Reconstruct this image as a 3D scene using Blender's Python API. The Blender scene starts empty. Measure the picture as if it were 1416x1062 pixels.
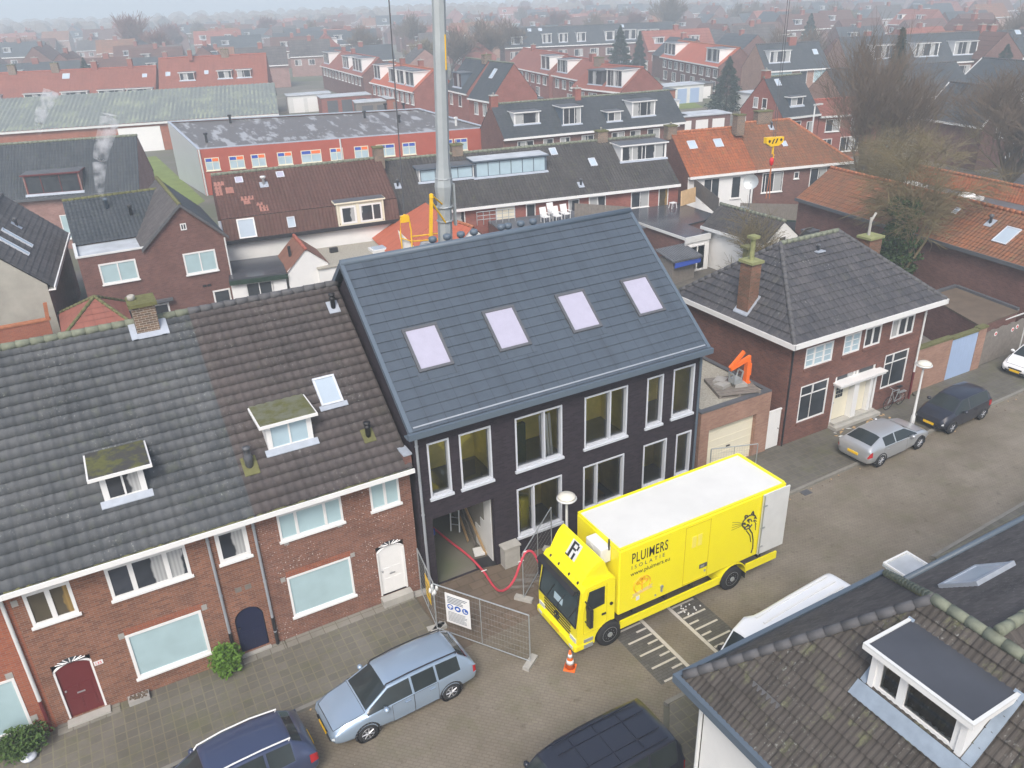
import bpy, bmesh, math, random
from mathutils import Vector, Matrix
R = math.radians
rnd = random.Random(7)
S = bpy.context.scene
COL = S.collection

# ---------------------------------------------------------------- camera, sky, sun, exposure
F_PX, PITCH, ROLL, YAW, CAM_H = 1114.3, R(26.01), R(2.09), R(28.31), 19.26
fw = Vector((math.sin(YAW)*math.cos(PITCH), math.cos(YAW)*math.cos(PITCH), -math.sin(PITCH)))
rt = Vector((math.cos(YAW), -math.sin(YAW), 0))
dn = fw.cross(rt)
rt2 = rt*math.cos(ROLL)+dn*math.sin(ROLL)
dn2 = -rt*math.sin(ROLL)+dn*math.cos(ROLL)
cd = bpy.data.cameras.new('camera'); cam = bpy.data.objects.new('camera', cd); COL.objects.link(cam)
cd.sensor_width = 36; cd.lens = F_PX/1416*36; cd.clip_start = .2; cd.clip_end = 6000
up = -dn2
m = Matrix((( rt2.x, up.x, -fw.x, 0), (rt2.y, up.y, -fw.y, 0), (rt2.z, up.z, -fw.z, CAM_H), (0, 0, 0, 1)))
cam.matrix_world = m
S.camera = cam
SUN_EL, SUN_AZ = 48, 215          # high soft sun behind the clouds
w = bpy.data.worlds.new('World'); S.world = w; w.use_nodes = True
nt = w.node_tree; bg = nt.nodes['Background']
sky = nt.nodes.new('ShaderNodeTexSky'); sky.sky_type = 'NISHITA'; sky.sun_disc = False
sky.sun_elevation = R(SUN_EL); sky.sun_rotation = R(SUN_AZ); sky.air_density = 1.0; sky.dust_density = 4.0; sky.ozone_density = 1.0
hs = nt.nodes.new('ShaderNodeHueSaturation'); hs.inputs['Saturation'].default_value = .9; hs.inputs['Value'].default_value = 1.0
nt.links.new(sky.outputs[0], hs.inputs['Color']); nt.links.new(hs.outputs[0], bg.inputs[0])
bg.inputs[1].default_value = .13
sd = bpy.data.lights.new('sun', 'SUN'); sd.energy = 1.3; sd.angle = R(20); sd.color = (1, .97, .92)
sun = bpy.data.objects.new('sun', sd); COL.objects.link(sun)
az = R(SUN_AZ)
sv = Vector((math.sin(az)*math.cos(R(SUN_EL)), math.cos(az)*math.cos(R(SUN_EL)), math.sin(R(SUN_EL))))
sun.rotation_euler = sv.to_track_quat('Z', 'Y').to_euler()
S.view_settings.view_transform = 'Standard'; S.view_settings.look = 'None'
S.view_settings.exposure = .8; S.view_settings.gamma = 1
S.cycles.use_denoising = True
S.cycles.max_bounces = 6; S.cycles.diffuse_bounces = 3; S.cycles.glossy_bounces = 3
S.cycles.transmission_bounces = 4; S.cycles.transparent_max_bounces = 8; S.cycles.volume_bounces = 2
S.cycles.caustics_reflective = False; S.cycles.caustics_refractive = False

# ---------------------------------------------------------------- materials
MATS = {}
class NB:
    def __init__(s, name):
        s.m = bpy.data.materials.new(name); s.m.use_nodes = True
        s.t = s.m.node_tree; s.b = s.t.nodes['Principled BSDF']; s.tc = s.t.nodes.new('ShaderNodeTexCoord')
        MATS[name] = s.m
    def n(s, typ, **kw):
        nd = s.t.nodes.new('ShaderNode'+typ)
        for k, v in kw.items():
            if k.startswith('_'): setattr(nd, k[1:], v)
            else:
                key = int(k[1:]) if k[0] == 'i' and k[1:].isdigit() else k.replace('__', ' ')
                i = nd.inputs[key]
                if isinstance(v, bpy.types.NodeSocket): s.t.links.new(v, i)
                else: i.default_value = v
        return nd
    def noise(s, co, scale, detail=3, rough=.6):
        return s.n('TexNoise', Vector=co, Scale=scale, Detail=detail, Roughness=rough).outputs['Fac']
    def ramp(s, fac, a, b, c0=(0,0,0,1), c1=(1,1,1,1)):
        r = s.n('ValToRGB', Fac=fac); e = r.color_ramp.elements
        e[0].position = a; e[1].position = b; e[0].color = c0; e[1].color = c1
        return r.outputs[0]
    def mix(s, fac, a, b, mode='MIX'):
        r = s.n('MixRGB', _blend_type=mode, Fac=fac, Color1=a, Color2=b)
        return r.outputs[0]
    def math(s, op, a, b=0.): return s.n('Math', _operation=op, i0=a, i1=b).outputs[0]
    def set(s, **kw):
        for k, v in kw.items():
            i = s.b.inputs[k.replace('__', ' ')]
            if isinstance(v, bpy.types.NodeSocket): s.t.links.new(v, i)
            else: i.default_value = v
        return s.m
    def bump(s, h, strength=.3, dist=.02):
        s.set(Normal=s.n('Bump', Height=h, Strength=strength, Distance=dist).outputs[0])
def c4(c): return (c[0], c[1], c[2], 1)
def sc(c, f): return (c[0]*f, c[1]*f, c[2]*f, 1)

def plain(name, col, rough=.6, var=.12, scale=3., metal=0., bump=0, coat=0.):
    b = NB(name)
    f = b.noise(b.tc.outputs['Object'], scale, 4)
    b.set(Base__Color=b.mix(f, sc(col, 1-var), sc(col, 1+var)), Roughness=rough, Metallic=metal, Specular__IOR__Level=.15 if rough >= .7 else .4)
    if coat: b.set(Coat__Weight=coat, Coat__Roughness=.05)
    if bump: b.bump(b.noise(b.tc.outputs['Object'], scale*8, 2), bump, .01)
    return b.m
def brick(name, c1, c2, mortar, bw=.22, bh=.07, stain=.25, spots=0.):
    b = NB(name); uv = b.tc.outputs['UV']
    t = b.n('TexBrick', Vector=uv, Color1=c4(c1), Color2=c4(c2), Mortar=c4(mortar), Scale=1., Mortar__Size=.006, Bias=0.)
    t.inputs['Brick Width'].default_value = bw; t.inputs['Row Height'].default_value = bh
    c = t.outputs['Color']
    n1 = b.noise(uv, .8, 4); n2 = b.noise(uv, 7, 2)
    c = b.mix(b.ramp(n1, .35, .75), c, b.mix(1., c, (1-stain, 1-stain*1.05, 1-stain*1.1, 1), 'MULTIPLY'))
    c = b.mix(b.math('MULTIPLY', n2, .5), c, b.mix(1., c, (.7, .68, .68, 1), 'MULTIPLY'))
    if spots:     # pale efflorescence on scattered bricks
        v = b.n('TexVoronoi', Vector=uv, Scale=9.5); 
        k = b.math('MULTIPLY', b.ramp(v.outputs['Distance'], .13, .22, (1,1,1,1), (0,0,0,1)), b.ramp(b.noise(uv, .55, 2), .42, .6))
        c = b.mix(b.math('MULTIPLY', k, spots), c, (.62, .55, .5, 1))
    b.set(Base__Color=c, Roughness=.88, Specular__IOR__Level=.12)
    b.bump(t.outputs['Fac'], -.4, .008)
    return b.m
def tile(name, c1, c2, moss=(.12,.15,.05), moss_amt=.3, pale=0., rough=.7, joint=0., lap_shade_dirt=0.):
    # UV is in tiles: floor(u), floor(v) picks one tile
    b = NB(name); uv = b.tc.outputs['UV']
    fl = b.n('VectorMath', _operation='FLOOR', i0=uv).outputs[0]
    wn = b.n('TexWhiteNoise', Vector=fl).outputs['Value']
    big = b.noise(uv, .11, 4)
    c = b.mix(b.math('ADD', b.math('MULTIPLY', wn, .42), b.math('MULTIPLY', b.ramp(big, .3, .7), .58)), c4(c1), c4(c2))
    fine = b.noise(uv, 2.2, 5, .7)
    c = b.mix(b.math('MULTIPLY', fine, .7), c, b.mix(1., c, (.6, .6, .62, 1), 'MULTIPLY'))
    if pale:
        k = b.ramp(b.noise(uv, 3.1, 6, .75), .57, .7)
        k = b.math('MULTIPLY', k, b.math('MULTIPLY', b.ramp(b.noise(uv, .16, 2), .4, .65), pale))
        c = b.mix(k, c, (.36, .38, .36, 1))
    # dark grime runs down the slope in streaks
    stv = b.n('Mapping', Vector=uv, Scale=(1.1, .07, 1)).outputs[0]
    c = b.mix(b.math('MULTIPLY', b.ramp(b.noise(stv, 1.3, 3), .48, .75), .55), c, b.mix(1., c, (.62, .6, .58, 1), 'MULTIPLY'))
    if moss_amt:
        sp = b.n('SeparateXYZ', Vector=uv)
        k = b.math('MULTIPLY', b.ramp(b.noise(uv, .5, 6, .75), .55, .72), moss_amt)
        c = b.mix(k, c, c4(moss))
    if lap_shade_dirt:      # dark lap lines: shade of the gaps painted in, together with dirt and moss
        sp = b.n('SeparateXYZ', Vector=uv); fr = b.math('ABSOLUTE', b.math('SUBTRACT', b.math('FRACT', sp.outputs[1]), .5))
        k = b.math('MULTIPLY', b.ramp(fr, .40, .46), b.math('MULTIPLY', b.ramp(b.noise(uv, 1.7, 3), .25, .5), lap_shade_dirt))
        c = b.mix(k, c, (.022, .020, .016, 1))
    if joint:
        sp = b.n('SeparateXYZ', Vector=uv); fr = b.math('FRACT', sp.outputs[0])
        c = b.mix(b.math('MULTIPLY', b.math('LESS_THAN', fr, .045), joint), c, (.02, .025, .03, 1))
    b.set(Base__Color=c, Roughness=rough, Specular__IOR__Level=.22 if rough > .6 else .5)
    return b.m
def glass(name, col, rough=.06, curtain=None, spec=.5):
    # a closed pane: dark room or drawn blind behind reflecting glass
    b = NB(name); n = b.noise(b.tc.outputs['Object'], 1.3, 2)
    c = b.mix(b.ramp(n, .3, .7), c4(col), sc(col, .6 if max(col) < .2 else .88))
    if curtain:      # curtains hang at the edges of the pane
        gx = b.n('SeparateXYZ', Vector=b.tc.outputs['UV']).outputs[0]
        k = b.math('ABSOLUTE', b.math('SUBTRACT', b.math('FRACT', b.math('MULTIPLY', gx, .43)), .5))
        k = b.math('ADD', k, b.math('MULTIPLY', b.math('SUBTRACT', b.noise(b.tc.outputs['Object'], 2.5, 1), .5), .12))
        fold = b.math('ADD', b.math('MULTIPLY', b.math('SINE', b.math('MULTIPLY', gx, 60.)), .12), .85)
        c = b.mix(b.ramp(k, .31, .33), c, b.mix(1., c4(curtain), b.n('CombineXYZ', i0=fold, i1=fold, i2=fold).outputs[0], 'MULTIPLY'))
    b.set(Base__Color=c, Roughness=rough, Specular__IOR__Level=spec)
    return b.m
def paving(name, c1, c2, mortar, bw, bh, moss=0., ms=.008, wet=.0, rot=0., offset=.5):
    b = NB(name); uv = b.tc.outputs['Object']
    mp = b.n('Mapping', Vector=uv, Rotation=(0, 0, rot)).outputs[0]
    t = b.n('TexBrick', _offset=offset, Vector=mp, Color1=c4(c1), Color2=c4(c2), Mortar=c4(mortar), Scale=1., Mortar__Size=ms)
    t.inputs['Brick Width'].default_value = bw; t.inputs['Row Height'].default_value = bh
    c = t.outputs['Color']
    big = b.noise(uv, .35, 6, .65)
    c = b.mix(b.ramp(big, .35, .7), c, b.mix(1., c, (.68, .66, .62, 1), 'MULTIPLY'))
    fine = b.noise(uv, 9, 4, .7)
    c = b.mix(b.math('MULTIPLY', fine, .6), c, b.mix(1., c, (.6, .6, .6, 1), 'MULTIPLY'))
    if moss:
        k = b.math('MULTIPLY', b.ramp(b.noise(uv, .8, 6, .7), .5, .72), moss)
        c = b.mix(k, c, (.11, .115, .05, 1))
    if wet:      # damp and tyre-dirtied areas, old patches
        sp2 = b.n('Mapping', Vector=uv, Scale=(.16,.5,1)).outputs[0]
        c = b.mix(b.math('MULTIPLY', b.ramp(b.noise(sp2, 1., 4, .6), .45, .75), .6), c, b.mix(1., c, (.66,.64,.62,1), 'MULTIPLY'))
        c = b.mix(b.math('MULTIPLY', b.ramp(b.noise(uv, 2.6, 3, .6), .62, .7), .55), c, b.mix(1., c, (.6,.57,.54,1), 'MULTIPLY'))
        v = b.n('TexVoronoi', Vector=uv, Scale=1.7); c = b.mix(b.ramp(v.outputs['Distance'], .012, .028, (1,1,1,1), (0,0,0,1)), c, (.45,.42,.36,1))
    b.set(Base__Color=c, Roughness=b.n('MapRange', Value=big, To__Min=.5, To__Max=.85).outputs[0], Specular__IOR__Level=.25)
    b.bump(t.outputs['Fac'], -.35, .01)
    return b.m

M = {}
def mats():
    M['brick_row'] = brick('row_brick', (.31,.138,.085), (.19,.085,.058), (.30,.25,.21), spots=0)
    M['brick_spot'] = brick('row_brick_spotted', (.27,.122,.083), (.18,.085,.063), (.28,.23,.2), spots=.9)
    M['brick_orange'] = brick('orange_brick', (.40,.13,.07), (.32,.10,.06), (.30,.22,.18))
    M['brick_dark'] = brick('dark_brick', (.046,.036,.045), (.028,.022,.029), (.045,.038,.044), stain=.1)
    M['brick_brown'] = brick('brown_brick', (.22,.105,.085), (.155,.075,.065), (.2,.16,.15))
    M['brick_hip'] = brick('maroon_brick', (.235,.10,.075), (.15,.07,.06), (.2,.16,.14))
    M['brick_tan'] = brick('tan_brick', (.42,.25,.18), (.34,.19,.14), (.32,.26,.22))
    M['brick_red'] = brick('red_brick', (.36,.12,.09), (.29,.09,.07), (.26,.2,.18))
    M['brick_pink'] = brick('pinkish_brick', (.38,.22,.19), (.3,.16,.14), (.35,.3,.28))
    M['brick_chim'] = brick('chimney_brick', (.23,.15,.10), (.13,.1,.08), (.5,.46,.4), bw=.21, bh=.075)
    M['white'] = plain('white_paint', (.74,.74,.73), .45, .05)
    M['cream'] = plain('cream_paint', (.72,.68,.54), .5, .05)
    M['offwhite'] = plain('weathered_white', (.62,.63,.62), .6, .12, 2)
    M['render'] = plain('grey_render', (.34,.33,.29), .85, .35, .8)
    M['wrender'] = plain('white_render', (.72,.72,.70), .75, .1, 1.2)
    M['alu'] = plain('pale_grey_frame', (.55,.58,.63), .4, .06)
    M['zinc'] = plain('zinc', (.40,.43,.47), .45, .2, 2, .4)
    M['lead'] = plain('lead_flashing', (.36,.40,.46), .55, .25, 4, .1)
    M['slateblue'] = plain('grey_blue_trim', (.095,.125,.16), .45, .08)
    M['black'] = plain('black_plastic', (.022,.022,.025), .45, .2)
    M['rubber'] = plain('rubber', (.03,.03,.032), .8, .2)
    M['greydark'] = plain('dark_grey', (.09,.095,.105), .5, .15)
    M['felt'] = plain('roof_felt', (.10,.105,.115), .55, .45, .7)
    M['feltwet'] = plain('wet_roof_felt', (.06,.064,.075), .18, .35, .6)
    M['frost'] = plain('frosted_felt', (.42,.45,.48), .7, .5, .8)
    M['tile_row'] = tile('grey_pantiles', (.062,.07,.078), (.135,.142,.148), (.14,.16,.10), .35, .95)
    M['tile_row2'] = tile('brown_grey_pantiles', (.07,.062,.062), (.115,.098,.095), (.13,.13,.09), .25, .75)
    M['tile_new'] = tile('new_slate_tiles', (.068,.088,.113), (.084,.107,.135), moss_amt=0, rough=.4, joint=.5)
    M['tile_hip'] = tile('dark_flat_tiles', (.05,.053,.063), (.125,.118,.122), (.14,.14,.10), .3, .9, joint=.5, lap_shade_dirt=.75)
    M['tile_br'] = tile('weathered_brown_tiles', (.046,.040,.035), (.112,.099,.088), (.15,.16,.08), .85, 1., lap_shade_dirt=.85, joint=.3)
    M['tile_slate'] = tile('small_dark_tiles', (.055,.05,.05), (.15,.135,.13), (.13,.13,.09), .25, .9, joint=.6, lap_shade_dirt=.7)
    M['tile_maroon'] = tile('maroon_tiles', (.10,.052,.042), (.145,.072,.058), (.12,.12,.06), .15, .3, lap_shade_dirt=.6)
    M['tile_black'] = tile('black_tiles', (.05,.047,.047), (.095,.088,.085), (.13,.14,.07), .5, .35, lap_shade_dirt=.6)
    M['tile_dark'] = tile('dark_blue_grey_tiles', (.045,.055,.065), (.085,.095,.105), (.10,.12,.06), .3, .3, lap_shade_dirt=.5)
    M['tile_orange'] = tile('orange_tiles', (.46,.135,.045), (.20,.075,.04), (.16,.13,.06), .8, .2, lap_shade_dirt=.7, joint=.3)
    M['tile_orange2'] = tile('faded_orange_tiles', (.31,.12,.055), (.145,.085,.055), (.15,.13,.07), .9, .3, lap_shade_dirt=.7, joint=.3)
    M['tile_red'] = tile('red_tiles', (.33,.12,.085), (.24,.088,.065), (.15,.12,.07), .35, .2, lap_shade_dirt=.4)
    M['tile_bright'] = tile('bright_red_tiles', (.50,.14,.075), (.42,.12,.07), moss_amt=0)
    b = NB('mossy_roof_felt'); o = b.tc.outputs['Object']; k = b.ramp(b.noise(o, 2.2, 5, .7), .44, .56); b.set(Base__Color=b.mix(k, (.055,.052,.048,1), b.mix(b.noise(o, 9, 3), (.06,.065,.02,1), (.15,.15,.045,1))), Roughness=.6); M['feltmoss'] = b.m
    b = NB('moss_grown_roof_felt'); o = b.tc.outputs['Object']; k = b.ramp(b.noise(o, 2.6, 5, .7), .4, .6); b.set(Base__Color=b.mix(k, (.14,.145,.10,1), b.mix(b.noise(o, 7, 3), (.06,.065,.02,1), (.14,.14,.045,1))), Roughness=.7); M['mossroof'] = b.m
    M['moss'] = plain('moss', (.135,.135,.06), .95, .5, 6, bump=.5)
    M['lichen'] = plain('lichened_ridge', (.175,.19,.145), .9, .5, 5)
    M['ridge'] = plain('ridge_tile', (.10,.10,.105), .75, .4, 4)
    M['ridge_o'] = plain('orange_ridge_tile', (.36,.14,.07), .8, .4, 4)
    M['ridge_r'] = plain('red_ridge_tile', (.33,.11,.08), .8, .3, 4)
    M['gravel'] = plain('roof_gravel', (.33,.31,.26), .95, .6, 14)
    M['gdark'] = glass('dark_pane', (.05,.058,.068))
    M['gblue'] = glass('blinded_pane', (.40,.54,.57), .06)
    M['gblue2'] = glass('pale_blind_pane', (.42,.55,.62), .12)
    M['gcurt'] = glass('curtained_pane', (.045,.05,.06), .06, (.45,.46,.46))
    M['gwarm'] = glass('ochre_curtained_pane', (.09,.075,.05), .06, (.3,.2,.07))  # dark brown pane with ochre curtains at its edges
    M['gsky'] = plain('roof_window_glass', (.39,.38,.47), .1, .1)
    M['gcar'] = plain('car_glass', (.025,.032,.034), .04, .2)
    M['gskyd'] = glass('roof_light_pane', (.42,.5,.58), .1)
    M['blue_paint'] = plain('pale_blue_door', (.32,.42,.60), .5, .08)
    M['navy'] = plain('navy_door', (.014,.018,.05), .4, .2)
    M['maroon'] = plain('maroon_door', (.13,.022,.025), .4, .12)
    M['wood'] = plain('grey_wood', (.19,.17,.15), .85, .35, 5)
    M['timber'] = plain('timber', (.48,.33,.18), .8, .25, 4)
    M['concrete'] = plain('concrete', (.38,.37,.34), .85, .25, 3)
    M['kerb'] = plain('kerb_stone', (.22,.21,.185), .8, .25, 3)
    M['stone'] = plain('grey_stone', (.33,.32,.30), .8, .25, 3)
    M['orangep'] = plain('orange_paint', (.85,.16,.02), .45, .08)
    M['yellow'] = plain('yellow_paint', (.90,.79,.008), .35, .05, 1., coat=.25)
    M['yel2'] = plain('crane_yellow', (.80,.48,.02), .45, .1)
    M['steel'] = plain('galvanised', (.42,.45,.46), .45, .25, 3, .5)
    M['mast'] = plain('mast_steel', (.36,.39,.40), .5, .22, 1.2, .2)
    M['redp'] = plain('red_plastic', (.62,.03,.035), .4, .08)
    M['rhose'] = plain('red_hose', (.56,.06,.09), .5, .1)
    M['blue'] = plain('blue_plastic', (.03,.08,.42), .4, .1)
    M['leafd'] = plain('dark_needles', (.025,.045,.032), .9, .5, 2)
    M['leafg'] = plain('fresh_leaves', (.10,.19,.03), .7, .5, 5)
    M['leafm'] = plain('shrub_leaves', (.07,.12,.035), .8, .5, 5)
    M['ivy'] = plain('ivy_leaves', (.045,.075,.025), .75, .5, 4)
    M['bark'] = plain('bark', (.085,.075,.06), .95, .4, 3)
    M['twig'] = plain('brown_twigs', (.145,.108,.078), .95, .3, 1)
    M['twigo'] = plain('olive_twigs', (.165,.135,.075), .95, .3, 1)
    M['twigr'] = plain('reddish_twigs', (.19,.09,.075), .95, .3, 1)
    M['room'] = plain('plywood_room', (.85,.72,.22), .8, .45, .9)
    M['roomd'] = plain('bare_plaster_room', (.26,.25,.22), .85, .35, .8)
    M['red_glow'] = plain('red_lamp_lens', (.42,.015,.02), .15, .1)
    M['lens'] = plain('clear_lamp_lens', (.62,.66,.68), .12, .1)
    M['amber'] = plain('amber_lens', (.8,.3,.02), .2, .1)
    M['plate'] = plain('yellow_plate', (.80,.50,.01), .4, .03)
    M['rim'] = plain('alloy', (.45,.46,.48), .35, .15, 4, .6)
    M['earth'] = plain('earth', (.13,.10,.075), .95, .35, 1.5, bump=.4)
    b = NB('window_glass')    # real see-through glass
    tr = b.n('BsdfTransparent', Color=(.93,.95,.94,1)).outputs[0]; gl = b.n('BsdfGlossy', Roughness=.02).outputs[0]
    fr = b.n('Fresnel', IOR=1.5).outputs[0]
    mx = b.n('MixShader', i0=b.math('ADD', b.math('MULTIPLY', fr, 1.3), .04), i1=tr, i2=gl).outputs[0]
    b.t.links.new(mx, b.t.nodes['Material Output'].inputs['Surface']); M['glass'] = b.m
mats()

# ---------------------------------------------------------------- mesh builder
class MB:
    def __init__(s): s.v = []; s.f = []; s.uv = []; s.mi = []
    def add(s, vs, fs, uvs=None, mi=0):
        o = len(s.v); s.v += [Vector(p) for p in vs]
        for k, f in enumerate(fs):
            s.f.append([o+i for i in f]); s.uv.append(uvs[k] if uvs else None); s.mi.append(mi)
        return s
    def quad(s, a, b, c, d, mi=0): return s.add([a, b, c, d], [(0,1,2,3)], mi=mi)
    def poly(s, pts, mi=0): return s.add(pts, [tuple(range(len(pts)))], mi=mi)
    def box(s, x0, x1, y0, y1, z0, z1, mi=0):
        return s.add([(x0,y0,z0),(x1,y0,z0),(x1,y1,z0),(x0,y1,z0),(x0,y0,z1),(x1,y0,z1),(x1,y1,z1),(x0,y1,z1)],
              [(0,3,2,1),(4,5,6,7),(0,1,5,4),(1,2,6,5),(2,3,7,6),(3,0,4,7)], mi=mi)
    def obox(s, O, U, V, W, mi=0):   # corner + three edge vectors
        O, U, V, W = Vector(O), Vector(U), Vector(V), Vector(W)
        if U.cross(V).dot(W) < 0: U, V = V, U
        return s.add([O, O+U, O+U+V, O+V, O+W, O+U+W, O+U+V+W, O+V+W], [(0,3,2,1),(4,5,6,7),(0,1,5,4),(1,2,6,5),(2,3,7,6),(3,0,4,7)], mi=mi)
    def bar(s, a, b, r, n=4, r2=None, mi=0):
        a, b = Vector(a), Vector(b); d = b-a
        if d.length < 1e-6: return s
        d.normalize(); t = Vector((0,0,1)) if abs(d.z) < .9 else Vector((1,0,0))
        u = d.cross(t).normalized(); v = d.cross(u); r2 = r if r2 is None else r2
        vs = [a+(u*math.cos(2*math.pi*i/n)+v*math.sin(2*math.pi*i/n))*r for i in range(n)] + [b+(u*math.cos(2*math.pi*i/n)+v*math.sin(2*math.pi*i/n))*r2 for i in range(n)]
        fs = [(i, (i+1)%n, n+(i+1)%n, n+i) for i in range(n)] + [tuple(range(n-1, -1, -1)), tuple(range(n, 2*n))]
        return s.add(vs, fs, mi=mi)
    def tube(s, pts, r, n=8, mi=0):
        pts = [Vector(p) for p in pts]; rings = []
        for i, p in enumerate(pts):
            d = (pts[min(i+1, len(pts)-1)]-pts[max(i-1, 0)]).normalized()
            t = Vector((0,0,1)) if abs(d.z) < .95 else Vector((1,0,0))
            u = d.cross(t).normalized(); v = d.cross(u)
            rr = r(i/(len(pts)-1)) if callable(r) else r
            rings.append([p+(u*math.cos(2*math.pi*k/n)+v*math.sin(2*math.pi*k/n))*rr for k in range(n)])
        vs = sum(rings, []); fs = []
        for i in range(len(pts)-1):
            for k in range(n): fs.append((i*n+k, i*n+(k+1)%n, (i+1)*n+(k+1)%n, (i+1)*n+k))
        fs.append(tuple(range(n-1, -1, -1))); fs.append(tuple(range(len(vs)-n, len(vs))))
        return s.add(vs, fs, mi=mi)
    def lathe(s, c, prof, n=16, axis='z', mi=0):
        c = Vector(c); vs = []
        for r, h in prof:
            for k in range(n):
                a = 2*math.pi*k/n; p = (r*math.cos(a), r*math.sin(a), h)
                if axis == 'y': p = (p[0], p[2], p[1])
                if axis == 'x': p = (p[2], p[0], p[1])
                vs.append(c+Vector(p))
        fs = []
        for i in range(len(prof)-1):
            for k in range(n):
                f = (i*n+k, i*n+(k+1)%n, (i+1)*n+(k+1)%n, (i+1)*n+k)
                fs.append(f if axis != 'y' else f[::-1])
        if prof[0][0] > 1e-4: fs.append(tuple(range(n-1, -1, -1)) if axis != 'y' else tuple(range(n)))
        if prof[-1][0] > 1e-4: 
            q = tuple(range((len(prof)-1)*n, len(prof)*n)); fs.append(q if axis != 'y' else q[::-1])
        return s.add(vs, fs, mi=mi)
    def prism(s, pts, d, mi=0):  # polygon extruded along d
        pts = [Vector(p) for p in pts]; d = Vector(d); n = len(pts)
        nrm = Vector((0,0,0))
        for i in range(n): nrm += (pts[i]-pts[0]).cross(pts[(i+1)%n]-pts[0])
        if nrm.dot(d) > 0: pts = pts[::-1]
        vs = pts+[p+d for p in pts]
        return s.add(vs, [tuple(range(n)), tuple(range(2*n-1, n-1, -1))]+[(i, n+i, n+(i+1)%n, (i+1)%n) for i in range(n)], mi=mi)
    def build(s, name, mat, parent=None, smooth=False, loc=None):
        me = bpy.data.meshes.new(name)
        lo = Vector(loc) if loc is not None else Vector((0,0,0))
        me.from_pydata([tuple(p-lo) for p in s.v], [], s.f)
        for mm in (mat if isinstance(mat, (list, tuple)) else [mat]): me.materials.append(M[mm] if isinstance(mm, str) else mm)
        uvl = me.uv_layers.new(name='UVMap').data; Z = Vector((0,0,1))
        co = [0.]*(2*len(me.loops))
        for p, us, mi in zip(me.polygons, s.uv, s.mi):
            p.material_index = mi; p.use_smooth = smooth
            n = p.normal
            if us is None:
                if abs(n.z) > .95: t, b2 = Vector((1,0,0)), Vector((0,1,0))
                else:
                    t = Z.cross(n).normalized(); b2 = n.cross(t)
            for j, li in enumerate(p.loop_indices):
                if us is None:
                    v = s.v[s.f[p.index][j]]; a, c = v.dot(t), (v.dot(b2))
                else: a, c = us[j]
                co[2*li] = a; co[2*li+1] = c
        uvl.foreach_set('uv', co)
        o = bpy.data.objects.new(name, me); COL.objects.link(o)
        if loc is not None: o.location = lo
        if parent is not None: o.parent = parent
        return o

def tag(o, label, cat, group=None):
    o['label'] = label; o['category'] = cat
    if group: o['group'] = group
    return o
def thing(name, label, cat, group=None):
    o = bpy.data.objects.new(name, None); COL.objects.link(o); o.empty_display_size = .3
    return tag(o, label, cat, group)
def place(root, base, rz=0.):      # built in world coordinates: put the Empty at the base
    b = Vector(base); root.location = b
    for c in root.children: c.location = c.location-b
def setat(root, loc, rz): root.location = loc; root.rotation_euler = (0, 0, rz); return root
def kids(o): return [c for c in bpy.data.objects if c.parent == o]
def dup(root, loc=None, rz=None, label=None, group=None, kidmap=None):
    def cp(o, par):
        c = o.copy(); COL.objects.link(c); c.parent = par
        for ch in (kidmap[o] if kidmap else o.children): cp(ch, c)
        return c
    r = cp(root, None)
    if loc is not None: r.location = loc
    if rz is not None: r.rotation_euler = (0, 0, rz)
    if label: r['label'] = label
    if group: r['group'] = group
    return r
def structure(o): o['kind'] = 'structure'; return o

# ---------------------------------------------------------------- building helpers
WAVE = (0., .0, .10, .75, 1., .45)
FLAT = (1., 1.)
def tile_roof(mb, O, U, V, W, L, tw=.25, tl=.34, amp=.035, step=.03, prof=WAVE, ul=None, ur=None, holes=(), u0=0, lap=None):
    lap = (.03 if step >= .028 else 0.) if lap is None else lap      # tile noses overhang the course below
    O, U, V = Vector(O), Vector(U).normalized(), Vector(V).normalized(); N = U.cross(V)
    if N.z < 0: N = -N
    nc = max(1, round(L/tl)); tl = L/nc; k = len(prof)
    us = []
    i = 0
    while True:
        u = (i//k)*tw+(i % k)/k*tw
        if prof is FLAT: u = i*tw
        if u >= W: us.append((W, 0.)); break
        us.append((u, prof[i % k] if prof is not FLAT else 0.)); i += 1
    nu = len(us)
    for c in range(nc):
        v0, v1 = c*tl, (c+1)*tl
        vs, fs, uvs = [], [], []
        for row, (v, st) in enumerate(((v0+lap, 0.), (v0, step), (v1+(lap if c < nc-1 else 0), 0.))):
            a = ul(v) if ul else 0; b = ur(v) if ur else W
            for u, h in us:
                uc = min(max(u, a), b)
                hh = (st+h*amp) if row else 0.
                vs.append(O+U*uc+V*v+N*hh if row else O+U*uc+V*v+N*(h*amp if c else -.02))
        for row in (0, 1):
            for j in range(nu-1):
                a0 = vs[row*nu+j]; b0 = vs[row*nu+j+1]; c0 = vs[(row+1)*nu+j+1]; d0 = vs[(row+1)*nu+j]
                if (a0-b0).length < 1e-4 and (c0-d0).length < 1e-4: continue
                um, vm = (us[j][0]+us[j+1][0])/2, (v0+v1)/2
                if any(h[0] < um < h[1] and h[2] < vm < h[3] for h in holes): continue
                fs.append((row*nu+j, row*nu+j+1, (row+1)*nu+j+1, (row+1)*nu+j))
                ua, ub = (us[j][0]+u0)/tw, (us[j+1][0]+u0)/tw
                va, vb = (c+.02, c+.05) if row == 0 else (c+.05, c+.98)
                uvs.append(((ua+.01, va), (ub-.001, va), (ub-.001, vb), (ua+.01, vb)))
        mb.add(vs, fs, uvs)
    return mb
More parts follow.
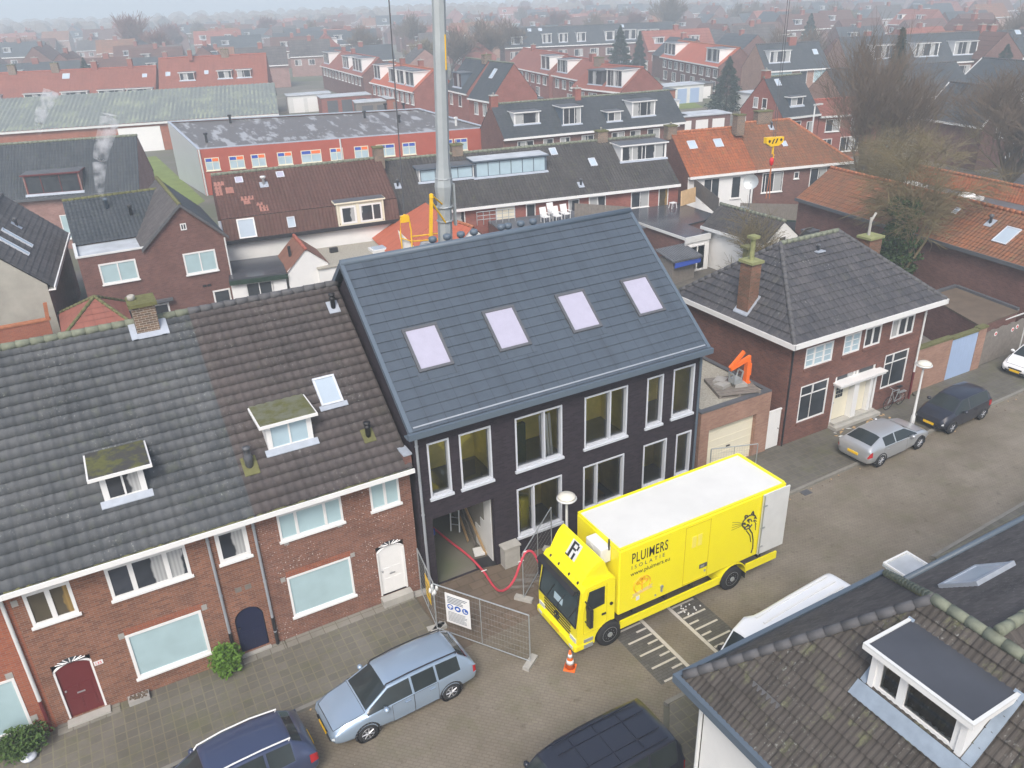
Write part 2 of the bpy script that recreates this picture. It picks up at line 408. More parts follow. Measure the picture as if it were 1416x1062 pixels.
def ridge_tiles(A, B, r=.12, seg=.38):
    A, B = Vector(A), Vector(B); n = max(1, round((B-A).length/seg)); mb = MB()
    for i in range(n):
        p, q = A+(B-A)*(i/n), A+(B-A)*((i+1.12)/n)
        mb.bar(p, q, r*rnd.uniform(.97, 1.05), 10, r*.86)
    return mb
def wall_holes(mb, O, U, N, W, H, holes, rev=.1, top=None):
    """flat wall sheet with rectangular openings and their reveals; N points outwards"""
    O, U, N = Vector(O), Vector(U), Vector(N); Z = Vector((0,0,1))
    xs = sorted({0., W, *[h[0] for h in holes], *[h[1] for h in holes]}); zs = sorted({0., H, *[h[2] for h in holes], *[h[3] for h in holes]})
    flip = U.cross(Z).dot(N) < 0
    def q(a, b, c, d):
        p = [a, b, c, d]; mb.poly(p[::-1] if flip else p)
    for i in range(len(xs)-1):
        for j in range(len(zs)-1):
            xm, zm = (xs[i]+xs[i+1])/2, (zs[j]+zs[j+1])/2
            if any(h[0] < xm < h[1] and h[2] < zm < h[3] for h in holes): continue
            q(O+U*xs[i]+Z*zs[j], O+U*xs[i+1]+Z*zs[j], O+U*xs[i+1]+Z*zs[j+1], O+U*xs[i]+Z*zs[j+1])
    for h in holes:
        P = [O+U*h[0]+Z*h[2], O+U*h[1]+Z*h[2], O+U*h[1]+Z*h[3], O+U*h[0]+Z*h[3]]; I = -N*rev
        for k in range(4): q(P[(k+1)%4], P[k], P[k]+I, P[(k+1)%4]+I)
    return mb
def window(par, O, U, N, w, h, cols=(1.,), t=.07, fm='white', pm='gdark', sill=True, proud=.03, depth=.07, mull=None, rows=None, pane_back=.035, sill_h=.07, name='window', sill_m=None, bar=.05, plabel=None):
    """frame (part) > pane, sill. O = lower corner on the plane the frame straddles; rows[i] = height fraction of a top light in column i"""
    O, U, N = Vector(O), Vector(U).normalized(), Vector(N).normalized(); Z = Vector((0,0,1)); f = MB(); p = MB()
    B = O+N*(proud-depth); D = N*depth; mull = mull or t*.8
    f.obox(B, U*w, Z*t, D); f.obox(B+Z*(h-t), U*w, Z*t, D); f.obox(B+Z*t, U*t, Z*(h-2*t), D); f.obox(B+U*(w-t)+Z*t, U*t, Z*(h-2*t), D)
    tot = sum(cols); x = t; iw = w-2*t
    for i, c in enumerate(cols):
        x1 = x+iw*c/tot
        if i < len(cols)-1: f.obox(B+U*(x1-mull/2)+Z*t, U*mull, Z*(h-2*t), D)
        if rows and rows[i % len(rows)]:
            for rr in (rows[i % len(rows)] if isinstance(rows[i % len(rows)], (list, tuple)) else [rows[i % len(rows)]]):
                f.obox(B+D*.1+U*(x+mull/2)+Z*(t+(h-2*t)*rr-bar/2), U*(x1-x-mull), Z*bar, D*.8)
        x = x1
    g = O+N*(proud-pane_back)
    p.quad(g+U*t*.5+Z*t*.5, g+U*(w-t*.5)+Z*t*.5, g+U*(w-t*.5)+Z*(h-t*.5), g+U*t*.5+Z*(h-t*.5)) if U.cross(Z).dot(N) > 0 else p.quad(g+U*(w-t*.5)+Z*t*.5, g+U*t*.5+Z*t*.5, g+U*t*.5+Z*(h-t*.5), g+U*(w-t*.5)+Z*(h-t*.5))
    fo = f.build(name, fm, par); po = p.build('pane', pm, fo)
    if sill:
        s = MB(); s.obox(O-U*.05-Z*(sill_h+.004)+N*(proud-depth), U*(w+.1), Z*sill_h, N*(depth+.06)); s.build('sill', sill_m or fm, fo)
    return fo
def roof_window(par, O, U, V, w, h, fm='greydark', pm='gskyd', t=.07, lift=.09, name='roof_window'):
    O, U, V = Vector(O), Vector(U).normalized(), Vector(V).normalized(); N = U.cross(V)
    if N.z < 0: N = -N
    f = MB(); D = N*lift
    f.obox(O, U*w, V*t, D); f.obox(O+V*(h-t), U*w, V*t, D*1.15); f.obox(O+V*t, U*t, V*(h-2*t), D); f.obox(O+U*(w-t)+V*t, U*t, V*(h-2*t), D)
    fo = f.build(name, fm, par); p = MB(); g = O+N*(lift-.02)
    p.obox(g+U*t*.9+V*t*.9-N*.03, U*(w-1.8*t), V*(h-1.8*t), N*.03); p.build('pane', pm, fo)
    return fo
def chimney(par, x, y, z0, z1, wx, wy, m='brick_chim', cap='moss', pots=1, potm='concrete'):
    b = MB().box(x-wx/2, x+wx/2, y-wy/2, y+wy/2, z0, z1).build('chimney', m, par)
    c = MB(); c.box(x-wx/2-.06, x+wx/2+.06, y-wy/2-.06, y+wy/2+.06, z1+.002, z1+.09)
    c.build('chimney_cap', cap, b)
    for i in range(pots):
        px = x+(i-(pots-1)/2)*wx*.45
        MB().lathe((px, y, z1+.092), [(.1, 0), (.085, .22), (.095, .24), (.07, .24), (.06, .1)], 10).build('chimney_pot', potm, b, True)
    return b

# ================================================================ SETTING: ground, road, pavements
def sheet(name, pts, z, m):
    return structure(MB().poly([(x, y, z) for x, y in pts]).build(name, m))
def gmat():
    b = NB('distant_ground'); o = b.tc.outputs['Object']
    c = b.mix(b.ramp(b.noise(o, .035, 5, .7), .42, .6), (.125,.115,.10,1), (.10,.115,.06,1))
    c = b.mix(b.ramp(b.noise(o, .11, 3), .5, .62), c, (.17,.15,.135,1))
    return b.set(Base__Color=c, Roughness=.9)
M['ground'] = gmat()
M['road'] = paving('road_pavers', (.272,.238,.188), (.250,.219,.174), (.210,.182,.144), .21, .105, .35, .012, rot=.79, wet=1)
M['slabs'] = paving('pavement_slabs', (.195,.182,.155), (.155,.146,.125), (.225,.21,.15), .32, .32, .55, .018, offset=0.)
M['slabs2'] = paving('worn_pavement_slabs', (.16,.152,.135), (.135,.128,.112), (.19,.18,.135), .32, .32, .5, .014, offset=.5)
M['slabs3'] = paving('pale_threshold_slabs', (.30,.285,.25), (.25,.24,.21), (.16,.15,.11), .45, .40, .25, .012, offset=0.)
M['hump'] = paving('dark_hump_pavers', (.15,.143,.138), (.115,.11,.108), (.085,.08,.07), .21, .105, .15, .008, offset=.5)
M['dug'] = paving('dug_up_earth', (.215,.165,.125), (.18,.142,.108), (.165,.13,.095), .6, .4, .0, .03)
M['mark'] = plain('worn_white_pavers', (.50,.47,.42), .8, .22, 6)
M['yard'] = paving('yard_tiles', (.17,.155,.14), (.14,.13,.12), (.10,.10,.08), .4, .4, .7, .012)
M['grass'] = plain('lawn', (.16,.20,.06), .95, .35, .7)
sheet('terrain', [(-1500,-1500),(1500,-1500),(1500,1500),(-1500,1500)], -.02, 'ground')
KY = lambda x: 18.52+.028*x       # far kerb line
sheet('road', [(-60, 14.5),(-60, -20),(8.6,-20),(8.6, 9.3),(11.9,13.3),(13.0,13.3),(13.1,11.6),(23,11.8),(24.5,13.6),(160,20.0),(160,KY(160)),(40,KY(40)),(20,KY(20)),(20,21.6),(7.4,21.75),(7.4,KY(7.4)),(-60,KY(-60))], 0, 'road')
def slab_block(name, pts, z, m):
    mb = MB().prism([(x, y, -.015) for x, y in pts], (0, 0, z+.015)); return structure(mb.build(name, m))
slab_block('pavement', [(-60,KY(-60)+.14),(7.35,KY(7.35)+.14),(7.35,21.745),(-60,21.745)], .1, 'slabs')
slab_block('pavement', [(20.3,KY(20.3)+.14),(160,KY(160)+.14),(160,26.5),(41,22.6),(35.4,22.55),(35.2,22.2),(25.9,22.2),(25.8,22.28),(20.3,22.25)], .1, 'slabs2')
slab_block('pavement', [(8.75,-20),(9.6,-20),(9.6,9.6),(23,9.6),(160,16.2),(160,19.85),(24.6,13.45),(23.1,11.65),(12.95,11.45),(12.85,13.15),(12.0,13.15),(8.75,9.25)], .1, 'slabs')
slab_block('kerb', [(-60,KY(-60)),(7.35,KY(7.35)),(7.35,KY(7.35)+.137),(-60,KY(-60)+.137)], .115, 'kerb')
slab_block('kerb', [(20.3,KY(20.3)),(160,KY(160)),(160,KY(160)+.137),(20.3,KY(20.3)+.137)], .115, 'kerb')
slab_block('kerb', [(24.6,13.453),(160,19.853),(160,19.99),(24.5,13.59)], .115, 'kerb')
slab_block('kerb', [(11.93,13.153),(12.85,13.153),(12.85,13.29),(11.9,13.29)], .115, 'kerb')
sheet('dug_ground', [(7.42,18.4),(20.2,18.9),(20.2,21.6),(7.42,21.72)], .006, 'dug')
def threshold():
    mb = MB()
    for x0, x1 in ((-4.0,-2.3),(1.2,2.75),(2.8,7.3)): mb.box(x0, x1, 21.34, 21.74, .101, .125)
    structure(mb.build('threshold_paving', 'slabs3'))
threshold()
def yards():
    sheet('yard_ground', [(-14,33.4),(46,33.4),(44,52),(-14,54)], -.004, 'yard')
    sheet('lawn', [(6.5,84),(12.9,92),(12.3,126),(4,126)], -.004, 'grass')
    sheet('side_street', [(62,47),(86,62),(150,118),(158,112),(92,54),(66,36)], -.006, 'road')
    sheet('lawn', [(72,22),(110,22),(120,42),(80,40)], -.004, 'grass')
    sheet('lawn', [(78,118),(100,112),(112,135),(92,142)], -.004, 'grass')
    sheet('back_lane', [(60,102),(120,100),(118,112),(62,112)], -.006, 'road')
yards()
def hump():
    sheet('hump_paving', [(12.3,13.9),(13.42,13.9),(13.42,16.75),(12.3,16.75)], .004, 'hump')
    sheet('hump_paving', [(14.72,13.9),(15.82,13.9),(15.82,16.75),(14.72,16.75)], .004, 'hump')
    mb = MB()
    for x in (13.43, 14.60): mb.quad((x,13.9,.008),(x+.13,13.9,.008),(x+.13,16.75,.008),(x,16.75,.008))
    for i in range(9):
        y = 16.36-i*.305
        a = .95 if i % 2 == 0 else .40
        mb.quad((13.41-a, y, .008), (13.41, y, .008), (13.41, y+.075, .008), (13.41-a, y+.075, .008))
        mb.quad((14.75, y, .008), (14.75+a, y, .008), (14.75+a, y+.075, .008), (14.75, y+.075, .008))
    structure(mb.build('road_marking', 'mark'))
hump()

# ================================================================ BRICK ROW (near facade at Y = 21.75)
FR, X0, XA, XB, EZ, TAN = 21.75, -4.0, 2.61, 7.72, 5.42, .742
SLOPE = math.atan(TAN); VR = Vector((0, math.cos(SLOPE), math.sin(SLOPE)))
RY, RZ = 27.45, 5.42+(27.45-21.33)*.742
def roof_pt(x, y): return Vector((x, y, EZ+(y-21.33)*TAN))
def dormer(par, x0, x1, yf, zt, cols, wm='white', cheek='white', roofm='felt', ov=.16, rowpane='gdark', yb_extra=0., plane=(21.33, 5.42, .742), wh=None, rows=None, face=None):
    y0, z0, tn = plane; zb = z0+(yf-y0)*tn; yb = y0+(zt-z0)/tn
    mb = MB()
    for xa, xb in ((x0, x0+.09), (x1-.09, x1)): mb.prism([(xa, yf, zb-.05), (xa, yf, zt), (xa, yb, zt)], (xb-xa, 0, 0))
    mb.box(x0+.09, x1-.09, yf+.06, yf+.1, zb-.05, zt)
    d = mb.build('dormer', cheek, par)
    rf = MB(); rf.box(x0-ov, x1+ov, yf-ov, yb+.1+yb_extra, zt+.004, zt+.10); rf.build('dormer_fascia', wm, d)
    rr = MB(); rr.box(x0-ov+.05, x1+ov-.05, yf-ov+.05, yb+.12+yb_extra, zt+.102, zt+.125); rr.build('dormer_roof', roofm, d)
    fl = MB(); fl.obox((x0-.12, yf-.18, z0+(yf-.18-y0)*tn+.075), (x1-x0+.24, 0, 0), (0, .18, .18*tn), (0, 0, .025)); fl.build('lead_apron', 'lead', d)
    wo = window(d, (x0+.09, yf+.05, zb+.06), (1,0,0), (0,-1,0), x1-x0-.18, zt-zb-.08, cols, pm=rowpane, fm=wm, sill=False, depth=.09, proud=.05, rows=rows)
    return d
def pipe(par, x, y, z0, z1, r=.045, m='zinc', name='drainpipe'):
    mb = MB().bar((x, y, z0), (x, y, z1), r, 8)
    for z in (z0+.5, (z0+z1)/2, z1-.5): mb.bar((x, y, z), (x, y, z+.05), r*1.25, 8)
    return mb.build(name, m, par)

def row_house(x0, x1, label, wallm, holes, group='terraced brick houses of the near row'):
    h = thing('terraced_house', label, 'house')
    mb = MB(); wall_holes(mb, (x0, FR, 0), (1,0,0), (0,-1,0), x1-x0, EZ-.1, [(a-x0, b-x0, c, d) for a, b, c, d in holes], .12)
    mb.quad((x1, 33.2, 0), (x0, 33.2, 0), (x0, 33.2, 5.3), (x1, 33.2, 5.3))
    for x in (x0+.01, x1-.01): 
        p = [(x, FR, 0), (x, 33.2, 0), (x, 33.2, 5.3), (x, RY, RZ-.1), (x, FR, 5.62)]
        mb.poly(p if x > (x0+x1)/2 else p[::-1])
    mb.build('wall', wallm, h)
    bk = MB().quad((x0, FR+.3, .0), (x1, FR+.3, 0), (x1, FR+.3, 5.2), (x0, FR+.3, 5.2)); bk.build('dark_interior', 'greydark', h)
    return h
# ---- house with the maroon door
hA = row_house(X0, XA, 'brown brick terraced house with a maroon front door and an arched navy door', 'brick_row',
     [(-1.63,.54,.76,2.45), (-1.63,.56,3.82,4.94), (-3.68,-2.52,3.79,4.92), (1.40,2.33,3.85,4.98), (-3.66,-2.63,.18,2.26), (1.41,2.31,.18,1.93)])
N_ = (0,-1,0); U_ = (1,0,0)
window(hA, (-1.63,FR,.76), U_, N_, 2.17, 1.69, (1,), .09, pm='gblue', proud=.02, depth=.12)
window(hA, (-1.63,FR,3.82), U_, N_, 2.19, 1.12, (.28,.47,.25), .09, pm='gcurt', proud=.02, depth=.12, mull=.13)
window(hA, (-3.68,FR,3.79), U_, N_, 1.16, 1.13, (.5,.5), .09, pm='gwarm', proud=.02, depth=.12, mull=.13)
window(hA, (1.40,FR,3.85), U_, N_, .93, 1.13, (1,), .12, pm='gcurt', proud=.02, depth=.12)
def door_flat(par, x0, x1, z0, z1, m, arch=0., y=FR+.07, fm='white', ft=.06, letter=True, knob='rim'):
    n = 10; pts = [(x0, y, z0), (x1, y, z0), (x1, y, z1)]
    if arch:
        for i in range(1, n): 
            t = i/n; pts.append((x1+(x0-x1)*t, y, z1+arch*math.sin(math.pi*t)**.7))
    pts.append((x0, y, z1))
    d = MB().prism(pts, (0, .04, 0)).build('door', m, par)
    k = MB(); w = x1-x0
    for a, b in ((.14,.46),(.54,.86)):
        for c, e in ((.08,.36),(.42,.62)):
            k.box(x0+w*a, x0+w*b, y-.012, y-.002, z0+(z1-z0)*c, z0+(z1-z0)*e)
    k.build('door_panel', m, d)
    kn = MB().lathe((x0+.09, y-.03, z0+1.0), [(.0,-.03),(.03,-.02),(.03,.02),(0,.03)], 8, 'y')
    if letter: kn.box(x0+w*.38, x0+w*.62, y-.022, y-.013, z0+.78, z0+.83)
    kn.build('handle', knob, d)
    if fm:
        f = MB(); f.box(x0-ft, x0-.002, y-.06, y+.05, z0, z1); f.box(x1+.002, x1+ft, y-.06, y+.05, z0, z1)
        if arch:
            q = [(x1+ft+(x0-x1-2*ft)*i/n, y, z1+(arch+.02)*math.sin(math.pi*i/n)**.7) for i in range(n+1)]
            for i in range(n): f.bar(q[i], q[i+1], .04, 4)
        else: f.box(x0-ft, x1+ft, y-.06, y+.05, z1+.002, z1+ft)
        f.build('door_frame', fm, d)
    return d
def arch_spandrel(par, x0, x1, z0, z1, m, mat_name='spandrel'):
    """brick fill between a flat opening and the arch below it"""
    mb = MB(); n = 12; xc = (x0+x1)/2; rx = (x1-x0)/2
    for i in range(n):
        a0, a1 = math.pi*i/n, math.pi*(i+1)/n
        xa, xb = xc-rx*math.cos(a0), xc-rx*math.cos(a1); za, zb = z0+(z1-z0)*math.sin(a0)**.9, z0+(z1-z0)*math.sin(a1)**.9
        mb.prism([(xa, FR, za), (xb, FR, zb), (xb, FR, z1+.001), (xa, FR, z1+.001)], (0, .11, 0))
    mb.build(mat_name, m, par)
def fan(par, x0, x1, z, m='white'):
    """white fan of bars over a door, in front of a dark light"""
    mb = MB(); xc = (x0+x1)/2; rx = (x1-x0)/2
    for i in range(0, 7):
        a = math.pi*(i+.5)/7; mb.bar((xc-.12*math.cos(a), FR-.012, z+.03), (xc-rx*.85*math.cos(a), FR-.012, z+.03+.15*math.sin(a)), .016, 4)
    mb.build('fan_light_bars', m, par)
    d = MB(); rx *= .8; pts = [(xc-rx*math.cos(math.pi*i/10), FR-.004, z+.19*math.sin(math.pi*i/10)) for i in range(11)]
    d.poly(pts[::-1]).build('fan_light', 'gdark', par)
door_flat(hA, -3.60,-2.69,.19,1.95,'maroon', .2)
fan(hA, -3.62,-2.67, 2.19)
arch_spandrel(hA, 1.41, 2.31, 1.45, 1.93, 'brick_row')
door_flat(hA, 1.43, 2.29, .19, 1.5, 'navy', .42, fm=None, letter=False, knob='black')
def soldier(par, x0, x1, z):      # upright bricks over an opening
    so = MB(); x = x0
    while x < x1: so.box(x, x+.055, FR-.008, FR-.002, z, z+.21); x += .066
    so.build('soldier_course', 'brick_orange', par)
def small_bits():
    mb = MB()
    MB().box(-3.72, -2.55, 21.45, 21.74, .126, .185).build('doorstep', 'concrete', hA)
    MB().box(1.38, 2.34, 21.6, 21.74, .126, .18).build('doorstep', 'concrete', hA)
    v = MB()
    for x in (1.63, 1.93): v.box(x, x+.2, FR-.012, FR-.002, 2.62, 2.79)
    v.build('air_vent', 'wood', hA)
    st = MB()
    for x, z in ((-1.79,2.38),(.58,2.40),(-3.98,4.62),(-.0,4.98),(-2.7,4.98)): st.box(x, x+.16, FR-.014, FR-.003, z, z+.2)
    st.build('corner_stone', 'stone', hA)
    for x0, x1, z in ((-1.62,.56,2.47),(-1.63,.58,4.96),(-3.68,-2.5,4.94)): soldier(hA, x0, x1, z)
    MB().box(-2.6,-2.36,FR-.012,FR-.002,1.77,1.92).build('number_plate', 'white', hA)
small_bits()
def text(par, s, size, M4, m, name='lettering', bold=0., spacing=1., ext=.004):
    c = bpy.data.curves.new(name, 'FONT'); c.body = s; c.size = size; c.offset = bold; c.space_character = spacing; c.extrude = ext; c.align_x = 'LEFT'; c.resolution_u = 3
    t = bpy.data.objects.new(name, c); COL.objects.link(t); bpy.context.view_layer.update()
    me = bpy.data.meshes.new_from_object(t.evaluated_get(bpy.context.evaluated_depsgraph_get())); bpy.data.objects.remove(t)
    me.transform(M4); me.materials.clear(); me.materials.append(M[m]); me.name = name
    o = bpy.data.objects.new(name, me); COL.objects.link(o); o.parent = par
    return o
def textmat(O, X, Z):   # local x -> X, local y -> Z
    X, Z = Vector(X).normalized(), Vector(Z).normalized(); Y = X.cross(Z); O = Vector(O)
    return Matrix(((X.x, Z.x, Y.x, O.x), (X.y, Z.y, Y.y, O.y), (X.z, Z.z, Y.z, O.z), (0,0,0,1)))
text(hA, '135', .13, textmat((-2.585, FR-.014, 1.80), (1,0,0), (0,0,1)), 'redp', 'house_number')
# roof of A
dA = dormer(hA, -1.14, .02, 22.68, 7.34, (1,1), rowpane='gcurt', roofm='feltmoss', ov=.27)
tile_roof(MB(), (X0-.0, 21.33, EZ), U_, VR, XA-X0, (RY-21.33)/math.cos(SLOPE), holes=(), tw=.285, tl=.345, amp=.026, step=.028, lap=.022).build('roof', 'tile_row', hA, True)
tile_roof(MB(), (XA, 33.6, EZ), (-1,0,0), (0,-math.cos(SLOPE),math.sin(SLOPE)), XA-X0, (RY-21.33)/math.cos(SLOPE)).build('rear_roof', 'tile_row', hA, True)
rA = ridge_tiles((X0, RY, RZ+.03), (XA, RY, RZ+.03), .13).build('ridge', 'lichen', hA, True)
def chimA():
    b = MB().box(.93, 1.63, RY-.42, RY+.42, RZ-1.1, RZ+.62); b = b.build('chimney', 'brick_chim', hA)
    MB().box(.85, 1.71, RY-.5, RY+.5, RZ+.622, RZ+.74).build('chimney_cap', 'moss', b)
    MB().lathe((1.02, RY+.1, RZ+.742), [(.12,0),(.12,.14),(.1,.16),(.08,.05)], 10).build('chimney_pot', 'concrete', b, True)
    f = MB(); f.obox(roof_pt(.78, RY-.6)+Vector((0,0,.07)), (1.0,0,0), (0,.16,.16*TAN), (0,0,.02))
    f.obox(roof_pt(.72, RY-.6)+Vector((0,0,.07)), (.2,0,0), (0,.6,.6*TAN), (0,0,.03)); f.obox(roof_pt(1.63, RY-.6)+Vector((0,0,.07)), (.24,0,0), (0,.6,.6*TAN), (0,0,.03))
    f.build('lead_flashing', 'lead', b)
chimA()
# gutter and pipes
def gutter(par, x0, x1, y=21.33, z=EZ, m='white', moss=True, d=.36, hgt=.2):
    MB().box(x0, x1, y-.16, y-.10, z-.12, z+.03).build('fascia', m, par)
    MB().box(x0, x1, y-.098, y+.42-d+.36, z-.13, z-.08).build('soffit', m, par)
    if moss:
        n = int((x1-x0)/.12); vs = []; fs = []
        for i in range(n+1):
            x = x0+.04+(x1-x0-.08)*i/n; h = z-.03+rnd.uniform(0, .075); vs += [(x, y-.097, z-.08), (x, y-.095, h), (x, y-.03, h+.015), (x, y+.03, z-.03)]
        for i in range(n):
            for k in range(3): fs.append((4*i+k, 4*i+4+k, 4*i+5+k, 4*i+1+k))
        MB().add(vs, fs).build('gutter_moss', 'moss', par)
gutter(hA, X0, XA-.002)
pipe(hA, 1.19, FR-.06, .15, 5.28); pipe(hA, 2.545, FR-.06, .15, 5.28); 
for x in (1.19, 2.545): MB().bar((x,FR-.06,.12),(x,FR-.06,1.25),.055,8).build('pipe_shoe', 'black', hA)
place(hA, (-.7, FR, 0))
# ---- house with the white door
hB = row_house(XA+.001, XB, 'brown brick terraced house with a white front door beside the new dark building', 'brick_spot',
     [(3.27,5.33,3.96,4.93), (6.29,7.31,3.99,5.05), (3.22,5.35,.92,2.52), (6.24,7.26,.3,2.48)])
window(hB, (3.27,FR,3.96), U_, N_, 2.06, .97, (.26,.48,.26), .07, pm='gblue', proud=.02, depth=.12, mull=.09)
window(hB, (6.29,FR,3.99), U_, N_, 1.02, 1.06, (1,1), .07, pm='gblue', proud=.02, depth=.12, mull=.09)
window(hB, (3.22,FR,.92), U_, N_, 2.13, 1.60, (1,), .07, pm='gblue', proud=.02, depth=.12)
door_flat(hB, 6.31, 7.19, .40, 2.14, 'white', .22)
fan(hB, 6.28, 7.22, 2.42)
def bitsB():
    mb = MB(); mb.box(6.2, 7.3, 21.42, 21.74, .126, .39); mb.build('doorstep', 'concrete', hB)
    for x0, x1, z in ((3.22,5.37,2.54),(3.26,5.35,4.95)): soldier(hB, x0, x1, z)
    st = MB()
    for x, z in ((3.03,2.42),(5.37,2.46),(3.35,3.76),(5.1,3.78)): st.box(x, x+.15, FR-.014, FR-.003, z, z+.16)
    st.build('corner_stone', 'stone', hB)
bitsB()
dormer(hB, 3.60, 5.04, 22.83, 7.47, (1,1), rowpane='gblue2', roofm='mossroof', ov=.2)
tile_roof(MB(), (XA, 21.33, EZ+.012), U_, VR, XB-XA, (RY-21.33)/math.cos(SLOPE), tw=.285, tl=.345, amp=.026, step=.028, lap=.022).build('roof', 'tile_row2', hB, True)
tile_roof(MB(), (XB, 33.6, EZ), (-1,0,0), (0,-math.cos(SLOPE),math.sin(SLOPE)), XB-XA, (RY-21.33)/math.cos(SLOPE)).build('rear_roof', 'tile_row2', hB, True)
ridge_tiles((XA, RY, RZ+.03), (XB, RY, RZ+.03), .13).build('ridge', 'ridge', hB, True)
roof_window(hB, roof_pt(5.64, 23.68), U_, VR, .74, 1.06, 'alu', 'gskyd', .07, .13)
MB().obox(roof_pt(5.55, 23.5)+Vector((0,0,.09)), (.94,0,0), (0,.14,.14*TAN), (0,0,.02)).build('lead_apron', 'lead', hB)
def vents():
    for x, y, s in ((7.28, 26.62, 1.), (6.72, 22.5, 1.)):
        p = roof_pt(x, y); mb = MB()
        mb.lathe(p-Vector((0,0,.06)), [(.085,0),(.085,.42),(.11,.43),(.11,.5),(.06,.52),(.06,.56),(.12,.57),(.12,.63),(0,.65)], 12); o = mb.build('roof_vent', 'black', hB, True)
        MB().obox(p+Vector((-.2,-.2,.02-.2*TAN+.05)), (.4,0,0), (0,.4,.4*TAN), (0,0,.02)).build('lead_flashing', 'lead' if y > 25 else 'moss', o)
    p = roof_pt(2.92, 22.62); mb = MB().lathe(p-Vector((0,0,.1)), [(.13,0),(.13,.35),(.15,.4),(.11,.5),(.1,.7),(.12,.71),(.12,.78),(0,.8)], 10); o = mb.build('roof_vent', 'greydark', hB, True)
    MB().obox(p+Vector((-.22,-.3,.07-.3*TAN)), (.46,0,0), (0,.5,.5*TAN), (0,0,.02)).build('mossy_flashing', 'moss', o)
vents()
gutter(hB, XA+.002, XB)
MB().box(XB-.22, XB+.02, 21.45, 21.95, 5.5, 5.86).build('parapet_block', 'brick_brown', hB)
MB().box(XB-.26, XB+.04, 21.40, 22.0, 5.862, 5.92).build('parapet_cap', 'lead', hB)
place(hB, (5.1, FR, 0))
# ---- orange brick house at the frame edge
hL = row_house(-10.0, X0-.001, 'orange brick terraced house with a pale front window next to the maroon door', 'brick_orange', [(-7.0,-4.55,.45,2.35)])
window(hL, (-7.0,FR,.45), U_, N_, 2.45, 1.9, (1,), .08, pm='gblue', proud=.02, depth=.12, sill_m='greydark')
tile_roof(MB(), (-10, 21.33, EZ), U_, VR, 6.0, (RY-21.33)/math.cos(SLOPE), tw=.285, tl=.345, amp=.026, step=.028, lap=.022).build('roof', 'tile_row', hL, True)
tile_roof(MB(), (X0, 33.6, EZ), (-1,0,0), (0,-math.cos(SLOPE),math.sin(SLOPE)), 6.0, (RY-21.33)/math.cos(SLOPE)).build('rear_roof', 'tile_row', hL, True)
ridge_tiles((-10, RY, RZ+.03), (X0, RY, RZ+.03), .13).build('ridge', 'lichen', hL, True)
gutter(hL, -10, X0-.002)
MB().bar((-4.17,FR-.07,1.3),(-4.17,FR-.07,5.25),.055,8).build('drainpipe', 'offwhite', hL)
MB().bar((-4.17,FR-.07,.1),(-4.17,FR-.07,1.299),.055,8).build('pipe_shoe', 'maroon', hL)
s = MB()
for x, z in ((-4.72,2.36),(-4.55,.62),(-4.5,4.6),(-5.2,2.9)): s.box(x, x+.18, FR-.014, FR-.003, z, z+.2)
s.build('corner_stone', 'stone', hL)
place(hL, (-7, FR, 0))

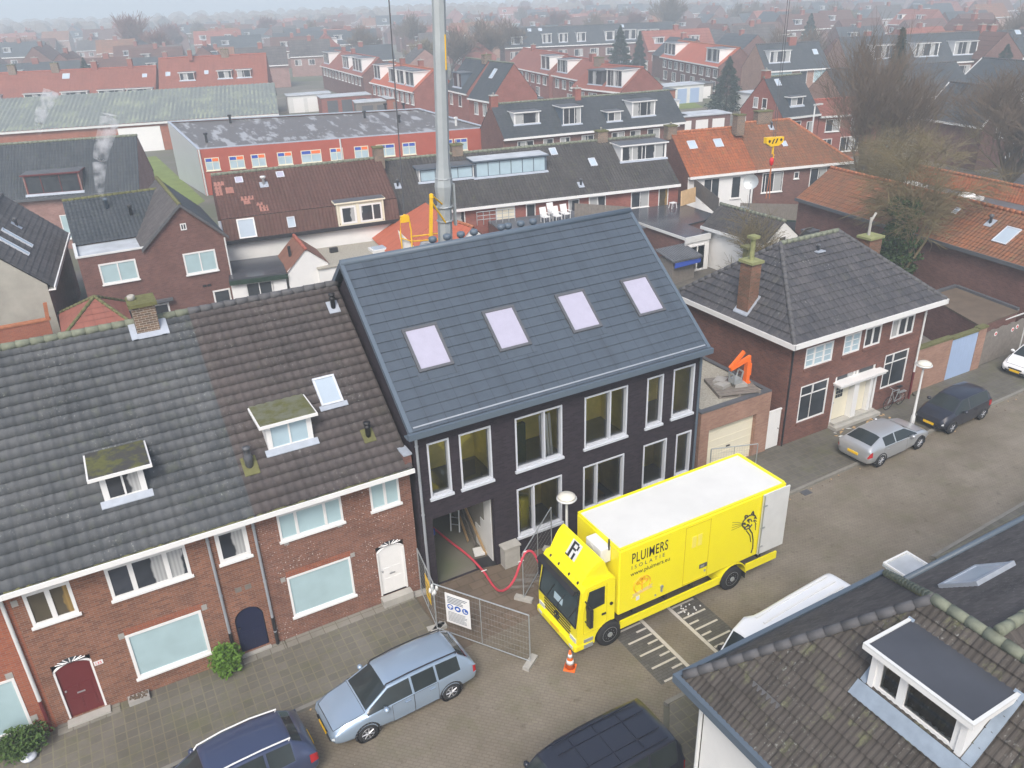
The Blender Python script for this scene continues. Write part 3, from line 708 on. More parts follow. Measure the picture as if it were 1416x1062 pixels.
# ================================================================ NEW DARK BUILDING
FD = 21.6
def new_building():
    h = thing('new_house_block', 'new dark brick block with a blue grey tiled roof and white roof windows', 'building')
    up = [(8.35,9.15,3.84,5.97),(9.52,10.73,3.82,5.96),(11.68,13.62,3.82,5.94),(14.59,16.52,3.82,5.95),(17.43,18.21,3.85,5.97),(18.69,19.75,3.9,6.02)]
    lo = [(11.66,13.59,.92,3.02),(14.55,16.45,1.0,3.02),(17.38,18.54,1.05,3.06),(19.03,19.80,1.04,3.05)]
    X0, X1 = 7.86, 20.12
    mb = MB(); wall_holes(mb, (X0, FD, 0), (1,0,0), (0,-1,0), X1-X0, 6.55, [(a-X0, b-X0, c, d) for a, b, c, d in up+lo]+[(8.33-X0, 10.72-X0, 0, 2.98)], .22)
    for x in (X0, X1):
        p = [(x, FD, 0), (x, 31.4, 0), (x, 31.4, 6.55), (x, 26.5, 10.6), (x, FD, 6.65)]
        mb.poly(p if x == X1 else p[::-1])
    mb.quad((X1, 31.4, 0), (X0, 31.4, 0), (X0, 31.4, 6.55), (X1, 31.4, 6.55))
    mb.build('wall', 'brick_dark', h)
    # rooms seen through the glass
    r = MB()
    for z0, z1 in ((.25, 3.1), (3.45, 6.45)):
        xa = 11.0 if z0 < 1 else X0+.25
        r.quad((xa, 23.9, z0), (X1-.25, 23.9, z0), (X1-.25, 23.9, z1), (xa, 23.9, z1))
        for x in (xa, 11.2, 14.1, 17.0, X1-.25):
            if x >= xa: r.box(x-.05, x+.05, FD+.3, 25.4, z0, z1)
    r.build('room_wall', 'room', h)
    fl = MB(); fl.box(11.0, X1-.2, FD+.25, 25.4, .1, .24); fl.box(X0+.2, X1-.2, FD+.25, 25.4, 3.12, 3.44); fl.box(X0+.2, X1-.2, FD+.25, 25.4, 6.47, 6.6)
    fl.build('floor_slab', 'roomd', h)
    # passage
    p = MB(); p.quad((8.33, FD+.2, 0), (8.33, 31.3, 0), (8.33, 31.3, 2.98), (8.33, FD+.2, 2.98)); p.quad((8.33, 31.3, 0), (10.9, 31.3, 0), (10.9, 31.3, 2.98), (8.33, 31.3, 2.98))
    p.quad((8.33, FD+.2, 2.98), (8.33, 31.3, 2.98), (10.9, 31.3, 2.98), (10.9, FD+.2, 2.98))
    p.quad((10.72, 31.3, 0), (10.72, FD+.2, 0), (10.72, FD+.2, 2.98), (10.72, 31.3, 2.98)); p.build('passage_lining', 'roomd', h)
    pl = MB(); pts = [(10.705, 21.84, .05), (10.705, 23.2, .05), (10.705, 23.2, 1.0), (10.705, 22.75, 1.0), (10.705, 22.75, 1.5), (10.705, 22.4, 1.5), (10.705, 22.4, 2.4), (10.705, 23.0, 2.4), (10.705, 23.0, 2.9), (10.705, 21.84, 2.9)]
    pl.prism(pts, (-.03, 0, 0)); pl.build('plaster_patch', 'offwhite', h)
    g = lambda a, cols, mu=.06: window(h, (a[0], FD, a[2]), U_, N_, a[1]-a[0], a[3]-a[2], cols, .06, 'alu', 'glass', True, .03, .24, mu, pane_back=.17, sill_h=.09)
    for a, c in zip(up, ((1,), (1,), (.62,.38), (.6,.4), (1,), (1,))): g(a, c)
    for a, c in zip(lo, ((.36,.64), (.32,.68), (1,), (1,))): g(a, c)
    # roof
    y0, z0, tn = 21.22, 6.72, .804; L = (26.5-y0); s = math.hypot(L, L*tn); V = Vector((0, L, L*tn)).normalized(); RXa, RXb = 7.6, 20.18
    tile_roof(MB(), (RXa+.2, y0+.02, z0+.02), U_, V, RXb-RXa-.4, s-.02, .62, .37, 0, .034, FLAT, lap=0.).build('roof', 'tile_new', h)
    tile_roof(MB(), (RXb-.2, 2*26.5-y0, z0), (-1,0,0), (0, -V.y, V.z), RXb-RXa-.4, s, .62, .37, 0, .022, FLAT).build('rear_roof', 'tile_new', h)
    for x in (RXa, RXb-.2):
        t = MB()
        for sg in (1, -1):
            O = Vector((x, 26.5-sg*(L+.0), z0-.22)); t.obox(O+Vector((.06 if x < 10 else 0,0,.06)), (.14,0,0), (0, sg*L, L*tn), (0,0,.22))
        t.build('verge_trim', 'slateblue', h)
    MB().box(RXa, RXb, y0-.12, y0+.02, z0-.2, z0+.01).build('eaves_gutter', 'slateblue', h)
    MB().box(RXa+.02, RXb-.02, y0+.1, FD-.003, z0-.27, z0-.21).build('soffit', 'slateblue', h)
    MB().obox((RXa+.25, y0+.08, z0+.115), (RXb-RXa-.5, 0, 0), (0, .03, .024), (0, 0, .015)).build('gutter_strip', 'zinc', h)
    MB().bar((RXa+.1, 26.5, z0+L*tn+.0), (RXb-.1, 26.5, z0+L*tn+.0), .13, 10).build('ridge', 'slateblue', h, True)
    for x in (8.78, 11.82, 14.86, 17.82):
        O = Vector((x, 22.76, z0+(22.76-y0)*tn)); roof_window(h, O, U_, V, 1.28, 1.70, 'greydark', 'gsky', .1, .1)
        MB().obox(O+Vector((-.08,-.26,-.26*tn+.03)), (1.44,0,0), (0,.26,.26*tn), (0,0,.015)).build('flashing', 'tile_new', h)
    for x in (11.43, 12.02, 12.59, 13.14, 14.32, 14.62, 15.19, 15.74):
        v = MB().lathe((x, 27.0, 10.4), [(.06,0),(.06,.55),(.09,.57),(.15,.62),(.16,.72),(.13,.78),(.0,.8)], 12).build('roof_vent', 'slateblue', h, True)
    pipe(h, 7.98, FD-.07, .1, 6.5, .05); pipe(h, 19.98, FD-.07, .1, 6.5, .05, 'slateblue')
    place(h, (14, FD, 0))
new_building()
def el_box():
    o = MB().box(10.86, 11.5, 21.2, 21.55, .0, .86).box(10.82, 11.54, 21.16, 21.58, .862, .93).build('meter_cabinet', 'concrete', None, loc=(11.18, 21.38, 0))
    tag(o, 'pale grey meter cabinet on the pavement against the new dark building', 'cabinet')
el_box()

# ================================================================ GARAGE, HIPPED HOUSE, YARD WALLS ALONG THE PAVEMENT
def garage():
    h = thing('garage', 'tan brick garage with a cream door and gravel roof beside the new dark block', 'garage')
    x0, x1, y0, y1, z = 20.9, 24.9, 22.25, 28.0, 3.12
    mb = MB(); wall_holes(mb, (x0,y0,0), (1,0,0), (0,-1,0), x1-x0, z, [(.5, 3.22, 0, 2.22)], .3)
    mb.quad((x1,y0,0),(x1,y1,0),(x1,y1,z),(x1,y0,z)); mb.quad((x0,y1,0),(x0,y0,0),(x0,y0,z),(x0,y1,z)); mb.quad((x1,y1,0),(x0,y1,0),(x0,y1,z),(x1,y1,z))
    mb.build('wall', 'brick_tan', h)
    d = MB().box(x0+.5, x0+3.22, y0+.2, y0+.26, 0, 2.22)
    for i in range(1, 6): d.box(x0+.5, x0+3.22, y0+.188, y0+.199, i*.37, i*.37+.012)
    dd = d.build('garage_door', 'cream', h)
    MB().box(x0+1.75, x0+1.95, y0+.15, y0+.187, .95, 1.0).build('handle', 'black', dd)
    c = MB(); c.box(x0, x1, y0, y0+.28, z+.002, z+.06); c.box(x0, x0+.22, y0+.28, y1, z+.002, z+.06); c.box(x1-.22, x1, y0+.28, y1, z+.002, z+.06); c.build('roof_edge', 'greydark', h)
    r = MB().quad((x0+.22,y0+.28,z-.02),(x1-.22,y0+.28,z-.02),(x1-.22,y1,z-.02),(x0+.22,y1,z-.02)).build('roof', 'gravel', h)
    place(h, (22.9, y0, 0))
garage()
def on_garage():
    z = 3.1
    p = MB()
    a = -.35; U = Vector((math.cos(a), math.sin(a), 0)); V = Vector((-math.sin(a), math.cos(a), 0)); O = Vector((22.5, 22.95, z+.005))
    for i in range(7): p.obox(O+V*(i*.26), U*1.9, V*.22, (0,0,.03))
    for j in range(3): p.obox(O+U*(j*.9)+Vector((0,0,.032)), U*.09, V*1.8, (0,0,.09))
    for i in range(7): p.obox(O+V*(i*.26)+Vector((0,0,.125)), U*1.9, V*.22, (0,0,.03))
    o = p.build('pallet', 'wood', None, loc=O); tag(o, 'dark wooden pallet lying askew on the gravel garage roof', 'pallet')
    zz = z+.16; n = 0
    for dx, dy, w, d, hh, r in ((.35,.5,.7,.5,.1,.2),(.95,.55,.6,.45,.1,-.3),(.55,.9,.65,.5,.12,.5)):
        q = O+U*dx+V*dy; u = Vector((math.cos(r), math.sin(r), 0)); v = Vector((-u.y, u.x, 0))
        o = MB().obox(Vector((q.x, q.y, zz)), u*w, v*d, (0,0,hh)).obox(Vector((q.x, q.y, zz+hh+.002)), u*w*.8, v*d*.8, (0,0,.05)).build('paving_stack', 'stone', None, loc=(q.x, q.y, zz))
        tag(o, ('grey stack of slabs at the street end of the pallet', 'grey stack of slabs beside the orange crane arm', 'grey stack of slabs in the middle of the pallet')[n], 'slab stack', 'stacks of slabs on the garage roof'); n += 1
    h = thing('loading_arm', 'small orange loading crane arm standing folded on the garage roof', 'crane arm')
    b = Vector((24.35, 23.3, z))
    MB().box(b.x-.14, b.x+.14, b.y-.14, b.y+.14, z, z+.25).box(b.x-.1, b.x+.1, b.y-.1, b.y+.1, z+.25, z+1.25).bar(b+Vector((.2,0,.5)), b+Vector((.2,0,1.05)), .05, 8).bar(b+Vector((.08,0,1.05)), b+Vector((.2,0,1.05)), .04,6).build('column', 'orangep', h)
    MB().obox(b+Vector((-1.0,-.07,1.0)), (1.1,0,.27), (0,.14,0), (0,0,.2)).build('boom', 'orangep', h)
    MB().obox(b+Vector((-1.0,-.06,1.05)), (.75,.0,.62), (0,.12,0), (-.08,0,.13)).build('jib', 'orangep', h)
    place(h, b)
    h = thing('stone_grab', 'grey steel stone grab resting on the slabs under the orange arm', 'grab')
    c = Vector((23.75, 23.35, z+.33)); m = MB().box(c.x-.22, c.x+.22, c.y-.2, c.y+.2, c.z, c.z+.2); m.build('body', 'steel', h)
    f = MB()
    for s in (-1, 1): f.bar(c+Vector((s*.2,-.15,.2)), c+Vector((s*.28,-.15,.5)), .035, 6); f.bar(c+Vector((s*.2,.15,.2)), c+Vector((s*.28,.15,.5)), .035, 6); f.bar(c+Vector((s*.28,-.15,.5)), c+Vector((s*.28,.15,.5)), .035, 6)
    f.build('arm', 'steel', h); place(h, c)
on_garage()
def gate():
    d = thing('garden_gate', 'tall white wooden gate between the tan garage and the hipped house', 'gate')
    x0, x1, y = 24.95, 25.7, 22.3
    m = MB()
    for i in range(5): m.box(x0+i*.15, x0+i*.15+.145, y, y+.04, .12, 1.98)
    m.box(x0, x1, y+.042, y+.09, .3, .42); m.box(x0, x1, y+.042, y+.09, 1.6, 1.72); m.build('board_panel', 'white', d)
    MB().box(x0-.04, x1+.02, y-.02, y+.06, 1.985, 2.05).build('top_rail', 'white', d)
    MB().bar((x1-.1, y-.05, 1.05), (x1-.1, y, 1.05), .02, 6).build('handle', 'black', d); place(d, ((x0+x1)/2, y, .1))
gate()

M['brick_chim2'] = brick('old_chimney_brick', (.27,.125,.085), (.15,.10,.07), (.26,.22,.17), stain=.4)
M['capm'] = plain('mossy_concrete', (.24,.25,.12), .95, .5, 4)
def hip_house():
    h = thing('hipped_house', 'maroon brick semi detached house under a hipped dark tiled roof with white eaves', 'house')
    F, X0, X1, YB = 22.22, 25.76, 34.72, 29.4
    gw = [(26.69,28.47,1.01,2.86),(32.28,33.98,1.22,3.03)]; up = [(26.7,28.44,3.74,4.73),(29.13,30.24,3.8,4.78),(30.5,31.62,3.83,4.81),(32.33,33.95,3.85,4.82)]
    mb = MB(); wall_holes(mb, (X0,F,0), (1,0,0), (0,-1,0), X1-X0, 5.2, [(a-X0,b-X0,c,d) for a,b,c,d in gw+up]+[(28.95-X0, 31.75-X0, .3, 2.75)], .14)
    mb.quad((X1,F,0),(X1,YB,0),(X1,YB,5.2),(X1,F,5.2)); mb.quad((X0,YB,0),(X0,F,0),(X0,F,5.2),(X0,YB,5.2)); mb.quad((X1,YB,0),(X0,YB,0),(X0,YB,5.2),(X1,YB,5.2))
    mb.build('wall', 'brick_hip', h)
    MB().quad((X0+.05,F+.5,0),(X1-.05,F+.5,0),(X1-.05,F+.5,5.1),(X0+.05,F+.5,5.1)).build('dark_interior', 'greydark', h)
    for a in gw:
        window(h, (a[0],F,a[2]), U_, N_, a[1]-a[0], a[3]-a[2], (.42,.58) if a[0] < 30 else (.35,.65), .07, pm='gdark', proud=0, depth=.12, mull=.01, rows=(.74,.74), sill_m='brick_hip', sill_h=.12)
        f = MB().box(a[0]+(.75 if a[0] < 30 else .58), a[0]+(.83 if a[0] < 30 else .66), F-.0, F+.1, a[2]+1.38, a[3]-.05); f.build('mullion', 'white', h)
    for a, c, pm in zip(up, ((1,1.2,1),(1,1),(1,1),(1,1.2,1)), ('gblue2','gblue2','gcurt','gcurt')):
        window(h, (a[0],F,a[2]), U_, N_, a[1]-a[0], a[3]-a[2], c, .08, pm=pm, proud=0, depth=.12, mull=.1, rows=([.33,.66],) if pm == 'gblue2' else None, bar=.025, sill_m='brick_hip', sill_h=.12)
    # paired porch
    p = MB(); p.box(28.93, 29.0, F-.02, F+.12, .3, 2.7); p.box(31.64, 31.78, F-.10, F+.12, .3, 2.34); p.box(30.1, 30.42, F-.22, F+.12, .3, 2.34); p.box(31.3, 31.5, F-.13, F+.12, .3, 2.34); p.build('porch_post', 'white', h)
    MB().box(28.85, 31.95, F-.42, F+.12, 2.342, 2.44).box(28.8, 32.0, F-.46, F+.08, 2.442, 2.5).build('porch_canopy', 'white', h)
    MB().box(29.0, 31.64, F+.08, F+.12, 2.5, 2.74).build('fanlight', 'gcurt', h)
    b = MB()
    for x in (29.0, 30.2, 30.42, 31.6): b.box(x, x+.06, F+.02, F+.079, 2.502, 2.74)
    b.build('fanlight_frame', 'white', h)
    for x0, x1 in ((29.02, 30.08), (30.46, 31.28)):
        d = MB().box(x0, x1, F+.09, F+.13, .42, 2.32).build('door', 'cream', h)
        w = MB()
        for i in range(3):
            for j in range(3): w.box(x0+.2+i*.16, x0+.34+i*.16, F+.08, F+.089, 1.55+j*.2, 1.72+j*.2)
        if x0 < 30: w.build('door_pane', 'gdark', d)
        MB().lathe((x0+.1, F+.06, 1.35), [(0,-.03),(.03,-.02),(.03,.02),(0,.03)], 8, 'y').build('handle', 'rim', d)
    MB().box(28.9, 32.0, 21.75, F-.003, .101, .27).box(28.95, 31.8, 21.95, F+.08, .272, .41).build('doorstep', 'concrete', h)
    # roof
    x0, x1, y0, y1, z0 = 25.42, 35.42, 21.8, 29.7, 5.34; ry, rz, ra, rb = 25.75, 8.36, 28.2, 31.95
    Lh = ry-y0; dz = rz-z0; s = math.hypot(Lh, dz); W = x1-x0
    tw, tl, am, st, pf = .30, .37, .016, .055, (0, .9, 1, .9)
    tile_roof(MB(), (x0,y0,z0), U_, (0,Lh,dz), W, s, tw, tl, am, st, pf, ul=lambda v: (ra-x0)*v/s, ur=lambda v: W-(x1-rb)*v/s).build('roof', 'tile_hip', h)
    tile_roof(MB(), (x1,y1,z0), (-1,0,0), (0,-Lh,dz), W, s, tw, tl, am, st, pf, ul=lambda v: (x1-rb)*v/s, ur=lambda v: W-(ra-x0)*v/s).build('rear_roof', 'tile_hip', h)
    D = y1-y0; sl = math.hypot(ra-x0, dz); sr = math.hypot(x1-rb, dz)
    tile_roof(MB(), (x0,y1,z0), (0,-1,0), (ra-x0,0,dz), D, sl, tw, tl, am, st, pf, ul=lambda v: (y1-ry)*v/sl, ur=lambda v: D-(ry-y0)*v/sl).build('hip_slope', 'tile_hip', h)
    tile_roof(MB(), (x1,y0,z0), (0,1,0), (-(x1-rb),0,dz), D, sr, tw, tl, am, st, pf, ul=lambda v: (ry-y0)*v/sr, ur=lambda v: D-(y1-ry)*v/sr).build('hip_slope', 'tile_hip', h)
    up_ = Vector((0,0,.03)); A, B2 = Vector((ra,ry,rz))+up_, Vector((rb,ry,rz))+up_
    ridge_tiles(A, B2, .12).build('ridge', 'lichen', h, True)
    for c, e in (((x0,y0,z0),A),((x1,y0,z0),B2),((x0,y1,z0),A),((x1,y1,z0),B2)): ridge_tiles(Vector(c)+up_, e, .11, .36).build('hip_ridge', 'ridge', h, True)
    f = MB(); f.box(x0-.06,x1+.06,y0-.1,y0-.02,z0-.2,z0+.04); f.box(x0-.10,x0-.02,y0-.1,y1+.1,z0-.201,z0+.039); f.box(x1+.02,x1+.1,y0-.1,y1+.1,z0-.201,z0+.039)
    f.build('fascia', 'white', h)
    MB().box(x0-.02,x1+.02,y0-.018,F-.003,z0-.199,z0-.15).box(x0-.015,X0-.003,F,y1,z0-.199,z0-.15).box(X1+.003,x1+.015,F,y1,z0-.199,z0-.15).build('soffit', 'white', h)
    g = MB()
    x = x0
    while x < x1-.5: l = rnd.uniform(.8, 2.2); g.box(x, min(x+l, x1), y0-.015, y0+.06, z0-.02, z0+.03); x += l+.05
    g.build('gutter', 'lead', h)
    pipe(h, 34.62, F-.07, 1.6, 5.15, .05, 'offwhite'); MB().bar((34.62,F-.07,.1),(34.62,F-.07,1.599),.055,8).build('pipe_shoe', 'maroon', h)
    pipe(h, 25.84, F-.06, .1, 5.15, .04, 'black')
    # chimneys
    def ch(x, y, zb, zt, w, d, pots):
        b = MB().box(x-w/2, x+w/2, y-d/2, y+d/2, zb, zt).build('chimney', 'brick_chim2', h)
        MB().box(x-w/2-.08, x+w/2+.08, y-d/2-.08, y+d/2+.08, zt+.002, zt+.12).build('chimney_cap', 'capm', b); return b
    b = ch(26.0, 25.3, 5.0, 8.0, .58, .7, 0)
    MB().obox((25.6,24.85,5.60),(.75,0,.8),(0,.9,0),(0,0,.05)).build('lead_flashing', 'lead', b)
    MB().bar((26.0,25.3,8.12),(26.0,25.3,9.15),.11,8).box(25.8,26.2,25.1,25.5,9.1,9.22).build('chimney_pot', 'capm', b)
    b = ch(34.8, 26.0, 5.0, 7.5, .9, .7, 1)
    MB().bar((34.75,26.1,7.47),(34.75,26.1,8.5),.07,8).bar((34.75,26.1,8.3),(35.05,26.1,8.7),.06,8).build('chimney_pot', 'concrete', b)
    v = MB().lathe((30.0, 25.1, 7.6), [(.06,0),(.06,.5),(.09,.51),(.09,.6),(0,.62)], 10).build('roof_vent', 'greydark', h, True)
    MB().box(29.75, 30.25, 24.85, 25.2, 7.85, 7.9).build('lead_flashing', 'lead', v)
    place(h, (30.2, F, 0))
hip_house()
def right_walls():
    h = thing('yard_wall', 'low brown brick yard wall holding a pale blue garage door', 'wall')
    mb = MB().box(34.8, 37.9, 22.5, 22.75, 0, 2.5).box(40.06, 40.75, 22.5, 22.78, 0, 2.48); mb.build('brickwork', 'brick_tan', h)
    MB().box(34.8, 37.9, 22.46, 22.79, 2.502, 2.6).box(40.06, 40.8, 22.46, 22.82, 2.482, 2.58).box(37.9, 40.06, 22.48, 22.78, 2.4, 2.52).build('coping', 'moss', h)
    d = MB()
    for i in range(9): d.box(37.92+i*.238, 37.92+i*.238+.232, 22.52, 22.58, .1, 2.39)
    d.build('garage_door', 'blue_paint', h); place(h, (37.8, 22.6, 0))
    f = thing('board_fence', 'grey weathered board fence with small round signs along the pavement', 'fence')
    def fy_(x): return 22.68+(x-40.8)*.02
    m = MB(); x = 40.85
    while x < 62: m.box(x, x+.19, fy_(x), fy_(x)+.03, .08, 2.05+.04*math.sin(x*7)); x += .2
    m.build('board_panel', 'wood', f)
    MB().box(40.85, 62, 23.14, 23.2, 2.06, 2.12).build('top_rail', 'offwhite', f)
    MB().box(40.76, 40.84, 22.6, 22.75, 0, 2.12).box(44.75, 44.8, 22.7, 22.75, .1, 2.05).build('post', 'offwhite', f)
    s = MB()
    for x, z in ((42.0,1.75),(43.6,1.62),(44.0,1.7)): s.lathe((x, fy_(x)-.01, z), [(.0,-.01),(.13,-.01),(.13,.0)], 14, 'y')
    s.build('sign_disc', 'white', f)
    s = MB()
    for x, z in ((42.0,1.75),(43.6,1.62),(44.0,1.7)): s.lathe((x, fy_(x)-.024, z), [(.0,-.01),(.07,-.01),(.07,.002)], 12, 'y')
    s.build('sign_centre', 'redp', f); place(f, (48, 22.7, 0))
    # court behind with boards lying about
    o = thing('felt_shed', 'low flat roofed shed with brown mossy felt behind the board fence', 'shed')
    MB().prism([(42.7,27.4,0),(40.9,23.0,0),(44.55,23.2,0),(45.3,27.4,0)], (0,0,2.3)).build('wall', 'brick_brown', o)
    MB().prism([(42.7,27.5,2.302),(40.85,22.95,2.302),(44.6,23.15,2.302),(45.3,27.5,2.302)], (0,0,.08)).build('roof', 'earth', o)
    MB().obox((42.6,27.35,2.384), (2.75,.02,0), (0,.2,0), (0,0,.14)).obox((44.5,23.2,2.384), (.72,4.2,0), (.2,0,0), (0,0,.14)).build('parapet', 'greydark', o); place(o, (43.2, 25.2, 0))
    n = 0
    for x, y, a, l in ((36.0,23.4,1.25,2.4),(36.9,23.3,.9,2.1)):
        u = Vector((math.cos(a), math.sin(a), 0)); v = Vector((-u.y, u.x, 0))
        q = MB().obox(Vector((x,y,.62)), u*l, v*1.1, (0,0,.04)).build('white_sheet', 'white', None, loc=(x,y,.62)); tag(q, ('white sheet panel leaning nearest the hipped house in the walled yard', 'white sheet panel lying over the yard rubble by the blue door')[n], 'panel', 'white panels dumped in the yard'); n += 1
    q = MB().box(35.2, 38.6, 23.2, 25.6, 0, .6).build('rubble_heap', 'wood', None, loc=(36.9,24.4,0)); q.data.transform(Matrix.Translation((0,0,0))); tag(q, 'pile of old timber and rubble in the walled yard', 'rubble heap')
    for i in range(4):
        a = 1.0+i*.12; u = Vector((math.cos(a), math.sin(a), .05)); p0 = Vector((36.2+i*.3, 24.0+i*.15, .7+i*.03))
        q = MB().obox(p0, u*2.2, Vector((-u.y,u.x,0))*.12, (0,0,.05)).build('plank', 'offwhite' if i % 2 else 'wood', None, loc=p0); tag(q, 'loose plank on the rubble heap in the walled yard', 'plank', 'loose planks on the rubble heap')
right_walls()

# ================================================================ HOUSES AT THE NEAR CORNER (bottom of the picture)
M['lead2'] = plain('dull_lead', (.22,.27,.33), .55, .35, 3)
def corner_house():
    h = thing('corner_house', 'hipped corner house with mossy brown tiles, white walls and a large flat dormer', 'house')
    x0, x1, y1, z0 = 9.42, 16.2, 10.0, 5.32; xr = (x0+x1)/2; run = xr-x0; zr = 8.35; yr = 6.85; ye = -6.0
    # walls
    mb = MB(); X0, X1, Y1 = x0+.38, x1-.3, y1-.42
    mb.quad((X1,Y1,0),(X0,Y1,0),(X0,Y1,z0-.12),(X1,Y1,z0-.12)); mb.quad((X0,Y1,0),(X0,ye,0),(X0,ye,z0-.12),(X0,Y1,z0-.12)); mb.quad((X1,ye,0),(X1,Y1,0),(X1,Y1,z0-.12),(X1,ye,z0-.12)); mb.quad((X0,ye,0),(X1,ye,0),(X1,ye,z0-.12),(X0,ye,z0-.12))
    mb.build('wall', 'wrender', h)
    dz = zr-z0; s = math.hypot(run, dz); D = y1-ye; sf = math.hypot(y1-yr, dz); W = x1-x0
    br = dict(tw=.26, tl=.34, amp=.016, step=.055)
    def prof(): return WAVE
    tile_roof(MB(), (x0,y1,z0), (0,-1,0), (run,0,dz), D, s, ul=lambda v: (y1-yr)*v/s, prof=(0,.9,.8,.1,.2,1.,.9,.1), **br).build('roof', 'tile_br', h)
    tile_roof(MB(), (x1,ye,z0), (0,1,0), (-run,0,dz), D, s, ur=lambda v: D-(y1-yr)*v/s, prof=(0,.45,.75,.75,.5,.1), **br).build('far_slope', 'tile_br', h)
    tile_roof(MB(), (x1,y1,z0), (-1,0,0), (0,-(y1-yr),dz), W, sf, ul=lambda v: run*v/sf, ur=lambda v: W-run*v/sf, tw=.2, tl=.14, amp=.006, step=.014, prof=FLAT).build('hip_slope', 'tile_slate', h)
    u = Vector((0,0,.04)); ap = Vector((xr,yr,zr))+u
    ridge_tiles(Vector((x0+.05,y1-.05,z0+.05))+u, ap, .115, .36).build('hip_ridge', 'ridge', h, True)
    ridge_tiles(Vector((x1-.05,y1-.05,z0+.05))+u, ap, .11, .36).build('hip_ridge', 'lichen', h, True)
    ridge_tiles(ap, (xr,ye,zr+.04), .12, .36).build('ridge', 'lichen', h, True)
    # eaves
    f = MB(); f.box(x0-.14,x0-.02,ye,y1+.14,z0-.16,z0+.06); f.box(x0-.018,x1+.05,y1+.02,y1+.14,z0-.16,z0+.06); f.build('eaves_gutter', 'slateblue', h)
    MB().box(x0-.018,x0+.376,ye,y1+.018,z0-.158,z0-.13).box(x0+.38,x1,y1-.417,y1+.018,z0-.158,z0-.13).build('soffit', 'white', h)
    MB().box(x0-.012,x0+.06,ye,y1,z0-.125,z0-.02).build('gutter_moss', 'moss', h)
    MB().bar((X0-.05,Y1+.05,.1),(X0-.05,Y1+.05,z0-.17),.05,8).build('drainpipe', 'offwhite', h)
    # dormer on the x- slope: front face at x = xf
    tn = dz/run; xf, ya, yb_, zt = 11.22, 4.9, 6.84, 7.88
    zb = z0+(xf-x0)*tn; xb = x0+(zt-z0)/tn
    mb = MB()
    for y in (ya, yb_-.12): mb.prism([(xf,y,zb-.06),(xf,y,zt),(xb,y,zt)], (0,.12,0))
    d = mb.build('dormer', 'white', h)
    MB().box(xf-.16,xb+.5,ya-.14,yb_+.14,zt+.004,zt+.10).build('dormer_fascia', 'white', d)
    MB().box(xf-.09,xb+.6,ya-.07,yb_+.07,zt+.102,zt+.125).build('dormer_roof', 'feltwet', d)
    e = MB(); e.box(xf-.16,xf-.092,ya-.14,yb_+.14,zt+.102,zt+.145); e.box(xf-.091,xb+.5,ya-.14,ya-.072,zt+.102,zt+.145); e.box(xf-.091,xb+.5,yb_+.072,yb_+.14,zt+.102,zt+.145); e.build('roof_kerb', 'offwhite', d)
    window(d, (xf+.08,yb_-.12,zb+.06), (0,-1,0), (-1,0,0), yb_-ya-.24, zt-zb-.08, (.30,.70), .11, pm='glass', proud=.05, depth=.12, sill=False, mull=.16)
    r = MB().quad((xf+1.5,ya+.14,zb),(xf+1.5,yb_-.14,zb),(xf+1.5,yb_-.14,zt),(xf+1.5,ya+.14,zt)).quad((xf+.141,ya+.14,zb+.01),(xf+1.5,ya+.14,zb+.01),(xf+1.5,yb_-.14,zb+.01),(xf+.141,yb_-.14,zb+.01)).build('dark_interior', 'black', d)
    MB().box(xf+.141,xf+.42,ya+.14,yb_-.14,zb+.02,zb+.06).build('window_board', 'offwhite', d)
    MB().lathe((xf+.3,5.5,zb+.062),[(.07,0),(.09,.03),(.05,.06),(0,.07)],12).build('bowl', 'gblue2', d, True)
    l = MB(); l.obox((xf-.26,ya-.22,z0+(xf-.26-x0)*tn+.06),(0.24,0,.24*tn),(0,yb_-ya+.4,0),(0,0,.03))
    l.obox((xf-.01,ya-.22,z0+(xf-.01-x0)*tn+.06),(xb-xf+.1,0,(xb-xf+.1)*tn),(0,.2,0),(0,0,.03)); l.obox((xf-.01,yb_+.02,z0+(xf-.01-x0)*tn+.06),(xb-xf+.1,0,(xb-xf+.1)*tn),(0,.13,0),(0,0,.03))
    l.build('lead_apron', 'lead2', d)
    # low mossy lean-to by the wall
    MB().obox((10.02,7.9,z0+.15+.35),(.34,0,.34*tn),(0,.75,0),(-.02,0,.05)).build('roof_hatch', 'ridge', h)
    place(h, (12.7, Y1, 0))
corner_house()
def lean_to():
    h = thing('mossy_outbuilding', 'low flat roofed outbuilding with mossy felt beside the white corner house wall', 'outbuilding')
    MB().box(8.05,9.76,4.4,8.05,.0,2.62).build('wall', 'wrender', h)
    MB().box(7.95,9.77,4.3,8.15,2.622,2.72).build('roof', 'felt', h)
    m = MB()
    for i in range(26):
        x, y = rnd.uniform(8.3,9.7), rnd.uniform(4.4,8.0); m.lathe((x,y,2.715),[(rnd.uniform(.08,.22),0),(.1,.03),(0,.05)],8)
    m.build('roof_moss', 'moss', h, True)
    MB().bar((8.6,7.7,2.7),(8.6,7.7,2.98),.05,8).build('vent_pipe', 'white', h); place(h, (8.9, 6.2, 0))
lean_to()
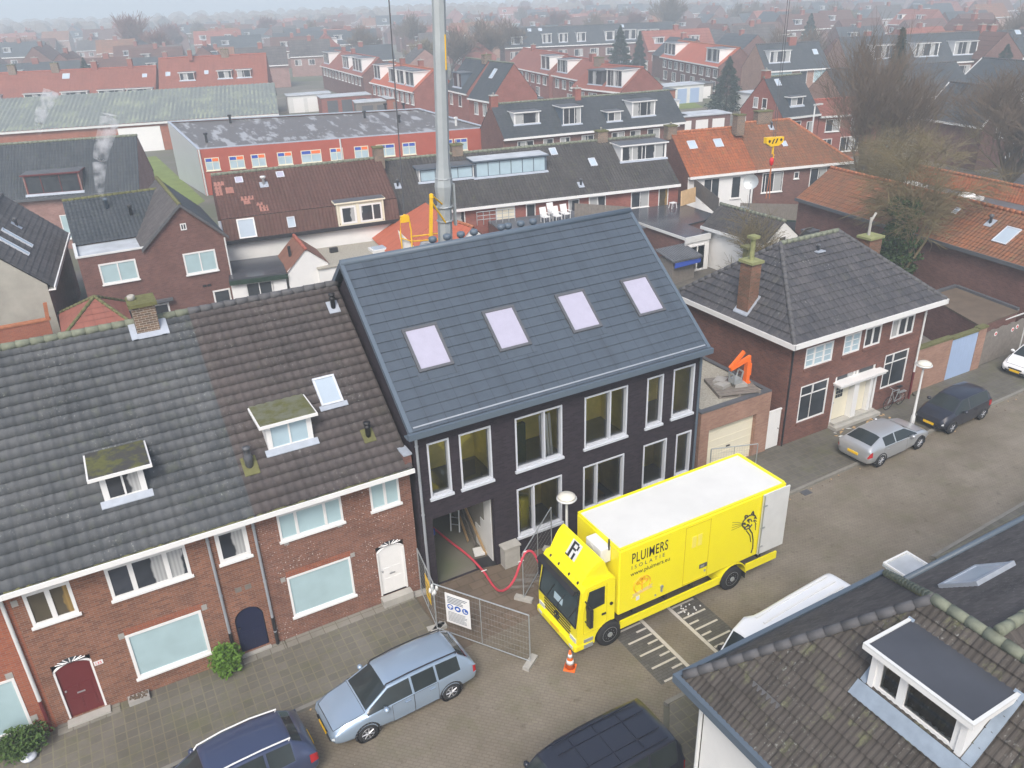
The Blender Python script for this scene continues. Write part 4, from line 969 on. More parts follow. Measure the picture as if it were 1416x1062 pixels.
def neighbour():
    h = thing('slate_house', 'low dark slate roofed house with a pale roof window joined to the corner house', 'house')
    x0, x1, y1, z0, yr, zr = 12.85, 30.0, 9.5, 5.36, 5.6, 8.5
    L = y1-yr; s = math.hypot(L, zr-z0)
    tile_roof(MB(), (x1,y1,z0), (-1,0,0), (0,-L,zr-z0), x1-x0, s, ur=None, tw=.2, tl=.14, amp=.006, step=.014, prof=FLAT).build('roof', 'tile_slate', h)
    tile_roof(MB(), (x0,yr-L,z0), (1,0,0), (0,L,zr-z0), x1-x0, s, tw=.24, tl=.33, amp=.028, step=.03, prof=(0,.45,.75,.75,.5,.1)).build('rear_roof', 'tile_br', h)
    ridge_tiles((x0,yr,zr+.04),(x1,yr,zr+.04),.115,.36).build('ridge', 'lichen', h, True)
    mb = MB().quad((x1,y1-.35,0),(16.3,y1-.35,0),(16.3,y1-.35,z0-.1),(x1,y1-.35,z0-.1)); mb.quad((x1,yr-L+.3,0),(x1,y1-.35,0),(x1,y1-.35,z0),(x1,yr-L+.3,z0)); mb.build('wall', 'wrender', h)
    MB().bar((16.3,y1+.09,z0-.0),(x1,y1+.09,z0-.0),.085,10).build('eaves_gutter', 'slateblue', h, True)
    V = Vector((0,-L,zr-z0)).normalized()
    roof_window(h, Vector((17.05,8.3,z0+(y1-8.3)*(zr-z0)/L)), (-1,0,0), V, 1.4, 1.05, 'lead', 'gskyd', .09, .1)
    p = MB().box(19.3,20.25,9.16,11.95,.1,2.95).build('bay', 'wrender', h); MB().box(19.2,20.3,9.17,12.02,2.952,3.04).build('bay_roof', 'frost', p)
    e = MB(); e.box(19.2,20.3,11.96,12.02,3.042,3.1); e.box(19.2,19.26,9.2,11.958,3.042,3.1); e.box(20.24,20.3,9.2,11.958,3.042,3.1); e.build('bay_kerb', 'white', p)
    MB().box(19.15,19.35,9.5,9.9,3.05,3.1).build('lead_flashing','lead',p)
    place(h, (21, y1, 0))
neighbour()

# ================================================================ HOUSES BEHIND
def ghouse(name, label, cat, A, B, half, ze, zr, wall, roof, ridge='ridge', detail=1, wins=(), gl=(), gr=(), dorms=(), skl=(), chim=(), fascia='white', group=None, zb=0., vents=(), front=None, hipr=False, hipl=False, bargeboard=None):
    A, B = Vector((*A, 0)), Vector((*B, 0)); L = (B-A).length; ang = math.atan2(B.y-A.y, B.x-A.x)
    h = thing(name, label, cat, group); o = .3
    dz = zr-ze; tn = dz/half; s = math.hypot(half, dz); V = (0, half, dz); D = 2*half
    ha = half*.9 if hipl else 0; hb = half*.9 if hipr else 0
    mb = MB(); zt = ze-.02
    mb.quad((0,o,zb),(L,o,zb),(L,o,zt),(0,o,zt)) if not front else None
    mb.quad((L,D-o,zb),(0,D-o,zb),(0,D-o,zt),(L,D-o,zt))
    if hipl: mb.quad((o,D-o,zb),(o,o,zb),(o,o,zt),(o,D-o,zt))
    else: mb.poly([(.02,o,zb),(.02,o,zt+o*tn-.04),(.02,half,zr-.06),(.02,D-o,zt+o*tn-.04),(.02,D-o,zb)])
    if hipr: mb.quad((L-o,o,zb),(L-o,D-o,zb),(L-o,D-o,zt),(L-o,o,zt))
    else: mb.poly([(L-.02,o,zb),(L-.02,o,zt+o*tn-.04),(L-.02,half,zr-.06),(L-.02,D-o,zt+o*tn-.04),(L-.02,D-o,zb)][::-1])
    mb.build('wall', wall, h)
    if front:
        MB().quad((0,o,zb),(L,o,zb),(L,o,zt),(0,o,zt)).build('front_wall', front, h)
    kw = dict(ul=(lambda v: ha*v/s) if hipl else None, ur=(lambda v: L-hb*v/s) if hipr else None)
    kr = dict(ul=(lambda v: hb*v/s) if hipr else None, ur=(lambda v: L-ha*v/s) if hipl else None)
    if detail == 2: t = dict(tw=.25, tl=.36, amp=.035, step=.03, prof=(0,.9,1,.3))
    elif detail == 1: t = dict(tw=.25, tl=.36, amp=0, step=.035, prof=FLAT)
    else: t = dict(tw=.5, tl=.9, amp=0, step=.02, prof=FLAT)
    if detail == 0: t['tw'] = max(.5, L/14)
    tile_roof(MB(), (0,0,ze), (1,0,0), V, L, s, **t, **kw).build('roof', roof, h)
    t2 = dict(t, tw=max(t['tw'], 1.), tl=1., prof=FLAT)
    tile_roof(MB(), (L,D,ze), (-1,0,0), (0,-half,dz), L, s, **t2, **kr).build('rear_roof', roof, h)
    if hipr: tile_roof(MB(), (L,0,ze), (0,1,0), (-hb,0,dz), D, math.hypot(hb,dz), ul=lambda v: half*v/math.hypot(hb,dz), ur=lambda v: D-half*v/math.hypot(hb,dz), **t).build('hip_slope', roof, h)
    if hipl: tile_roof(MB(), (0,D,ze), (0,-1,0), (ha,0,dz), D, math.hypot(ha,dz), ul=lambda v: half*v/math.hypot(ha,dz), ur=lambda v: D-half*v/math.hypot(ha,dz), **t).build('hip_slope', roof, h)
    if detail:
        ridge_tiles((ha,half,zr+.05),(L-hb,half,zr+.05),.13,.4).build('ridge', ridge, h, True)
        if hipr:
            for y in (0, D): ridge_tiles((L,y,ze+.05),(L-hb,half,zr+.05),.12,.4).build('hip_ridge', ridge, h, True)
        if hipl:
            for y in (0, D): ridge_tiles((0,y,ze+.05),(ha,half,zr+.05),.12,.4).build('hip_ridge', ridge, h, True)
    if fascia: MB().box(0,L,-.1,-.02,ze-.16,ze+.06).box(0,L,-.019,o-.003,ze-.159,ze-.10).build('eaves_fascia', fascia, h)
    if bargeboard:
        b = MB()
        for x in (0, L):
            for y, sg in ((0,1),(D,-1)): b.obox((x-.05,y,ze-.12),(.1,0,0),(0,sg*half,dz),(0,0,.24))
        b.build('bargeboard', bargeboard, h)
    for x, z, w_, hh, cols, pm in wins: window(h, (x,o,z), (1,0,0), (0,-1,0), w_, hh, cols, .07 if detail else .1, pm=pm, proud=.05, depth=.05, pane_back=.03, sill=detail > 0)
    for y, z, w_, hh, cols, pm in gl: window(h, (.02,y+w_,z), (0,-1,0), (-1,0,0), w_, hh, cols, .07, pm=pm, proud=.05, depth=.05, pane_back=.03)
    for y, z, w_, hh, cols, pm in gr: window(h, (L-.02,y,z), (0,1,0), (1,0,0), w_, hh, cols, .07, pm=pm, proud=.05, depth=.05, pane_back=.03)
    for d in dorms:
        x0, x1, yf, zt_, cols, wm, ck = d[:7]
        dormer(h, x0, x1, yf, zt_, cols, wm=wm, cheek=ck, roofm=d[7] if len(d) > 7 else 'felt', rowpane=d[8] if len(d) > 8 else 'gcurt', plane=(0, ze, tn))
    for x, y, w_, l_ in skl: roof_window(h, (x,y,ze+y*tn), (1,0,0), V, w_, l_, 'alu', 'gskyd', .06, .1)
    for x, dy, wx, wy, hh, m_ in chim: chimney(h, x, half+dy, zr-.5, zr+hh, wx, wy, m_, 'concrete' if m_ != 'brick_chim' else 'moss', pots=1 if wx > .5 else 0)
    for x, y in vents:
        z = ze+y*tn; v = MB().lathe((x,y,z-.1),[(.08,0),(.08,.5),(.13,.52),(.13,.66),(0,.7)],10).build('roof_vent','greydark',h,True)
        MB().obox((x-.25,y-.25,z-.25*tn+.06),(.5,0,0),(0,.5,.5*tn),(0,0,.02)).build('lead_flashing','lead',v)
    setat(h, A, ang); return h, ang, L

# ---- maroon mansard house with a long white rear wall
def maroon():
    A, B = Vector((8.9,57.7,0)), Vector((21.3,56.2,0)); L = (B-A).length; ang = math.atan2(B.y-A.y, B.x-A.x)
    h = thing('mansard_house', 'long house with a maroon tiled mansard roof and a white rear wall', 'house')
    mb = MB().quad((0,.25,0),(L,.25,0),(L,.25,4.15),(0,.25,4.15)); mb.build('front_wall', 'wrender', h)
    w = MB(); P = [(.25,0),(.25,4.15),(.5,5.62),(4.6,7.9),(8.7,5.6),(8.7,0)]
    w.poly([(0.02,y,z) for y,z in P]); w.poly([(L-.02,y,z) for y,z in P][::-1]); w.build('wall', 'brick_brown', h)
    t = dict(tw=.25, tl=.36, amp=.035, step=.03, prof=(0,.9,1,.3))
    tile_roof(MB(), (0,0,4.2), (1,0,0), (0,.5,1.45), L, math.hypot(.5,1.45), holes=((8.05,11.2,.05,1.6),), **t).build('mansard_slope', 'tile_maroon', h)
    tile_roof(MB(), (0,.5,5.65), (1,0,0), (0,4.1,2.3), L, math.hypot(4.1,2.3), **t).build('roof', 'tile_maroon', h)
    tile_roof(MB(), (L,8.7,5.65), (-1,0,0), (0,-4.1,2.3), L, math.hypot(4.1,2.3), tw=1., tl=1., amp=0, prof=FLAT).build('rear_roof', 'tile_maroon', h)
    ridge_tiles((0,4.6,8.0),(L,4.6,8.0),.13,.4).build('ridge', 'lichen', h, True)
    tn = 2.3/4.1; V = Vector((0,4.1,2.3)).normalized()
    M['tile_patch'] = tile('newer_pink_tiles', (.42,.2,.16), (.36,.17,.13), moss_amt=0)
    pt = MB()
    for x0, x1, y0, y1 in ((.02,.75,3.5,3.9),(.02,.5,2.6,3.5),(.75,1.3,2.7,3.3),(1.6,2.5,1.9,2.3),(1.75,2.2,1.55,1.9),(2.55,3.0,1.3,1.6),(2.7,3.3,.75,1.3)):
        tile_roof(pt, (x0,y0,5.65+(y0-.5)*tn+.02), (1,0,0), V, x1-x0, (y1-y0)/V.y, **t)
    pt.build('patched_tiles', 'tile_patch', h)
    for x, y in ((1.55,3.6),(4.5,3.7)): roof_window(h, (x,y,5.65+(y-.5)*tn), (1,0,0), V, .55, .6, 'alu', 'gsky', .06, .1)
    v = MB().lathe((3.45,3.2,7.0),[(.09,0),(.09,.6),(.13,.62),(.2,.7),(.2,.8),(0,.82)],12).build('roof_vent', 'offwhite', h, True)
    MB().obox((3.15,2.9,5.65+2.4*tn+.05),(.6,0,0),(0,.5,.5*tn),(0,0,.02)).build('lead_flashing','lead',v)
    Vm = Vector((0,.5,1.45)).normalized()
    roof_window(h, (.95,.02,4.28), (1,0,0), Vm, 1.2, 1.35, 'white', 'gskyd', .09, .12)
    roof_window(h, (4.35,.12,4.6), (1,0,0), Vm, .55, .75, 'alu', 'gskyd', .06, .12)
    d = MB().box(7.9,8.0,-.05,.9,4.2,5.85).box(11.25,11.35,-.05,.9,4.2,5.85).box(8.0,11.25,.05,.1,4.2,5.85).build('dormer', 'cream', h)
    MB().box(7.75,11.5,-.12,1.2,5.852,5.95).build('dormer_fascia','cream',d); MB().box(7.8,11.45,-.08,1.25,5.952,5.98).build('dormer_roof','felt',d)
    window(d,(8.15,.05,4.35),(1,0,0),(0,-1,0),1.15,1.3,(1,),.14,'white','gcurt',False,.06,.1); window(d,(9.55,.05,4.35),(1,0,0),(0,-1,0),1.65,1.3,(.6,.4),.12,'white','gcurt',False,.06,.1)
    MB().box(8.0,11.25,-.04,.049,4.16,4.33).box(9.32,9.53,-.04,.049,4.33,5.85).build('dormer_panel','cream',d)
    MB().box(-.05,L+.02,-.14,-.02,4.0,4.26).build('gutter', 'black', h)
    chimney(h, L-.1, 4.6, 7.2, 8.75, .75, .7, 'brick_chim', 'moss', 0)
    b = MB().bar((-.15,-.05,4.0),(-.15,.4,5.6),.12,8).build('rainwater_pipe','zinc',h)
    setat(h, A, ang)
    # flat extensions
    e = thing('gravel_roof_annex', 'white walled annex with a gravel flat roof below the maroon mansard roof', 'annex')
    MB().prism([(13.6,52.0,0),(20.2,52.0,0),(20.9,56.0,0),(14.2,56.9,0)],(0,0,2.85)).build('wall','wrender',e)
    MB().prism([(13.5,51.9,2.852),(20.3,51.9,2.852),(20.9,56.0,2.852),(14.2,56.9,2.852)],(0,0,.06)).build('roof','gravel',e)
    k = MB().box(17.9,19.1,53.1,54.2,2.914,3.1).build('roof_light','offwhite',e); MB().box(18.05,18.95,53.25,54.05,3.102,3.16).build('pane','gskyd',k)
    m_ = MB()
    for i in range(16): m_.lathe((rnd.uniform(19.2,20.5),rnd.uniform(53.5,55.8),2.91),[(rnd.uniform(.1,.3),0),(.1,.05),(0,.07)],7)
    m_.build('roof_moss','leafm',e,True); MB().box(15.4,15.95,55.0,55.3,2.914,3.25).build('vent_box','black',e); place(e,(17,54,0))
    e = thing('veranda', 'flat dark roofed veranda with a green fascia and white corner panels', 'veranda')
    MB().prism([(7.9,53.0,2.85),(11.5,52.3,2.85),(12.2,56.6,2.85),(8.8,57.2,2.85)],(0,0,.12)).build('roof','feltwet',e)
    MB().obox((7.9,52.95,2.55),(3.65,-.7,0),(0,.08,0),(0,0,.3)).build('fascia','leafd',e)
    MB().obox((8.0,53.2,0),(.9,-.17,0),(.02,.1,0),(0,0,2.54)).obox((10.6,52.7,0),(.85,-.17,0),(.02,.1,0),(0,0,2.54)).build('corner_panel','white',e)
    window(e,(8.9,53.1,.3),(1,-.19,0),(-.19,-1,0),1.7,2.2,(1,1),.08,'white','gdark',False); place(e,(9.8,54.5,0))
    # little brown gable beside it
    e = thing('brown_tiled_porch', 'small porch with a steep brown tiled roof and white gable', 'porch')
    a, b_ = Vector((13.0,52.3,4.3)), Vector((13.3,56.3,4.3)); V1 = Vector((-1.45,.1,-1.45)); V2 = Vector((1.5,.1,-1.3))
    for V_, s_ in ((V1,1),(V2,-1)):
        O = a+V_; tile_roof(MB(), O if s_ > 0 else b_+V_, (b_-a) if s_ < 0 else (b_-a), -V_, (b_-a).length, V_.length, tw=.3, tl=.5, amp=0, step=.04, prof=FLAT) if 0 else None
    r = MB(); 
    r.add([a+V1,b_+V1,b_,a],[(0,1,2,3)],[((0,0),(8,0),(8,6),(0,6))]); r.add([b_+V2,a+V2,a,b_],[(0,1,2,3)],[((0,0),(8,0),(8,6),(0,6))]); 
    M['tile_brown'] = tile('brown_concrete_tiles', (.26,.125,.085), (.2,.10,.075), moss_amt=.2)
    r.build('roof','tile_brown',e); ridge_tiles(a,b_,.12,.4).build('ridge','ridge_r',e,True)
    f = Vector((0,.08,0)); MB().prism([a+V1*.95+f,a+f+Vector((0,0,-.06)),a+V2*.95+f,Vector(((a+V2*.95).x,(a+V2).y,0)),Vector(((a+V1*.95).x,(a+V1).y,0))],(0,.1,0)).build('gable','white',e)
    MB().lathe((12.3,54,3.5),[(.1,0),(.1,.7),(.0,.72)],8).build('roof_vent','black',e); place(e,(13,54,0))
maroon()
# ---- black row
ghouse('dormered_terrace', 'low black tiled terrace with grey and white dormers and a white gutter', 'terrace', (21.45,57.1), (45.1,52.7), 4.9, 4.2, 7.5, 'brick_red', 'tile_black', 'lichen', 2,
  wins=[(3.75,2.5,1.6,1.5,(1,1),'gcurt'),(7.9,2.55,1.55,1.4,(1,),'cream'),(10.4,1.9,.8,2.05,(1,),'gdark'),(14.05,1.9,.95,2.0,(1,),'gcurt'),(15.85,2.7,1.5,1.25,(1,1),'gcurt'),(19.65,2.6,1.65,1.35,(1,1),'gcurt'),(22.2,1.9,.9,2.1,(1,),'gwarm')],
  dorms=[(2.45,6.9,2.6,6.95,(1,1.6,1),'slateblue','offwhite','felt','gblue2'),(6.95,13.05,2.5,7.15,(1,1,1,1,1,1),'slateblue','slateblue','frost','gblue2'),(19.75,24.0,2.6,7.25,(1,1,.35,1,1),'white','white','felt')],
  skl=[(14.0,3.9,.6,.8),(17.0,2.5,.6,.9)], chim=[(6.2,.1,.9,.8,.7,'brick_chim'),(19.0,.1,.9,.8,.75,'brick_chim')], vents=[(15.4,.9),(12.75,2.7),(.7,2.5)])
# ---- black tiled street row further back
ghouse('grey_terrace', 'grey tiled terrace with four white dormers beyond the black tiled terrace', 'terrace', (42.2,78.1), (64.2,74.6), 4.2, 5, 8.1, 'brick_brown', 'tile_dark', 'lichen', 1,
  wins=[(x,3.4,w_,1.2,c,'gcurt') for x,w_,c in ((1.6,1.9,(1,1)),(4.6,1.2,(1,)),(6.6,1.2,(1,1)),(9.2,2.2,(1,1,1)),(12.9,1.6,(1,1)),(15.2,1.3,(1,)),(17.4,1.6,(1,1)))],
  dorms=[(1.75,4.7,1.5,7.35,(1,2),'white','white'),(7.2,9.5,1.0,7.55,(1,1,1),'white','slateblue'),(12.6,14.4,.9,6.7,(1,1),'white','slateblue'),(15.85,18.8,1.2,7.5,(1,1,1),'white','white')],
  chim=[(10.4,0,.7,.7,1.,'brick_red'),(.4,0,.8,.7,.9,'brick_red')])
# ---- orange pair on the right of it
ghouse('orange_tiled_house', 'bright orange pantiled house with two roof windows and white rear wall', 'house', (47.4,54.2), (53.9,52.9), 3.9, 4.2, 7.4, 'brick_brown', 'tile_orange', 'ridge_o', 2, front='white',
  wins=[(1.55,1.9,1.6,2.0,(1,1),'gdark'),(4.35,1.9,.95,1.95,(1,),'gdark')], skl=[(1.15,2.35,.8,.9),(3.75,2.3,.8,.9)], chim=[(.1,.2,.9,.8,.6,'brick_chim'),(6.3,-.9,.8,.8,1.2,'brick_chim')])
ghouse('hipped_orange_house', 'brown orange hipped pantile house with a tall mossy chimney', 'house', (53.95,52.88), (63.4,50.5), 4.6, 4.2, 7.6, 'brick_brown', 'tile_orange2', 'ridge_o', 2, hipr=True,
  wins=[(.75,2.1,2.1,1.75,(.3,1,1),'gcurt'),(3.95,3.1,.5,.6,(1,),'gdark'),(5.6,1.9,1.7,2.0,(1,1),'gcurt')], skl=[(3.6,2.0,.5,.6)], chim=[(2.9,.1,1.5,.8,.9,'brick_chim')], vents=[(3.4,3.9)])
# ---- red gabled house
ghouse('red_gabled_house', 'red brick house with three white gable windows and a dark mossy roof', 'house', (73.0,68.4), (78.6,68.0), 3.9, 5.2, 9.3, 'brick_red', 'tile_dark', 'lichen', 1, fascia='offwhite',
  wins=[(.6,3.3,2.4,1.4,(1,1,1),'gdark'),(3.9,3.2,.9,1.3,(1,),'gcurt'),(.9,.9,2.6,1.6,(1,1),'gdark')], gl=[(2.9,5.95,.8,1.15,(1,),'gcurt'),(4.4,5.95,.8,1.15,(1,),'gcurt'),(6.3,3.5,1.0,1.25,(1,),'gcurt'),(1.0,3.5,1.0,1.25,(1,),'gcurt')],
  dorms=[(1.75,3.7,1.0,7.2,(1,1),'white','slateblue')], skl=[(1.3,3.0,.7,.9)], chim=[(.5,.2,.8,.7,.7,'brick_red')])
ghouse('red_side_wing', 'lower red brick wing with a flat front and white windows behind the bare tree', 'house', (78.65,68.0), (86.5,65.5), 3.6, 4.9, 6.3, 'brick_red', 'tile_red', 'ridge_r', 1, fascia='offwhite',
  wins=[(.9,3.1,1.9,1.4,(1,1),'gcurt'),(4.2,3.1,1.5,1.4,(1,1),'gcurt'),(.7,.7,1.3,1.6,(1,1),'gdark'),(3.1,.7,2.4,1.7,(1,1,1),'gcurt')])
ghouse('cross_gable_house', 'house with a white edged gable half hidden by the large bare tree', 'house', (88.0,62.0), (86.6,53.5), 3.6, 4.5, 8.2, 'brick_brown', 'tile_dark', 'ridge', 1, bargeboard='white', gr=[(2.2,3.2,1.4,1.3,(1,1),'gdark'),(4.4,1.0,1.6,1.5,(1,1),'gcurt')])
# ---- long orange roofed building along the right
ghouse('long_orange_building', 'long orange pantiled building with a blank brown brick wall behind the yards', 'building', (47.7,42.6), (45.2,22.9), 2.95, 4.55, 6.5, 'brick_brown', 'tile_orange2', 'ridge_o', 2, fascia='greydark', skl=[(15.9,.9,.95,1.3),(12.0,1.9,.35,.5)], vents=[(14.8,1.9)])
def flat_orange():
    h = thing('flat_roofed_hall', 'flat roofed hall with domed roof lights and an orange tiled mansard edge', 'hall')
    MB().prism([(52.4,40.5,0),(50.4,24,0),(61.2,24,0),(62.8,44.0,0)],(0,0,3.7)).build('wall','brick_brown',h)
    MB().prism([(52.4,40.6,3.702),(50.4,24,3.702),(60.6,24,3.702),(62.4,44.0,3.702)],(0,0,.05)).build('roof','felt',h)
    A, B = Vector((62.9,44.5,3.7)), Vector((60.8,24,3.7)); tile_roof(MB(), A, (B-A), (.45,0,1.15), (B-A).length, 1.25, tw=.25, tl=.34, amp=.035, step=.03, prof=(0,.9,1,.3)).build('mansard_slope','tile_orange',h)
    ridge_tiles(A+Vector((.45,0,1.2)), B+Vector((.45,0,1.2)), .13, .4).build('ridge','ridge_o',h,True)
    for x, y in ((60.0,37.0),(60.2,42.0)): 
        k = MB().box(x-.9,x+.9,y-.8,y+.8,3.754,4.0).build('roof_light','offwhite',h); MB().lathe((x,y,4.0),[(.75,0),(.65,.15),(.35,.26),(0,.3)],12).build('dome','white',k,True)
    MB().lathe((58.3,31.5,3.75),[(.15,0),(.15,.5),(.25,.55),(0,.7)],10).build('roof_vent','greydark',h); place(h,(57,33,0))
flat_orange()
def white_shed():
    h, a, l = ghouse('white_gabled_shed', 'small white gabled annex with a black mossy roof and one dark gable window', 'annex', (40.75,45.0), (40.85,38.7), 1.75, 3.0, 4.4, 'wrender', 'tile_black', 'lichen', 2, fascia='offwhite', gr=[(1.3,2.35,.75,1.05,(1,),'gdark')], bargeboard=None)
    h = thing('flat_roofed_extension', 'dark flat roofed extension with a brick side wall and white garden doors', 'extension')
    MB().prism([(38.6,50.2,0),(38.5,44.4,0),(40.7,44.1,0),(41.0,47.0,0),(44.6,47.4,0),(45.0,52.6,0),(39.2,53.6,0)],(0,0,2.6)).build('wall','brick_brown',h)
    MB().prism([(38.55,50.2,2.602),(38.42,44.3,2.602),(40.75,44.0,2.602),(41.1,46.9,2.602),(44.7,47.3,2.602),(45.05,52.5,2.602),(39.2,53.5,2.602)],(0,0,.09)).build('roof','feltwet',h)
    MB().box(38.36,40.76,43.9,43.99,2.3,2.75).box(38.36,38.41,44.0,50.3,2.55,2.75).build('fascia','offwhite',h)
    MB().box(38.42,40.72,43.985,44.08,0,2.3).build('white_wall','white',h)
    window(h,(38.8,43.98,.05),(1,0,0),(0,-1,0),1.6,2.0,(1,1),.12,'white','gcurt',False)
    place(h,(41,48,0))
    f = thing('terrace_fence', 'grey board fence closing the end of the flat roof terrace', 'fence')
    m_ = MB(); A, B = Vector((48.0,54.3,2.69)), Vector((44.75,47.6,2.69)); n = 26
    for i in range(n): p = A+(B-A)*(i/n); m_.obox(p,(B-A)*(.9/n),(.03,0,0),(0,0,1.35))
    m_.build('board_panel','wood',f); place(f,(46.4,51,2.69))
    o = MB().obox((44.3,51.6,2.7),(1.9,.45,0),(.25,.35,1.15),(.05,-.05,.02)).build('plywood_sheet','timber',None,loc=(44.3,51.6,2.7)); o['label']='orange plywood sheet leaning on the terrace wall'; o['category']='plywood'
    s = thing('stool', 'small white plastic stool on the dark flat roof terrace', 'stool')
    c = Vector((43.4,51.5,2.7)); MB().box(c.x-.25,c.x+.25,c.y-.2,c.y+.2,c.z+.42,c.z+.47).build('seat','white',s)
    for i in (-1,1):
        for j in (-1,1): MB().bar(c+Vector((i*.2,j*.15,.42)),c+Vector((i*.26,j*.2,0)),.03,6).build('leg','white',s)
    place(s,c)
    l = thing('lean_to_shed','low shed with a grey corrugated roof and a blue tarpaulin front','shed')
    MB().prism([(36.2,42.6,0),(38.5,42.9,0),(38.4,44.1,0),(36.3,44.2,0)],(0,0,1.7)).build('wall','wood',l)
    r = MB()
    for i in range(14): r.bar((36.1+i*.19,42.3,1.75),(36.1+i*.19,44.4,2.15),.1,6)
    r.build('roof','felt',l); MB().obox((36.15,42.3,1.3),(2.45,.12,0),(0,.04,0),(0,0,.36)).build('tarpaulin','blue',l); place(l,(37.3,43.3,0))
white_shed()
# ---- brown brick L shaped house behind the row
def brown_house():
    h = thing('brown_gabled_house', 'brown brick house with a plain gable, white windows and a black tiled side roof', 'house')
    F, x0, xm, x1, ap = 54.0, -.35, 3.46, 8.35, 5.98; ze, zr = 5.6, 7.95; yb = 64.0
    mb = MB(); mb.poly([(x0,F,0),(x1,F,0),(x1,F,ze),(ap,F,zr-.1),(xm,F,ze),(x0,F,ze)]); mb.quad((x1,F,0),(x1,yb,0),(x1,yb,ze),(x1,F,ze)); mb.quad((x0,yb,0),(x0,F,0),(x0,F,ze),(x0,yb,ze)); mb.poly([(x1,yb,0),(x0,yb,0),(x0,yb,ze),(xm,yb,ze),(ap,yb,zr-.1),(x1,yb,ze)])
    mb.build('wall','brick_brown',h)
    for sg in (1,-1):
        hw = x1-ap if sg > 0 else ap-xm; dz = zr-ze+.02
        O = (x1+.15,F-.15,ze-.12) if sg > 0 else (xm-.15,yb,ze-.12); hw2 = hw+.15; dz2 = zr-(ze-.12)
        tile_roof(MB(), O, (0,sg,0), (-sg*hw2,0,dz2), yb-F+.15, math.hypot(hw2,dz2), tw=.25,tl=.36,amp=.012,step=.03,prof=(0,.9,1,.9)).build('roof','tile_slate' if sg < 0 else 'tile_dark',h)
        b = MB(); b.obox((ap+sg*hw2*1.02,F-.2,ze-.22),(-sg*hw2*1.02,0,dz2),(0,.14,0),(0,0,.2)); b.build('verge','ridge',h)
    ridge_tiles((ap,F-.15,zr+.05),(ap,yb,zr+.05),.13,.4).build('ridge','moss',h,True)
    # flat strip behind the parapet and the rear pitched roof
    MB().quad((x0+.05,F+.1,ze-.12),(xm+.6,F+.1,ze-.12),(xm+.6,57.6,ze-.12),(x0+.05,57.6,ze-.12)).build('flat_roof','frost',h)
    MB().box(x0-.08,xm,F-.06,F+.1,ze+.002,ze+.1).box(x0-.08,x0+.1,F+.1,57.6,ze+.002,ze+.1).build('parapet','offwhite',h)
    tile_roof(MB(), (x0,57.4,ze-.05), (1,0,0), (0,4.6,2.0), 6.3, math.hypot(4.6,2.0), tw=.25,tl=.36,amp=.035,step=.03,prof=(0,.9,1,.3)).build('side_roof','tile_dark',h)
    ridge_tiles((x0,62,ze+1.97),(ap,62,ze+1.97),.12,.4).build('ridge','moss',h,True)
    for x, y in ((2.2,60.6),(3.5,59.6)): MB().lathe((x,y,ze+(y-57.4)*.435-.1),[(.1,0),(.1,.6),(.15,.62),(.15,.75),(0,.8)],10).build('roof_vent','slateblue' if x < 3 else 'black',h,True)
    for x, z, w_, hh, pm in ((.66,3.75,2.12,1.3,'gblue'),(5.55,3.45,2.0,1.4,'gblue'),(1.2,.6,2.9,1.3,'gcurt'),(6.9,1.0,1.1,1.1,'gdark')): window(h,(x,F,z),U_,N_,w_,hh,(1,1) if w_ > 1.2 else (1,),.1,pm=pm,proud=.05,depth=.06,sill=True)
    window(h,(5.78,F,6.35),U_,N_,.36,.42,(1,1),.06,pm='gdark',proud=.05,depth=.06,sill=False)
    MB().box(.9,4.4,F-.35,F-.003,2.05,2.2).build('canopy','greydark',h)
    v = MB().box(6.35,6.6,F-.02,F-.002,2.45,2.6).box(6.65,6.9,F-.02,F-.002,2.45,2.6).build('air_vent','black',h)
    pipe(h, 8.28, F-.07, .1, 5.5, .05, 'offwhite'); place(h,(4,F,0))
brown_house()
ghouse('slate_gabled_house', 'grey rendered gabled house with a smooth slate roof and two narrow roof windows', 'house', (-.5,66.0), (-1.95,52.6), 2.6, 4.5, 7.9, 'render', 'tile_slate', 'ridge', 1, skl=[(7.6,1.0,.7,1.9),(9.6,1.0,.7,1.9)], vents=[(6.2,2.0)]) if 0 else None
def slate_house2():
    # slope faces +x: build as a house whose front looks to +x
    A, B = (-1.95,52.6), (-.5,66.0)
    h, a, L = ghouse('slate_gabled_house', 'grey rendered gabled house with a smooth slate roof and two narrow roof windows', 'house', A, B, 3.4, 4.5, 7.7, 'render', 'tile_slate', 'ridge', 1, skl=[(3.2,1.3,.55,1.9),(5.2,1.3,.55,1.9)], vents=[(8.0,2.2)], front='brick_brown')
slate_house2()
ghouse('black_tiled_house', 'black tiled house with a brown framed dormer and pinkish brick wall', 'house', (-8.0,81.6), (5.7,78.0), 4.5, 4.6, 8.6, 'brick_pink', 'tile_dark', 'lichen', 2, fascia='greydark', dorms=[(5.2,9.6,.3,6.5,(.8,1,1),'maroon','brick_pink','felt','gdark')], wins=[(7.2,.9,1.2,2.1,(1,),'gblue')], chim=())
